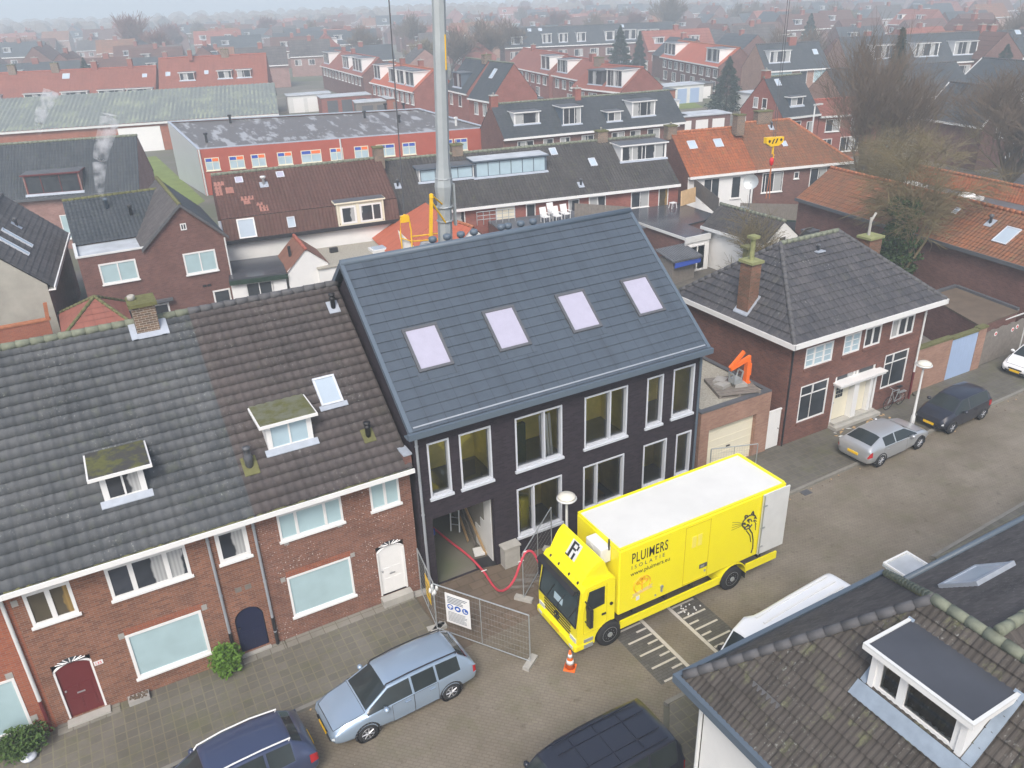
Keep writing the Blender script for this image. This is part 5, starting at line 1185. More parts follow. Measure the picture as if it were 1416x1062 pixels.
def left_bits():
    h = thing('tiled_summerhouse','small hipped outbuilding with clean orange red tiles below the brown house','outbuilding')
    c = Vector((.0,50.8,4.05)); z = 2.7; P = [(-2.1,48.6),(1.6,48.6),(1.6,53.2),(-2.1,53.2)]
    for i in range(4):
        a, b = Vector((*P[i],z)), Vector((*P[(i+1)%4],z)); s_ = (c-(a+b)/2); Lw = (b-a).length; uu = (b-a).normalized()
        m0 = (c-a).dot(uu); hgt = ((c-a)-uu*m0).length
        tile_roof(MB(), a, uu, (c-a)-uu*m0, Lw, hgt, tw=.3, tl=.4, amp=.012, step=.03, prof=FLAT, ul=lambda v, m0=m0, hgt=hgt: m0*v/hgt, ur=lambda v, m0=m0, hgt=hgt, Lw=Lw: Lw-(Lw-m0)*v/hgt).build('roof','tile_red',h)
        ridge_tiles(a+Vector((0,0,.04)), c+Vector((0,0,.04)), .1, .4).build('hip_ridge','moss',h,True)
    MB().box(-1.9,1.4,48.8,53.0,0,2.69).build('wall','brick_brown',h); place(h,(0,50.8,0))
    w_ = thing('garden_wall','red brick garden wall with an orange tile coping in front of the grey rendered gable','wall')
    MB().box(-7,-2.6,51.0,51.3,0,3.1).build('brickwork','brick_orange',w_); MB().box(-7,-2.5,50.95,51.35,3.102,3.2).obox((-2.75,51.0,3.1),(.2,0,0),(0,.3,0),(.1,0,1.0)).build('coping','ridge_o',w_); place(w_,(-4.6,51.1,0))
left_bits()
# ---- red annex behind the new block
def red_annex():
    h = thing('red_tiled_annex','annex with bright red tiles and a small white gable behind the new dark block','annex')
    c1, c2 = Vector((22.6,51.5,5.3)), Vector((23.2,55.6,5.3)); e = 3.0
    P = [Vector((18.4,50.2,e)),Vector((25.2,50.2,e)),Vector((26.0,56.8,e)),Vector((19.2,57.4,e))]
    def face(a, b, t0, t1):
        mb = MB(); L = (b-a).length; H = (t0-a).length; mb.add([a,b,t1,t0],[(0,1,2,3)],[((0,0),(L/.3,0),(L/.3*.7,H/.38),(L/.3*.3,H/.38))]); mb.build('roof','tile_bright',h)
    face(P[3],P[0],c2,c1); face(P[0],P[1],c1,c1+Vector((.01,0,0))); face(P[1],P[2],c1,c2); face(P[2],P[3],c2,c2+Vector((.01,0,0)))
    MB().prism([(p.x,p.y,0) for p in (P[0]*.98+P[2]*.02,P[1]*.98+P[3]*.02,P[2]*.98+P[0]*.02,P[3]*.98+P[1]*.02)],(0,0,2.98)).build('wall','brick_red',h)
    # small gable
    g0, g1 = Vector((23.9,49.2,4.75)), Vector((23.4,52.2,4.75)); r = MB()
    for dx in (-1.5,1.5):
        o = Vector((dx,0,-1.35)); q = [g0+o,g1+o,g1,g0]; 
        r.add(q if dx < 0 else q[::-1],[(0,1,2,3)],[((0,0),(8,0),(8,5),(0,5))])
    r.build('gable_roof','tile_bright',h); f = Vector((0,.1,0))
    MB().prism([g0+f+Vector((-1.4,0,-1.35)),g0+f+Vector((1.4,0,-1.35)),g0+f+Vector((0,0,-.08))],(0,.1,0)).build('gable','white',h); MB().box(22.5,25.3,49.32,50.3,0,3.38).build('gable_wall','white',h)
    ridge_tiles(g0,g1,.12,.4).build('ridge','ridge_o',h,True); place(h,(22.5,53,0))
red_annex()
# ---- school with frosted flat roof
def school():
    h = thing('red_school','long red building with a frosted flat roof and blue and orange window panels','building')
    P = [Vector((13.5,94.7,0)),Vector((44.9,86.9,0)),Vector((40.6,96.9,0)),Vector((12.5,106.8,0))]; ZC = [4.95,4.95,6.5,6.6]; tp = lambda i, dz=0: P[i]+Vector((0,0,ZC[i]+dz))
    M['school_side'] = plain('pale_sheet_wall',(.42,.45,.47),.4,.12,.3); M['school'] = plain('red_panel_wall',(.36,.088,.058),.75,.12,1.5); M['frostroof'] = None
    b = NB('frosted_roof'); o = b.tc.outputs['Object']; st = b.n('Mapping', Vector=o, Rotation=(0,0,.24), Scale=(.55,.09,1)).outputs[0]
    k = b.ramp(b.noise(st,1.6,3,.6),.52,.6); c = b.mix(k,(.12,.112,.108,1),(.30,.31,.325,1)); c = b.mix(b.ramp(b.noise(o,1.2,3),.66,.7),c,(.33,.34,.355,1)); b.set(Base__Color=c,Roughness=.5); M['frostroof'] = b.m
    z = 4.95; mb = MB()
    mb.quad(P[0],P[1],tp(1),tp(0)); mb.quad(P[1],P[2],tp(2),tp(1)); mb.quad(P[2],P[3],tp(3),tp(2))
    mb.build('wall','school',h); MB().quad(P[3],P[0],tp(0),tp(3)).build('side_wall','school_side',h)
    MB().add([tp(i,-.1) for i in range(4)],[(0,1,2),(0,2,3)]).build('roof','frostroof',h)
    e = MB(); c = sum(P,Vector())/4
    for i in range(4):
        a, q = P[i], P[(i+1)%4]; n = (c-(a+q)/2).normalized()*.3; e.obox(tp(i,.002),tp((i+1)%4)-tp(i),n,(0,0,.1))
    e.build('roof_edge','lead',h)
    d = (P[1]-P[0]).normalized(); n = Vector((d.y,-d.x,0))
    k_ = .968
    for x, w_ in ((.55,1.55),(3.15,1.65),(5.55,1.6),(8.45,1.65),(11.1,2.3),(14.4,1.5),(17.2,1.65),(19.75,2.2),(22.85,1.6),(27.45,1.5),(29.15,1.6)):
        x, w_ = x*k_, w_*k_; O = P[0]+d*x; f = window(h, O+Vector((0,0,2.64)), d, n, w_, 1.36, (1,1), .08, 'cream','gblue2',True,.05,.06,rows=(.66,.66)); 
        b_ = MB(); b_.obox(O+d*.1+n*.022+Vector((0,0,3.60)),d*(w_/2-.14),n*.012,(0,0,.33)); b_.build('blue_panel','blue',f)
        b_ = MB(); b_.obox(O+d*(w_/2+.05)+n*.022+Vector((0,0,3.60)),d*(w_/2-.14),n*.012,(0,0,.33)); b_.build('orange_panel','orangep' if x < 18.4 else 'blue',f)
    for x in (.15,15.2,31.6):
        O = P[0]+d*x+n*.1; MB().bar(O,O+Vector((0,0,z)),.09,6).build('drainpipe','offwhite',h)
    for x, y in ((19,103),(33.5,97),(37,99),(36.5,93.5),(39,98),(42,89.5),(15,97)): MB().lathe((x,y,4.9+(y-94.7+.25*(x-13.5))*.137),[(.14,0),(.14,.8),(.24,.82),(.24,1.0),(0,1.05)],8).build('roof_vent','black' if x%2 else 'offwhite',h)
    place(h,(30,100,0))
school()
def shed_big():
    h = thing('corrugated_shed','long grey green corrugated shed with a low pitched roof','shed')
    A, B = Vector((-30,141.2,0)), Vector((30.4,126.3,0)); L = (B-A).length; b = NB('corrugated_sheet'); uv = b.tc.outputs['UV']
    c = b.mix(b.ramp(b.noise(b.n('Mapping',Vector=uv,Scale=(1.,.06,1)).outputs[0],1.1,4),.3,.7),(.135,.155,.15,1),(.185,.205,.19,1)); c = b.mix(b.ramp(b.noise(uv,.35,4),.5,.7),c,(.28,.31,.22,1)); b.set(Base__Color=c,Roughness=.75); M['corr'] = b.m
    r = MB(); n = 200; vs = []; hw, dz = 13., 3.2
    for i in range(n+1): x = L*i/n; zz = .09*(i%2); vs += [(x,0,4+zz),(x,hw,4+dz+zz),(x,2*hw,4+zz)]
    fs = []
    for i in range(n): fs += [(3*i,3*i+3,3*i+4,3*i+1),(3*i+1,3*i+4,3*i+5,3*i+2)]
    r.add(vs,fs); r.build('roof','corr',h)
    w_ = MB().quad((0,.3,0),(L,.3,0),(L,.3,3.98),(0,.3,3.98)); w_.poly([(L-.1,.3,0),(L-.1,2*hw-.3,0),(L-.1,2*hw-.3,3.98),(L-.1,hw,4+dz-.05),(L-.1,.3,3.98)]); w_.build('wall','brick_orange',h)
    MB().box(0,L,-.05,.1,3.7,3.98).build('fascia','offwhite',h)
    MB().box(L-22.5,L-16.8,.2,.28,0,3.4).build('door','white',h)
    window(h,(L-13.5,.3,2.2),(1,0,0),(0,-1,0),3.8,1.2,(1,1,1),.1,pm='gdark')
    setat(h,A,math.atan2(B.y-A.y,B.x-A.x))
shed_big()
# ---- rows far left
wl = lambda xs, z, w_, hh, c=(1,1), pm='gcurt': [(x,z,w_,hh,c,pm) for x in xs]
ghouse('red_roofed_row','long red roofed row with white fascias peeping over the corrugated shed','terrace',(-16,172),(17.7,159.9),5.2,5,9.3,'brick_red','tile_red','ridge_r',1,
   dorms=[(x,x+4.2,.2,6.1,(1,1,1),'white','white') for x in (6.5,14.5,20.5,26.5,31.2)], chim=[(12,0,1.2,.9,1.2,'brick_chim'),(19,0,1.2,.9,1.2,'brick_chim'),(25.5,0,.9,.7,1.2,'brick_red'),(31.5,0,.8,.7,1.4,'brick_red')], skl=[(20.2,3.6,1.2,1.2),(33.5,3.2,.8,.8)])
ghouse('tall_red_roofed_row','tall red roofed row with three white dormers above the corrugated shed','terrace',(18.4,160.7),(36.2,155.0),6,5,10.4,'brick_red','tile_red','ridge_r',1,
   dorms=[(3.6,6.2,2.0,8.1,(1,1),'white','tile_red'),(10.1,12.6,2.0,8.1,(1,1),'white','tile_red'),(13.4,15.9,2.0,8.1,(1,1),'white','tile_red')], skl=[(1.2,2.9,.8,.9),(7.8,2.9,.7,.8)], chim=[(5.6,-.8,.7,.7,1.2,'brick_red'),(11.5,0,1.3,.9,1.0,'brick_chim')])
# ---- terraces whose gables face the street (axis roughly along y)
ghouse('red_terrace','red roofed terrace with white box dormers beyond the bright red terrace','terrace',(58.6,197),(56.3,162.3),3.9,5,8.2,'brick_brown','tile_red','ridge_r',1,wins=wl([1.5+i*2.7 for i in range(12)],3.1,1.5,1.5),gr=[(3,3.2,1.8,1.4,(1,1),'gcurt')],dorms=[(1,6,.8,8.0,(1,1),'white','white'),(18,23,.8,8.0,(1,1,1),'white','white'),(26,33,.8,8.1,(1,1,1),'white','white')],chim=[(8,0,.8,.8,1,'brick_red'),(16,0,.8,.8,1,'brick_red')])
ghouse('bright_red_terrace','bright red roofed terrace with three white box dormers next to the crane mast','terrace',(53.4,150),(52.7,128.1),4.2,5,8.2,'brick_red','tile_bright','ridge_o',1,wins=wl([1+i*2.4 for i in range(9)],3.0,1.4,1.6),dorms=[(.6,4,.9,8.0,(1,),'white','white'),(8.5,12,.9,7.9,(1,),'white','white'),(12.6,16,.9,7.9,(1,),'white','white'),(16.8,20.6,.9,7.9,(1,),'white','white')],chim=[(7,0,.8,.8,1,'brick_red'),(14.5,.5,.8,.8,1,'brick_red')])
ghouse('dark_gabled_house','dark slate roofed house with a large plain red gable and a slanted roof window','house',(55.8,114.4),(56.0,107.6),4.2,5,9.9,'brick_red','tile_dark','lichen',1,wins=[(1.6,2.9,1.2,1.7,(1,),'gcurt'),(4.2,2.9,1.2,1.7,(1,),'gcurt')],skl=[(2.6,2.4,.9,1.6)])
ghouse('dark_gabled_house','dark slate roofed house standing behind the plain red gable','house',(58.3,128),(57.9,119.2),4.2,5,9.6,'brick_red','tile_dark','lichen',1,wins=[(1.6,2.9,1.2,1.7,(1,),'gcurt'),(5.2,2.9,1.2,1.7,(1,),'gcurt')],dorms=[(2.5,6,.6,7.8,(1,1),'slateblue','slateblue')],chim=[(8,0,1.2,1.2,.8,'brick_chim')])
ghouse('dull_red_terrace','dull red terrace with a pale roof strip and a white box dormer near the gable','terrace',(87.5,160),(83.4,136.5),4,5,8.3,'brick_red','tile_red','ridge_r',1,wins=wl([1.5+i*3.2 for i in range(7)],3.0,1.8,1.5)+wl([2+i*5 for i in range(4)],.8,2.,1.6),dorms=[(18.5,23,.8,8.0,(1,1),'white','white')],gr=[(2.5,3.2,1.6,1.4,(1,1),'gcurt')],chim=[(6,0,.8,.8,.9,'brick_red')])
ghouse('dull_red_terrace','dull red terrace with a white dormer and a glazed lean to','terrace',(83.3,135),(81,119.8),3.8,5,8.0,'brick_red','tile_red','ridge_r',1,wins=wl([1.2+i*3.1 for i in range(5)],3.0,1.7,1.5)+wl([6.5],.6,4,1.8,(1,1,1)),dorms=[(1,5.5,.8,7.8,(1,1),'white','white')],chim=[(9.5,0,1.2,.9,1,'brick_red')])
ghouse('brown_red_terrace','brown red terrace with two dormers just above the grey terrace ridge','terrace',(74.6,115),(75.9,103.5),4.6,5,8.2,'brick_red','tile_red','ridge_r',1,wins=wl([1,4,7.4],3.0,2.,1.5),dorms=[(3.2,6.5,.9,7.7,(1,1),'greydark','greydark'),(7.5,11,.9,8.0,(1,1,1,1),'white','white')],gr=[(4.2,2.6,.9,1.7,(1,),'gdark')],chim=[(1.5,0,1.4,1.,1,'brick_chim')])
ghouse('orange_red_terrace','orange red terrace with white end dormers and many rear windows behind the conifer','terrace',(122,152),(112.7,123.0),4.2,5,8.2,'brick_brown','tile_bright','ridge_o',1,wins=wl([1.5+i*3.3 for i in range(9)],3.0,1.9,1.5)+wl([2+i*5 for i in range(6)],.6,2.2,1.8),dorms=[(.8,7,.8,7.9,(1,1,1),'white','white'),(23,29,.8,8.0,(1,1),'white','white')])
ghouse('black_roofed_row','black roofed row with a tan gable and white window frames beyond the red gabled house','terrace',(112,110),(124,106.5),4.6,5,9.2,'brick_tan','tile_dark','ridge',1,wins=[(1.2,2.8,4,2,(1,1.6),'gblue'),(6.8,1.8,1.4,3,(1,),'gdark'),(9.5,2.8,4,2,(1,1.6),'gblue')],dorms=[(1.2,5.2,1.4,8.2,(1,1,1),'white','white')],skl=[(10.4,2.4,.9,1.2)],chim=[(7,0,1.4,1.,1,'brick_red')])
ghouse('black_roofed_terrace','long black roofed terrace with wide white dormers at the right of the bare tree','terrace',(127,105),(176,86),5,5,9.6,'brick_tan','tile_dark','ridge',1,wins=wl([1.5+i*4 for i in range(12)],2.6,2.2,1.8),dorms=[(5,9.5,1.2,8.3,(1,1,1),'white','white'),(13,17.5,1.2,8.3,(1,1,1),'white','white'),(20.5,25,1.2,8.3,(1,1,1),'white','white'),(36,40,1.2,8.5,(1,),'white','white')],skl=[(34.5,4.2,1,1),(39.5,4.2,1,1)],chim=[(12,0,1.2,1,1,'brick_red'),(30,0,1.2,1,1,'brick_red')])
ghouse('dark_hall','dark roofed hall with a tan wall and one white window between the two bare trees','house',(92,76),(111.5,70.5),5,4.6,8.3,'brick_tan','tile_dark','ridge',1,wins=[(16,2.5,1.2,1.8,(1,),'gdark'),(6,2,6,.8,(1,1,1,1),'gblue'),(12,1.2,2,1.6,(1,1),'gdark')])
ghouse('dark_side_house','dark roofed house with a bright white gable end beside the second bare tree','house',(118,78),(115,66),3.6,5,8.2,'white','tile_dark','ridge',1,gr=[(1.6,3,1,1.6,(1,),'gdark')],bargeboard='white',wins=wl([2,6],3,1.6,1.5))
ghouse('dark_far_terrace','long dark roofed terrace with small white dormers in the mist','terrace',(112,205),(158,188),5,5.4,10,'brick_brown','tile_dark','ridge',1,wins=wl([1.5+i*4.4 for i in range(10)],2.6,2.4,1.8),dorms=[(2,5,.9,8.0,(1,),'white','white')]+[(x,x+2.4,.9,8.4,(1,),'white','white') for x in (10.5,15,20,28,37,40.5)]+[(31.5,36.5,.9,8.6,(1,1,1),'white','white')],skl=[(7,4,1,1),(10,4,1,1),(33,4,1,1)])
def extras():
    # low sheds and garages between the terraces
    n = 0
    L_ = [((52,138),7,3.2,'brick_orange','frost','low flat roofed garden shed with frost on its roof beside the bright red terrace'),((47,140),6,2.8,'wood','frost','low shed with a pale roof left of the bright red terrace'),((44,150),9,3,'brick_red','frost','low flat garage with a frosted roof by the small red gable'),((40,158),8,3,'offwhite','frost','white garage block behind the corrugated shed end'),
          ((84,113),8,2.8,'brick_red','frost','long low shed with a frosted roof in the back gardens'),((90,117),7,2.8,'brick_orange','felt','low brick shed among the back gardens'),((96,119),9,3,'offwhite','frost','pale shed with frost near the conifer'),((80,107),9,2.6,'white','frost','white walled garage block beyond the grey terrace'),((70,92),8,2.8,'greydark','feltwet','dark flat roofed garage next to the grey terrace'),((75,90),9,2.8,'brick_brown','frost','frosted flat garage near the orange roofs'),((104,122),6,2.6,'wood','felt','brown garden shed beside the orange red terrace'),((88,126),7,2.6,'brick_red','frost','red brick garden shed with frosted roof in the lawn corner'),((100,101),8,3,'white','frost','white garage block with pale doors by the conifer'),((118,98),9,3,'offwhite','frost','long pale garage roof before the black roofed row'),((110,160),8,3,'brick_red','frost','red shed beneath the far dark terrace'),((120,166),9,3,'offwhite','frost','pale shed beneath the far dark terrace'),((66,122),7,3,'brick_red','felt','small red outbuilding beside the plain red gable'),((62,140),8,3,'brick_brown','frost','outbuilding with frosted roof between two red terraces')]
    for (x,y),w_,z,wm,rm,lab in L_:
        h = thing('garden_shed',lab,'shed','garden sheds and garages between the terraces'); d = rnd.uniform(3,5)
        MB().box(0,w_,0,d,0,z).build('wall',wm,h); MB().box(-.15,w_+.15,-.15,d+.15,z+.002,z+.14).build('roof',rm,h)
        dd = MB(); k = 1
        while k < w_-2.2: dd.box(k,k+1.9,-.04,-.003,0,z-.5); k += 2.6
        dd.build('door',rnd.choice(['white','wood','blue_paint','greydark']),h); setat(h,(x,y,0),rnd.uniform(-.25,-.1))
extras()
def far_town():
    """the misty rest of the town: three kinds of house, each repeated as a thing of its own"""
    protos = []
    for i, (roof, wall, lab) in enumerate((('tile_red','brick_red','red roofed house fading into the mist'),('tile_dark','brick_brown','dark roofed house fading into the mist'),('tile_orange2','brick_tan','brown orange roofed house fading into the mist'),('tile_maroon','brick_brown','maroon roofed house fading into the mist'),('tile_slate','brick_pink','brownish grey roofed house fading into the mist'))):
        L = (16,14,10,13,11)[i]
        h, a, l = ghouse('distant_house', lab, 'house', (-600+i*40,-700), (-600+i*40+L,-700), 4.6, 5, 9., wall, roof, 'ridge', 0, wins=[(1+k*3.6,2.8,1.8,1.5,(1,1),'gcurt') for k in range(int(L/3.7))], dorms=[(2,4.2,1.6,7.6,(1,1),'white','white'),(L-5.5,L-3.5,1.6,7.6,(1,1),'white','white')] if i < 1 else [(3,5,1.6,7.6,(1,1),'white','slateblue')] if i in (1,3) else [], chim=[(L/2,0,1,.9,1,'brick_red')], group='misty houses of the far town')
        protos.append(h)
    km = {o: list(o.children) for o in bpy.data.objects}
    spots = []; q = random.Random(3); tries = 0
    while len(spots) < 240 and tries < 9000:
        tries += 1
        az = q.uniform(-8, 64); d = 175*(3.3**q.random())
        x, y = d*math.sin(R(az)), d*math.cos(R(az))
        lim = 205 if az < 26 else (235 if az < 38 else 190 if az < 50 else 165)
        if d < lim or any((x-a)**2+(y-b)**2 < 15.5**2 for a, b in spots): continue
        spots.append((x, y))
    for i, (x, y) in enumerate(spots):
        k = q.choice([0,3,1,2,0,4,3,1]); r = q.choice([-.25,-.2,-.3,1.35,-1.8])+q.uniform(-.08,.08)
        if i < 5: k = i; o = protos[k]; o.location = (x,y,0); o.rotation_euler = (0,0,r)
        else: o = dup(protos[k], (x,y,0), r, kidmap=km)
        o.scale = (q.uniform(.85,1.3),1,q.uniform(.85,1.12))
far_town()

# ================================================================ VEHICLES
def paint(name, col, metal=.0, rough=.32):
    return plain(name, col, rough, .03, 1.5, metal, coat=.6)
M['p_ltblue'] = paint('pale_blue_car_paint', (.33,.425,.54), .42, .26)
M['p_dkblue'] = paint('dark_blue_car_paint', (.045,.06,.12), .2)
M['p_black'] = paint('black_car_paint', (.018,.02,.032), .1)
M['p_silver'] = paint('silver_car_paint', (.46,.48,.50), .5)
M['p_white'] = paint('white_car_paint', (.78,.79,.80))
M['p_grey'] = paint('grey_car_paint', (.16,.17,.18), .3)
M['p_red'] = paint('red_car_paint', (.3,.02,.02), .1)
GLASSN = {'windscreen':'gcar','rear_window':'gcar','side_window':'gcar','headlight':'lens','tail_light':'red_glow'}
def wheel(par, x, y, r, side, w=.2, rim='rim', spokes=5):
    t = MB(); c = Vector((x, y, r)); s = side
    t.lathe(c, [(r*.62,-w/2),(r*.93,-w/2),(r,-w*.32),(r,w*.32),(r*.93,w/2),(r*.62,w/2)], 24, 'y'); wo = t.build('wheel', 'rubber', par, True)
    d = MB(); d.lathe(c, [(0,s*(w/2-.055)),(r*.63,s*(w/2-.05)),(r*.64,s*(w/2-.01)),(r*.58,s*(w/2+.004)),(r*.56,s*(w/2-.03))] if s > 0 else [(r*.56,s*(w/2-.03)),(r*.58,s*(w/2+.004)),(r*.64,s*(w/2-.01)),(r*.63,s*(w/2-.05)),(0,s*(w/2-.055))], 24, 'y')
    d.build('rim', 'greydark' if spokes else rim, wo)
    if spokes:
        k = MB()
        for i in range(spokes):
            a = 2*math.pi*i/spokes; k.bar(c+Vector((0,s*(w/2-.02),0)), c+Vector((r*.6*math.cos(a), s*(w/2-.015), r*.6*math.sin(a))), r*.15, 4, r*.10)
        k.lathe(c+Vector((0,s*(w/2-.03),0)), [(0,-.02),(r*.18,-.015),(r*.18,.015),(0,.02)], 10, 'y'); 
        n = 20
        for i in range(n): a, b = 2*math.pi*i/n, 2*math.pi*(i+1)/n; k.bar(c+Vector((r*.6*math.cos(a), s*(w/2-.012), r*.6*math.sin(a))), c+Vector((r*.6*math.cos(b), s*(w/2-.012), r*.6*math.sin(b))), r*.05, 4)
        k.build('spokes', rim, wo)
    return wo
def car(name, label, pm, st, rear_i, side, wind_i, doors, bonnet, axles, r, spokes=5, cat='car', rails=False, plate='plate', rim='rim', tail=None, cladding=None, boxy=False, crease=0., light_strip=(2,3)):
    """st: rings from tail to nose (x, bottom, half width, belt z, roof half width, roof z); side: index ranges of the side glass; doors: index ranges"""
    root = thing(name, label, cat); bm = bmesh.new(); rings = []; cr = bm.edges.layers.float.new('crease_edge')
    for x, zb, hw, zl, hr, zr in st:
        zm = zb+(zl-zb)*.55
        half = [(0,zb),(hw*.8,zb),(hw*.97,zb+.07),(hw,zm),(hw*.975,zl),(hr,zr-.055 if zr-zl > .2 else zr-.02),(hr*.6,zr-.008),(0,zr)]
        full = half+[(-y,z) for y,z in half[-2:0:-1]]
        rings.append([bm.verts.new((x,y,z)) for y,z in full])
    n = len(rings[0]); F = {}
    for i in range(len(rings)-1):
        for k in range(n):
            f = bm.faces.new((rings[i][k], rings[i][(k+1)%n], rings[i+1][(k+1)%n], rings[i+1][k])); F[i,k] = f
    bm.faces.new(rings[0][::-1]); bm.faces.new(rings[-1]); bm.normal_update()
    bmesh.ops.recalc_face_normals(bm, faces=bm.faces[:])
    regs = []
    def reg(nm, keys, th): regs.append((nm, [F[k] for k in keys], th))
    top = (5,6,7,8)
    if rear_i is not None: reg('rear_window', [(rear_i,k) for k in top], .05)
    reg('windscreen', [(wind_i,k) for k in top], .045)
    for a, b in side:
        reg('side_window', [(i,4) for i in range(a,b)], .035); reg('side_window', [(i,9) for i in range(a,b)], .035)
    for a, b in doors:
        reg('door', [(i,k) for i in range(a,b) for k in (2,3)], .012); reg('door', [(i,k) for i in range(a,b) for k in (10,11)], .012)
    if bonnet: reg('bonnet', [(i,k) for i in range(*bonnet) for k in top], .012)
    L = len(st)-2
    reg('headlight', [(L,3)], .03); reg('headlight', [(L,10)], .03)
    ti = tail if tail is not None else (0,)
    reg('tail_light', [(i,3) for i in ti], .025); reg('tail_light', [(i,10) for i in ti], .025)
    names = []
    for j, (nm, fs, th) in enumerate(regs):
        res = bmesh.ops.inset_region(bm, faces=fs, thickness=th, use_even_offset=True)
        names.append(nm)
        for f in res['faces']:
            for e in f.edges: e[cr] = max(e[cr], 1. if nm != 'bonnet' else .8)
        for f in fs: f.material_index = j+2
        if nm in ('door','bonnet'):
            for f in res['faces']: f.material_index = 1
    me = bpy.data.meshes.new('cage'); bm.to_mesh(me); bm.free()
    for _ in range(len(names)+2): me.materials.append(None)
    o = bpy.data.objects.new('cage', me); COL.objects.link(o); md = o.modifiers.new('s','SUBSURF'); md.levels = 2; md.render_levels = 2
    bpy.context.view_layer.update(); ev = o.evaluated_get(bpy.context.evaluated_depsgraph_get()); m2 = ev.to_mesh()
    groups = {}
    for p in m2.polygons: groups.setdefault(p.material_index, []).append(tuple(p.vertices))
    vs = [v.co.copy() for v in m2.vertices]; ev.to_mesh_clear(); bpy.data.objects.remove(o)
    def sub(fl):
        ids = sorted({i for f in fl for i in f}); mp = {v: k for k, v in enumerate(ids)}; return [vs[i] for i in ids], [tuple(mp[i] for i in f) for f in fl]
    b = MB()
    for mi in (0, 1):
        if mi in groups: a, f = sub(groups[mi]); b.add(a, f, mi=mi)
    body = b.build('body', [pm, 'black'], root, True)
    for j, nm in enumerate(names):
        if j+2 not in groups: continue
        a, f = sub(groups[j+2]); q = MB().add(a, f).build(nm, GLASSN.get(nm, pm), root, True)
        if nm == 'door':
            y = a[0].y; s = 1 if y > 0 else -1; xs = min(v.x for v in a); zt = max(v.z for v in a); ym = max(abs(v.y) for v in a)
            MB().box(xs+.10, xs+.28, min(s*(ym-.005), s*(ym+.025)), max(s*(ym-.005), s*(ym+.025)), zt-.13, zt-.10).build('handle', pm, q)
    hw = max(s[2] for s in st); xn, xt = st[-1][0], st[0][0]
    for ax in axles:
        for s in (1,-1):
            wheel(root, ax, s*(hw*.975-.085), r, s, .2, rim, spokes)
            a = MB()
            for i in range(12):
                t0, t1 = math.pi*(i/12*1.16-.08), math.pi*((i+1)/12*1.16-.08); rr = r+.045
                a.bar((ax+rr*math.cos(t0), s*(hw*.968), r+rr*math.sin(t0)), (ax+rr*math.cos(t1), s*(hw*.968), r+rr*math.sin(t1)), .035, 5)
            a.lathe((ax, s*(hw*.945), r), [(0,s*.02),(r+.05,s*.02)] if s < 0 else [(r+.05,s*.02),(0,s*.02)], 20, 'y')
            a.build('wheel_arch', 'black' if cladding or True else pm, root, True)
    # trims
    t = MB(); zf = st[-1][1]; 
    t.box(xn-.03, xn+.012, -hw*.42, hw*.42, st[-1][3]-.05, st[-1][3]+.02); t.box(xn-.05, xn+.008, -hw*.6, hw*.6, zf-.02, zf+.07); t.build('grille', 'black', root)
    p = MB(); p.box(xn-.02, xn+.03, -.26, .26, st[-1][3]-.17, st[-1][3]-.06); p.build('number_plate', plate, root)
    zr_ = st[0][3]; MB().box(xt-.03, xt+.02, -.26, .26, zr_-.10, zr_+.01).build('number_plate', plate, root)
    ws = st[wind_i]; 
    for s in (1,-1):
        c = Vector((st[wind_i+1][0]-.55, s*(hw+.10), st[wind_i][3]+.08)); m_ = MB(); m_.lathe(c, [(0,-.1),(.05,-.09),(.085,-.03),(.085,.03),(.05,.09),(0,.1)], 10, 'y'); m_.bar(c, c-Vector((0,s*.16,.04)), .03, 6); m_.build('wing_mirror', pm if not boxy else 'black', root, True)
    if rails:
        rr = MB()
        for s in (1,-1):
            pts = [(st[i][0], s*(st[i][4]*.93), st[i][5]-.015) for i in range(rear_i+1, wind_i+1)]
            n_ = len(pts); rr.tube([(pts[0][0]+.05, pts[0][1], pts[0][2]-.05)]+[(a,b_,c+.05) for a,b_,c in pts[0:]][0:]+[(pts[-1][0]+.1, pts[-1][1], pts[-1][2]-.06)], .022, 6)
        rr.build('roof_rail', rails if isinstance(rails, str) else 'black', root)
    w_ = MB(); a = Vector((st[wind_i+1][0]-.02, 0, st[wind_i+1][5]))
    for y in (-.35,.25): w_.bar(a+Vector((-.05,y,.015)), a+Vector((-.35,y+.35,.17)), .012, 4)
    w_.build('wiper', 'black', root)
    return root
WAGON = [(0,.42,.70,.66,.62,.72),(.06,.30,.84,.93,.74,1.0),(.20,.27,.86,.95,.70,1.12),(.55,.24,.87,.95,.60,1.43),(1.35,.2,.875,.94,.62,1.49),(2.15,.2,.875,.93,.62,1.50),(2.85,.2,.875,.91,.60,1.45),(3.62,.2,.87,.88,.72,.99),(4.25,.22,.85,.80,.68,.88),(4.58,.26,.78,.66,.6,.74),(4.68,.36,.66,.56,.48,.6)]
c_wagon = car('station_wagon','pale blue station wagon with black roof rails parked by the crash fence','p_ltblue',WAGON,2,[(3,4),(4,5),(5,7)],6,[(4,5),(5,6)],(7,9),(.95,3.66),.315,7,rails='black',tail=(0,1))
setat(c_wagon,(7.45,17.62,0),R(180+3.2))
SUV = [(0,.42,.72,.72,.6,.80),(.06,.32,.88,1.02,.72,1.10),(.30,.28,.91,1.05,.66,1.35),(.62,.26,.92,1.04,.62,1.58),(1.35,.22,.92,1.03,.65,1.66),(2.1,.22,.92,1.01,.65,1.67),(2.75,.22,.92,1.0,.62,1.62),(3.45,.22,.91,.98,.74,1.08),(4.05,.24,.89,.9,.7,.98),(4.4,.28,.82,.76,.6,.84),(4.5,.38,.7,.64,.48,.68)]
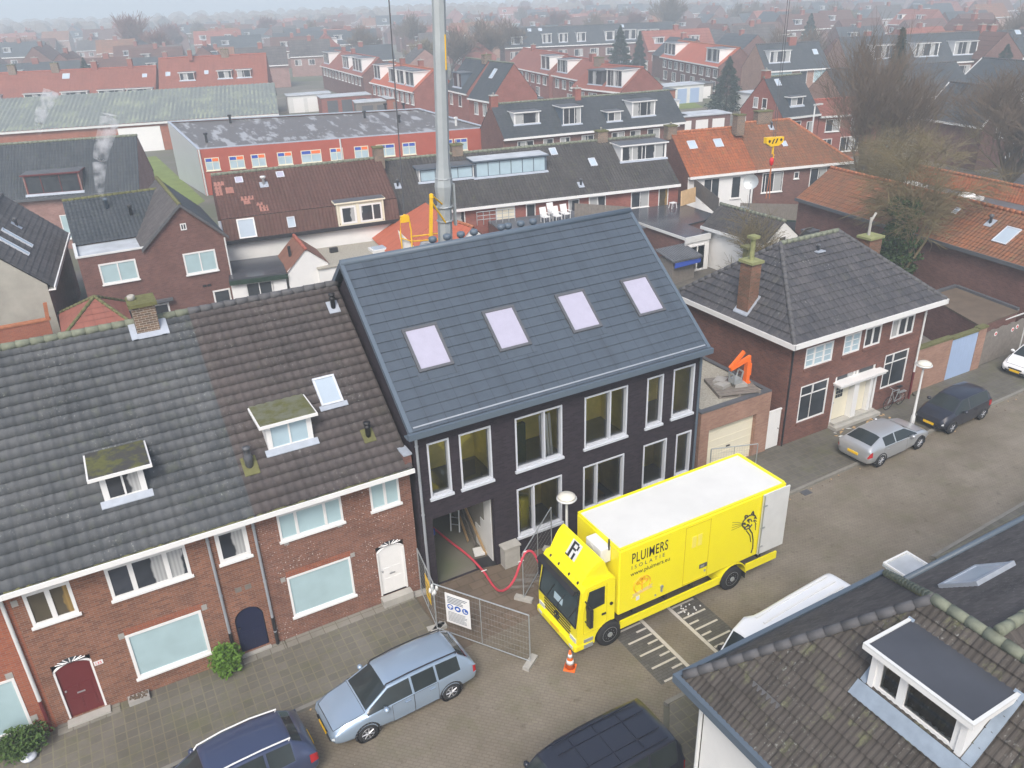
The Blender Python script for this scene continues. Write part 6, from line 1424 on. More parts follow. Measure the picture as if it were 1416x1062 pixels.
c_suv = car('crossover_car','dark blue crossover with silver roof rails parked behind the pale blue wagon','p_dkblue',SUV,2,[(3,4),(4,5),(5,7)],6,[(4,5),(5,6)],(7,9),(.9,3.55),.34,5,rails='white',tail=(0,1))
setat(c_suv,(2.30,16.98,0),R(180+4))
COUPE = [(0,.40,.72,.68,.62,.80),(.07,.28,.83,.93,.74,1.02),(.24,.25,.85,.94,.68,1.10),(.98,.22,.865,.93,.58,1.37),(1.75,.2,.865,.91,.58,1.40),(2.55,.2,.865,.88,.56,1.34),(3.28,.2,.86,.85,.72,.94),(3.9,.22,.84,.77,.66,.84),(4.22,.26,.77,.64,.58,.7),(4.33,.36,.64,.54,.46,.58)]
c_cpe = car('hatch_coupe','silver three door hatchback seen from behind in front of the hipped house','p_silver',COUPE,2,[(3,4),(4,6)],5,[(3,5)],(6,8),(.85,3.55),.31,7,tail=(0,1))
setat(c_cpe,(27.35,19.55,0),R(2))
HATCH = [(0,.40,.68,.62,.58,.72),(.05,.30,.80,.94,.68,1.06),(.14,.26,.825,.96,.62,1.28),(.34,.24,.83,.96,.57,1.46),(1.2,.2,.833,.93,.58,1.52),(1.85,.2,.833,.91,.58,1.51),(2.3,.2,.833,.89,.55,1.45),(2.95,.2,.825,.86,.68,1.0),(3.35,.22,.8,.8,.62,.9),(3.58,.26,.73,.66,.54,.74),(3.67,.36,.6,.55,.42,.58)]
c_blk = car('small_hatchback','small black hatchback nosing towards the street lamp','p_black',HATCH,2,[(3,5),(5,7)],6,[(4,6)],(7,9),(.62,3.05),.3,5,tail=(1,2))
setat(c_blk,(36.4,19.85,0),R(180+2))
c_wht = car('small_hatchback','white hatchback just entering the frame by the board fence','p_white',HATCH,2,[(3,5),(5,7)],6,[(4,6)],(7,9),(.62,3.05),.3,0,tail=(1,2))
setat(c_wht,(44.9,21.0,0),R(180+2))
VAN = [(0,.42,.80,.78,.74,.9),(.04,.34,.94,1.05,.86,1.2),(.12,.30,.95,1.08,.82,1.55),(.30,.28,.96,1.10,.80,1.86),(1.2,.26,.96,1.10,.82,1.91),(2.2,.26,.96,1.09,.82,1.92),(3.0,.26,.96,1.08,.80,1.90),(3.55,.26,.96,1.07,.76,1.82),(4.25,.26,.95,1.03,.80,1.14),(4.7,.28,.9,.92,.74,1.0),(4.92,.34,.8,.76,.62,.82),(4.98,.42,.68,.62,.5,.66)]
c_van = car('passenger_van','black van with roof grooves parked nearest the camera','p_black',VAN,2,[(3,4),(4,5),(5,6),(6,8)],7,[(5,6),(6,7)],(8,10),(.98,4.05),.33,5,cat='van',tail=(0,1))
g_ = MB()
for y in (-.68,-.33,.33,.68): g_.box(.5,3.2,y-.012,y+.012,1.885,1.925) if abs(y) > .5 else g_.box(.5,3.2,y-.01,y+.01,1.90,1.932)
for x in (1.2,1.95,2.7): g_.box(x-.01,x+.01,-.62,.62,1.90,1.932)
g_.build('roof_groove','p_black',c_van)
setat(c_van,(10.62,11.78,0),R(180+1))
# tall white van behind the corner house eaves
TVAN = [(0,.45,.88,.9,.84,1.1),(.03,.36,.98,1.3,.92,2.1),(.10,.32,.99,1.35,.92,2.42),(.25,.30,1.0,1.36,.90,2.49),(1.5,.28,1.0,1.36,.88,2.52),(2.8,.28,1.0,1.35,.88,2.53),(3.9,.28,1.0,1.33,.86,2.50),(4.4,.28,1.0,1.30,.80,2.36),(5.05,.28,.98,1.2,.84,1.38),(5.4,.3,.92,1.02,.76,1.12),(5.58,.38,.78,.8,.6,.86)]
c_wv = car('delivery_van','tall white delivery van half hidden behind the corner house gutter','p_white',TVAN,None,[(6,8)],7,[(6,7)],(8,9),(1.1,4.5),.34,0,cat='van',boxy=True,tail=(0,1))
setat(c_wv,(18.4,12.35,0),R(180+4))
g_ = MB()
for y in (-.6,-.3,0,.3,.6): g_.box(.5,3.7,y-.035,y+.035,2.50,2.545-abs(y)*.03)
g_.build('roof_rib','white',c_wv)

M['truckroof'] = plain('dusty_white_roof',(.66,.66,.63),.5,.12,.9)
# ---------------------------------------------------------------- the yellow box truck
M['gtruck'] = glass('truck_windscreen',(.05,.075,.085),.05)
def truck():
    h = thing('box_truck','bright yellow box truck with a white roof standing across the road hump','truck')
    YA, YB = 16.06, 18.46; XF = 10.66; XB, XE = 12.2, 19.25
    b = MB()
    b.box(XB, XE, YA, YB, 1.12, 3.66); box = b.build('cargo_box','yellow',h)
    mod = box.modifiers.new('b','BEVEL'); mod.width = .05; mod.segments = 3
    MB().box(XB+.06,XE-.06,YA+.10,YB-.10,3.662,3.70).build('roof','truckroof',box)
    e = MB(); e.box(XB+.02,XE-.02,YA+.015,YA+.095,3.663,3.73); e.box(XB+.02,XE-.02,YB-.095,YB-.015,3.663,3.73); e.box(XE-.09,XE-.01,YA+.1,YB-.1,3.663,3.76); e.box(XB+.01,XB+.055,YA+.1,YB-.1,3.663,3.73); e.build('roof_edge','yellow',box)
    # opened rear door folded along the side
    d = MB().box(18.12,19.32,YA-.10,YA-.05,1.2,3.68).build('rear_door','offwhite',h); 
    k = MB()
    for z in (1.5,2.3,3.2): k.box(18.1,18.3,YA-.125,YA-.102,z,z+.05)
    k.box(18.12,18.16,YA-.13,YA-.102,1.2,3.66); k.build('hinge','steel',d)
    # side door outline, window, latches
    s = MB(); x0, x1, z0, z1 = 14.82, 15.88, 1.2, 3.54
    for a in ((x0,x0+.02,z0,z1),(x1-.02,x1,z0,z1),(x0,x1,z1-.02,z1),(x0,x1,z0,z0+.02)): s.box(a[0],a[1],YA-.012,YA-.001,a[2],a[3])
    M['yel_edge'] = plain('yellow_seam',(.62,.50,.0),.4,.05); sd_ = s.build('side_door','yel_edge',box)
    M['yel_pale'] = plain('faded_yellow_panel',(.86,.75,.12),.3,.05)
    MB().box(15.12,15.30,YA-.008,YA-.001,2.62,3.08).box(15.36,15.54,YA-.008,YA-.001,2.62,3.08).build('window_panel','yel_pale',sd_)
    MB().box(15.52,15.85,YA-.02,YA-.001,1.62,1.78).build('handle','greydark',sd_); MB().box(15.56,15.72,YA-.028,YA-.021,1.66,1.74).box(15.74,15.8,YA-.03,YA-.001,1.42,1.5).build('lock','steel',sd_)
    MB().box(13.9,13.97,YA-.03,YA-.001,1.36,1.56).lathe((13.93,YA-.03,1.58),[(0,-.02),(.06,-.02),(.06,.02),(0,.02)],10,'y').box(13.66,13.72,YA-.02,YA-.001,1.28,1.34).build('filler','steel',box)
    MB().box(12.9,13.03,YA-.012,YA-.001,1.44,1.6).build('label','white',box)
    f = MB(); f.box(XB+.1,XE-.1,YA+.55,YB-.55,.72,1.05); f.box(XB+.05,XE-.05,YA+.1,YB-.1,1.052,1.118)
    for x in (12.9,14.2,15.3,18.4): f.box(x,x+.12,YA+.12,YB-.12,.8,1.05)
    f.build('chassis','black',h)
    # yellow side skirts
    for y0, y1, nm in ((YA+.0,YA+.06,'side_skirt'),(YB-.06,YB,'side_skirt')):
        m_ = MB(); m_.box(12.32,16.55,y0,y1,.52,.82); m_.box(12.32,16.55,y0-.006,y1+.006,.64,.655); m_.box(17.75,19.2,y0,y1,.55,.85)
        m_.build(nm,'yellow',h)
    for yc, s in ((YA+.02,-1),(YB-.02,1)):     # rear mudguards
        a = MB()
        for i in range(14):
            t0, t1 = math.pi*i/14, math.pi*(i+1)/14; P = [Vector((17.14+.60*math.cos(t),0,.5+.60*math.sin(t))) for t in (t0,t1)]
            ya, yb = (yc-.02,yc+.55) if s < 0 else (yc-.55,yc+.02)
            a.prism([P[0]+Vector((0,ya,0)),P[1]+Vector((0,ya,0)),P[1]+Vector((0,yb,0)),P[0]+Vector((0,yb,0))],((P[0]+P[1])*.5-Vector((17.14,0,.5))).normalized()*.035)
        a.build('mudguard','yellow',h); MB().box(17.74,17.77,min(yc,yc-s*.5),max(yc,yc-s*.5),.25,.62).build('mud_flap','black',h)
    for x in (11.92,17.14):
        for yc, s in ((YA+.16,-1),(YB-.16,1)):
            wheel(h,x,yc,.47,s,.28,'rim',0)
            n_ = MB()
            for i in range(10): a = 2*math.pi*i/10; n_.lathe((x+.17*math.cos(a),yc+s*.11,.47+.17*math.sin(a)),[(0,-.03),(.018,-.03),(.018,.03),(0,.03)],6,'y')
            n_.lathe((x,yc+s*.11,.47),[(0,-.06),(.09,-.06),(.1,.06) if s > 0 else (.1,.05),(0,.07)],12,'y'); n_.build('hub','steel',h)
    for yc in (YA+.16,YB-.16): MB().lathe((11.92,yc,.47),[(.0,0),(.56,0)],20,'y').build('wheel_well','black',h) if 0 else None
    # cab: loft of side profile sections
    def cabx(z):   # front face position by height
        return XF+(.0 if z < 1.25 else (z-1.25)*.11)
    c = MB(); w0, w1 = YA+.03, YB-.03; XR = 12.08
    prof = [(XF+.10,.42),(XF+.02,.50),(XF,.75),(XF,1.22),(XF+.20,2.58),(XF+.32,2.74),(XR-.25,2.80),(XR,2.72),(XR,1.05),(12.43,1.02)]
    arch = [(11.92+.60*math.cos(t),.47+.60*math.sin(t)) for t in [math.pi*(.08+.84*i/10) for i in range(11)]]
    side = prof[:-1]+[(12.02,1.05)]+[p for p in arch if p[0] < 12.05]+[(11.32,.42)]
    ins = .05
    for y, yi, sg in ((w0,w0+ins,-1),(w1,w1-ins,1)):
        pts = [(x,y,z) for x,z in side]; c.poly(pts if sg < 0 else pts[::-1])
    N = len(side)
    for i in range(N):
        a, b2 = side[i], side[(i+1)%N]; c.quad((b2[0],w0,b2[1]),(a[0],w0,a[1]),(a[0],w1,a[1]),(b2[0],w1,b2[1]))
    cab = c.build('cab','yellow',h); mo = cab.modifiers.new('b','BEVEL'); mo.width = .13; mo.segments = 4; mo.limit_method = 'ANGLE'; mo.angle_limit = R(40)
    MB().box(XF+.6,12.3,YA+.3,YB-.3,.3,1.0).build('engine','black',h)
    # windscreen
    a = Vector((XF+.006,0,1.30)); b2 = Vector((XF+.188,0,2.52)); n_ = Vector((-(b2.z-a.z),0,b2.x-a.x)).normalized()*.012
    def scr(t, y): return a+(b2-a)*t+Vector((0,y,0))+n_
    ws = MB().prism([scr(0,w0+.13),scr(0,w1-.13),scr(1,w1-.2),scr(1,w0+.2)],n_*.6).build('windscreen','gtruck',h)
    fr = MB(); q = [scr(-.035,w0+.08),scr(-.035,w1-.08),scr(1.04,w1-.15),scr(1.04,w0+.15)]
    for i in range(4): fr.bar(q[i],q[(i+1)%4],.03,5)
    fr.build('windscreen_seal','black',ws)
    MB().prism([scr(.18,17.0),scr(.18,17.5),scr(.38,17.5),scr(.38,17.0)],n_*.9).build('paper','gblue2',ws)
    v = MB(); v.obox((XF+.04,w0+.1,2.56),(.10,0,.12),(0,w1-w0-.2,0),(-.16,0,.02)); v.build('sun_visor','black',h)
    wp = MB()
    for y in (16.6,17.3,17.9): wp.bar(scr(.0,y)+n_*2,scr(.55,y-.35)+n_*2,.014,4)
    wp.build('wiper','black',ws)
    # grille, bumper, lamps
    g = MB()
    for i, z in enumerate((.74,.86,.98,1.1)): g.box(XF-.015,XF+.02,w0+.38,w1-.38,z,z+.05)
    g.build('grille','black',h)
    em = MB(); n = 20
    for i in range(n): t0,t1 = 2*math.pi*i/n,2*math.pi*(i+1)/n; em.bar((XF-.03,17.26+.14*math.cos(t0),.98+.14*math.sin(t0)),(XF-.03,17.26+.14*math.cos(t1),.98+.14*math.sin(t1)),.018,5)
    for t in (90,210,330): em.bar((XF-.03,17.26,.98),(XF-.03,17.26+.13*math.cos(R(t)),.98+.13*math.sin(R(t))),.016,5)
    em.build('badge','black',h)
    bp_ = MB(); bp_.box(XF-.10,XF+.5,w0-.01,w1+.01,.30,.60); bo = bp_.build('bumper','yellow',h); mo = bo.modifiers.new('b','BEVEL'); mo.width = .07; mo.segments = 3
    for y in (w0+.06,w1-.4): MB().box(XF-.025,XF+.1,y,y+.34,.64,.80).build('headlight','lens',h); MB().box(XF-.113,XF,y+.05,y+.25,.42,.52).build('fog_lamp','lens',bo)
    MB().box(XF-.116,XF-.1,17.0,17.52,.46,.57).build('number_plate','plate',bo)
    MB().box(XF+.25,11.25,w0-.03,w0+.02,.36,.50).box(XF+.25,11.25,w0-.03,w0+.02,.60,.72).build('cab_step','steel',h)
    # door, side window, handle
    for y, s in ((w0,-1),(w1,1)):
        lo, hi = (y-.014,y-.002) if s < 0 else (y+.002,y+.014)
        w_ = MB().prism([(XF+.34,lo,1.80),(XF+1.02,lo,1.86),(XF+1.02,lo,2.56),(XF+.44,lo,2.56),(XF+.31,lo,2.0)],(0,hi-lo,0)).build('side_window','gcar',h)
        dm = MB()
        for p, q in (((XF+.24,.95),(XF+.24,1.75)),((XF+.24,1.75),(XF+.40,2.62)),((XF+.40,2.62),(XF+1.10,2.62)),((XF+1.10,2.62),(XF+1.12,1.15)),((XF+1.12,1.15),(XF+.9,.95)),((XF+.9,.95),(XF+.24,.95))): dm.bar((p[0],(lo+hi)/2+s*-.004,p[1]),(q[0],(lo+hi)/2+s*-.004,q[1]),.008,4)
        dr = dm.build('door_seam','yel_edge',h); MB().box(XF+.92,XF+1.08,min(lo,hi)-.01,max(lo,hi)+.01,1.42,1.49).build('handle','black',h)
        m_ = MB(); yy = y+s*.28; m_.box(XF+.22,XF+.34,yy-.11,yy+.11,1.75,2.18); m_.box(XF+.22,XF+.34,yy-.10,yy+.10,1.48,1.72); m_.bar((XF+.3,y,2.25),(XF+.28,yy,2.2),.025,6); m_.bar((XF+.3,y,1.45),(XF+.28,yy,1.5),.025,6); m_.build('wing_mirror','black',h)
        MB().lathe((XF+1.28,y+s*.0,1.75),[(0,s*-.0),(.06,0),(.06,s*.03),(0,s*.03)] if s > 0 else [(0,s*.03),(.06,s*.03),(.06,0),(0,0)],10,'y').build('side_lamp','black',h)
    # roof fairing: open backed wind deflector rising to the box height
    f = MB(); P = []
    for t in range(9):
        u = t/8; z = 2.78+.74*math.sin(u*math.pi/2)**.95; x = XF+.30+.68*u
        hw = .92+.16*u; P.append((x, z, hw))
    yc = (YA+YB)/2
    for i in range(8):
        (x0,z0,h0),(x1,z1,h1) = P[i],P[i+1]
        f.quad((x0,yc+h0,z0),(x0,yc-h0,z0),(x1,yc-h1,z1),(x1,yc+h1,z1))
        f.quad((x0,yc-h0,z0),(XR-.12,yc-h0-.02,2.74),(XR-.12,yc-h1-.02,2.74),(x1,yc-h1,z1)) if i == 0 else None
    for s in (-1,1):
        q = [(x,yc+s*hh,z) for x,z,hh in P]+[(XF+1.03,yc+s*1.09,3.46),(XF+1.2,yc+s*1.10,3.0),(XF+1.2,yc+s*1.05,2.76)]
        f.poly(q if s < 0 else q[::-1])
    fo = f.build('roof_fairing','yellow',h); so = fo.modifiers.new('s','SOLIDIFY'); so.thickness = .04; so.offset = -1
    i = 4; (x0,z0,_),(x1,z1,_) = P[2],P[4]; nn = Vector((-(z1-z0),0,x1-x0)).normalized()*.02; up_ = Vector((x1-x0,0,z1-z0)).normalized(); o = Vector((x0,yc-.02,z0))+nn+up_*.02
    lg = MB().obox(o+Vector((0,.26,0)),(0,-.52,0),up_*.56,nn*.4).build('logo_plate','offwhite',fo)
    k = MB(); on = o+nn*.6
    k.obox(on+Vector((0,.26,0)),(0,-.2,0),up_*.04,nn*.3); k.obox(on+Vector((0,.16,0))+up_*.04,(0,-.1,0),up_*.50,nn*.3); k.obox(on+Vector((0,.06,0))+up_*.28,(0,-.16,0),up_*.07,nn*.3); k.obox(on+Vector((0,-.10,0))+up_*.34,(0,-.07,0),up_*.15,nn*.3); k.obox(on+Vector((0,.06,0))+up_*.48,(0,-.16,0),up_*.06,nn*.3); k.obox(on+Vector((0,-.06,0)),(0,-.09,0),up_*.22,nn*.3)
    k.build('logo_mark','black',lg)
    mk = MB()
    for y in (16.5,17.0,17.6,18.1): mk.lathe((XF+.30,y,2.66),[(.05,0),(.05,.05),(.02,.08)],8)
    mk.build('marker_lamp','black',h)
    # cooling unit on the front of the box
    ac = MB().box(11.80,12.195,16.5,17.35,3.02,3.60).build('cooling_unit','white',h); mo = ac.modifiers.new('b','BEVEL'); mo.width = .04; mo.segments = 2
    MB().lathe((11.79,17.05,3.30),[(0,-.008),(.2,-.008),(.2,0)],18,'x').build('fan_grille','offwhite',ac)
    MB().bar((12.1,16.5,3.5),(12.1,16.5,3.9),.03,6).build('exhaust_pipe','black',h)
    # writing on the side
    T = lambda s, x, z, size, m, b=0., sp=1., dz=-.0: text(box, s, size, textmat((x,YA-.006,z),(1,0,-.0),(0,0,1)), m, 'lettering', b, sp, .002)
    t1 = T('PLUIMERS',12.66,3.02,.52,'black',.003,1.1); t1.scale = (1,1,1)
    for v in t1.data.vertices: v.co.x = 12.66+(v.co.x-12.66)*.60; v.co.z = 3.02+(v.co.z-3.02)*1.05
    T('ISOLATIE',12.66,2.78,.20,'greydark',0.,1.75); T('www.pluimers.eu',12.64,2.52,.225,'black',.0,1.0)
    # award badge: orange disc with a branching tree and a ribbon
    ba = MB(); cx, cz = 13.12, 2.02; M['orange_print'] = plain('orange_print',(.78,.42,.01),.5,.05)
    for i in range(24):
        t0,t1_ = 2*math.pi*i/24,2*math.pi*(i+1)/24
        ba.bar((cx+.33*math.cos(t0),YA-.006,cz+.33*math.sin(t0)),(cx+.33*math.cos(t1_),YA-.006,cz+.33*math.sin(t1_)),.022,4)
    ba.bar((cx,YA-.006,cz-.25),(cx,YA-.006,cz+.02),.03,4)
    for t in (30,75,105,150): ba.bar((cx,YA-.006,cz),(cx+.2*math.cos(R(t)),YA-.006,cz+.22*math.sin(R(t))),.022,4)
    for t in (30,75,105,150): ba.lathe((cx+.2*math.cos(R(t)),YA-.004,cz+.22*math.sin(R(t))),[(0,-.006),(.075,-.006),(.075,0)],10,'y')
    ba.build('badge','orange_print',box)
    rb = MB(); rb.prism([(cx-.42,YA-.02,cz-.40),(cx+.44,YA-.02,cz-.28),(cx+.36,YA-.02,cz-.22),(cx+.44,YA-.02,cz-.14),(cx-.40,YA-.02,cz-.26),(cx-.33,YA-.02,cz-.32)],(0,.008,0)); M['ribbon'] = plain('ribbon_print',(.74,.60,.22),.5,.05); rb.build('ribbon','ribbon',box)
    # line drawing of a big cat with whiskers, half covered by the opened door
    ct = MB(); ox, oz = 17.32, 2.62
    def st_(pts, r=.02):
        for p, q in zip(pts, pts[1:]): ct.bar((ox+p[0],YA-.006,oz+p[1]),(ox+q[0],YA-.006,oz+q[1]),r,4)
    st_([(.05,.0),(-.02,.12),(.03,.25),(.14,.33),(.28,.38),(.42,.36),(.55,.28),(.62,.15)],.028)
    st_([(.10,.31),(.08,.45),(.2,.40)],.03); st_([(.36,.38),(.44,.50),(.5,.33)],.03); st_([(.05,0),(.14,-.06),(.25,-.02),(.36,-.08)],.03); st_([(.0,.12),(.1,.14),(.13,.08)],.035); st_([(.2,.2),(.3,.22)],.04)
    st_([(.1,-.08),(.2,-.16),(.34,-.16),(.46,-.05)],.028); st_([(.36,-.2),(.52,-.45),(.6,-.75),(.63,-1.1),(.58,-1.3)],.026); st_([(.22,-.22),(.42,-.5),(.5,-.8)],.02)
    for i in range(14): a = rnd.uniform(.2,.6), rnd.uniform(-.1,.32); st_([a,(a[0]+rnd.uniform(-.06,.06),a[1]+rnd.uniform(-.05,.05))],.022)
    for dz in (.02,.09,-.05,.16): st_([(.02,.1+dz*.3),(-.2,.12+dz),(-.48,.14+dz*1.5)],.007)
    for i in range(5): st_([(.52+i*.03,.2-i*.1),(.66,.12-i*.12)],.016)
    ct.build('cat_drawing','black',box)
    place(h,(15,17.26,0))
truck()

# ================================================================ STREET OBJECTS
def street_lamp(x, y, hz, label, head_dir=0.):
    h = thing('street_lamp', label, 'street lamp')
    MB().lathe((x,y,0), [(.10,0),(.10,.9),(.06,1.0),(.045,hz-.25),(.035,hz-.08)], 12).build('post','offwhite',h,True)
    hd = MB().lathe((x,y,hz-.1), [(.05,0),(.12,.03),(.33,.14),(.36,.18),(.33,.22)], 20).build('lamp_shade','offwhite',h,True)
    M['lampglass'] = M.get('lampglass') or plain('milky_lamp_cover',(.66,.64,.56),.3,.05)
    MB().lathe((x,y,hz+.12), [(.325,.0),(.30,.06),(.18,.13),(0,.16)], 20).build('lamp_cover','lampglass',hd,True)
    place(h,(x,y,.0))
street_lamp(12.5,19.55,3.45,'pale street lamp with a mushroom head standing behind the truck cab')
street_lamp(31.83,19.95,3.45,'pale street lamp with a mushroom head between the silver and the black parked car')
def tall_lamp(x, y, hz, label):
    h = thing('tall_street_lamp', label, 'street lamp')
    MB().lathe((x,y,0), [(.12,0),(.10,1.),(.07,hz)], 8).build('post','offwhite',h,True); MB().box(x-.1,x+1.0,y-.14,y+.14,hz,hz+.14).build('lamp_head','offwhite',h); place(h,(x,y,0))
tall_lamp(69.5,61.0,7.6,'tall white street lamp beside the red gabled house'); tall_lamp(55.5,66.8,6.2,'pale street lamp in front of the grey tiled terrace'); 
def fence_panel(name, label, a, b, feet=True, wires=(16, 9), mat='steel'):
    h = thing(name, label, 'fence panel', 'site fence panels'); a, b = Vector((*a,0)), Vector((*b,0)); z0, z1 = .12, 2.0; d = b-a
    f = MB(); Z = Vector((0,0,1))
    for p in (a, b): f.bar(p+Z*.02, p+Z*z1, .022, 8)
    f.bar(a+Z*z1, b+Z*z1, .022, 8); f.bar(a+Z*z0, b+Z*z0, .018, 8); f.bar(a+d*.5+Z*z0, a+d*.5+Z*z1, .014, 6)
    f.build('frame', mat, h)
    m_ = MB(); n = int(d.length/.11)
    for i in range(1, n): p = a+d*(i/n); m_.bar(p+Z*z0, p+Z*z1, .002, 3)
    for i in range(1, 8): m_.bar(a+Z*(z0+(z1-z0)*i/8), b+Z*(z0+(z1-z0)*i/8), .004, 3)
    m_.build('wire_mesh', 'wire', h)
    if feet:
        for p in (a, b):
            u = Vector((-d.y,d.x,0)).normalized(); MB().obox(p-u*.33-d.normalized()*.11, u*.66, d.normalized()*.22, (0,0,.12)).build('foot','concrete',h)
    place(h, (a+d*.5)); return h
M['wire'] = plain('thin_wire',(.22,.22,.21),.6,.1)
def fences():
    A = (7.38,19.62); B = (9.30,16.72); C = (7.66,21.6)
    h1 = fence_panel('site_fence','wire fence panel carrying the white safety sign','%s' and A, B)
    h2 = fence_panel('site_fence','wire fence panel with a yellow board against the terrace corner', C, (7.40,19.7))
    h3 = fence_panel('site_fence','wire fence panel with the red hose slung over it behind the truck cab', (10.62,19.42), (12.9,21.25))
    h4 = fence_panel('site_fence','wire fence panel behind the truck box in front of the garage', (20.7,21.3), (22.6,20.6))
    # safety sign
    a, b = Vector((*A,0)), Vector((*B,0)); d = (b-a).normalized(); n = Vector((d.y,-d.x,0))
    if n.x > 0: n = -n
    n = -n if n.dot(Vector((0,-1,0))) < 0 else n
    s = thing('safety_sign','white safety sign with three blue round symbols on the wire fence','sign'); o = a+d*.45+n*.03+Vector((0,0,.62)); W, H = .92, 1.22
    MB().obox(o,d*W,n*.012,(0,0,H)).build('board','white',s)
    t = MB()
    for i in range(5): t.obox(o+n*.013+d*.08+Vector((0,0,H-.14-i*.062)),d*rnd.uniform(.5,.76),n*.002,(0,0,.03))
    for i in range(8): t.obox(o+n*.013+d*.08+Vector((0,0,.46-i*.052)),d*rnd.uniform(.45,.76),n*.002,(0,0,.018))
    t.build('text_lines','slateblue',s)
    M['signblue'] = plain('sign_blue',(.02,.10,.42),.4,.05)
    for i in range(3):
        c = o+d*(.18+i*.28)+n*.014+Vector((0,0,.68)); k = MB(); P = [c+d*.115*math.cos(2*math.pi*j/20)+Vector((0,0,.115*math.sin(2*math.pi*j/20))) for j in range(20)]; k.prism(P,n*.003); q = k.build('symbol','signblue',s)
        m_ = MB(); c2 = c+n*.0045
        if i == 0: m_.prism([c2+d*.07*math.cos(math.pi*j/8)+Vector((0,0,.02+.06*math.sin(math.pi*j/8))) for j in range(9)],n*.002); m_.obox(c2-d*.085+Vector((0,0,-.005)),d*.17,n*.002,(0,0,.022)); m_.obox(c2-d*.03+Vector((0,0,-.07)),d*.06,n*.002,(0,0,.055))
        elif i == 1: m_.prism([c2+d*.06*math.cos(2*math.pi*j/12)+Vector((0,0,.05*math.sin(2*math.pi*j/12))) for j in range(12)],n*.002)
        else: m_.obox(c2-d*.05+Vector((0,0,-.06)),d*.04,n*.002,(0,0,.12)); m_.obox(c2-d*.05+Vector((0,0,-.06)),d*.12,n*.002,(0,0,.045))
        m_.build('symbol_mark','white',q)
    place(s,o)
    a, b = Vector((*C,0)), Vector((7.40,19.7,0)); d = (b-a).normalized(); n = Vector((-1,0,0)); o = a+d*1.0+n*.03+Vector((0,0,.75))
    s = MB().obox(o,d*.55,n*.012,(0,0,.95)).build('yellow_board','plate',None,loc=o); tag(s,'plain yellow board tied to the end fence panel','board')
    t = MB()
    for i in range(3): t.obox(o+n*.014+d*.08+Vector((0,0,.25+i*.2)),d*.38,n*.002,(0,0,.05))
    t2 = t; q = t2.build('text_lines','greydark',s); q.location = -Vector(o)
    # tied cloth at the corner
    c = MB()
    for i in range(7): c.lathe((7.38+rnd.uniform(-.1,.1),19.62+rnd.uniform(-.1,.1),1.7+rnd.uniform(-.25,.2)),[(0,-.12),(.06,-.05),(.05,.06),(0,.13)],6)
    w_ = c.build('tied_rag','offwhite',None,True,loc=(7.38,19.62,1.7)); tag(w_,'crumpled white bag tied to the corner of the site fence','bag')
fences()
def cone():
    h = thing('traffic_cone','orange and white traffic cone in front of the truck','traffic cone'); c = (10.29,15.93,0)
    MB().lathe(c,[(.26,0),(.26,.03),(.16,.05),(.145,.06)],4).build('base','orangep',h)
    b = MB().lathe((c[0],c[1],.05),[(.16,0),(.028,.68),(.0,.69)],20).build('body','orangep',h,True)
    s = MB()
    for z0, z1 in ((.17,.31),(.42,.54)): s.lathe((c[0],c[1],.05),[(.162-.194*z0+.003,z0),(.162-.194*z1+.003,z1)],20)
    s.build('white_band','white',b,True); place(h,c)
cone()
def hose():
    P = [(9.35,26.2,.12),(9.6,24.75,.11),(9.8,23.6,.11),(10.0,22.5,.11),(10.06,21.4,.11),(9.98,20.5,.14),(9.96,19.9,.35),(10.08,19.5,.75),(10.3,19.4,1.15),(10.5,19.4,1.62),(10.75,19.42,2.02),(11.0,19.4,1.95),(11.15,19.3,1.6),(11.25,19.1,1.1),(11.35,18.9,.7),(11.6,18.7,.45)]
    pts = []; n = len(P)
    V = [Vector(p) for p in P]
    for i in range(n-1):
        p0, p1, p2, p3 = V[max(i-1,0)], V[i], V[i+1], V[min(i+2,n-1)]
        for t in [k/6 for k in range(6)]: pts.append(.5*((2*p1)+(p2-p0)*t+(2*p0-5*p1+4*p2-p3)*t*t+(3*p1-p0-3*p2+p3)*t**3))
    pts.append(V[-1]); h = thing('red_hose','thick red hose running from the passage over the fence to the truck','hose')
    MB().tube(pts,.044,10).build('pipe','rhose',h,True)
    t = MB()
    for i in (24,55,60): 
        p = pts[i]; t.bar(p+Vector((-.1,0,.05)),p+Vector((.12,0,.04)),.02,5)
    t.build('cable_tie','white',h); place(h,(10,21,0))
hose()
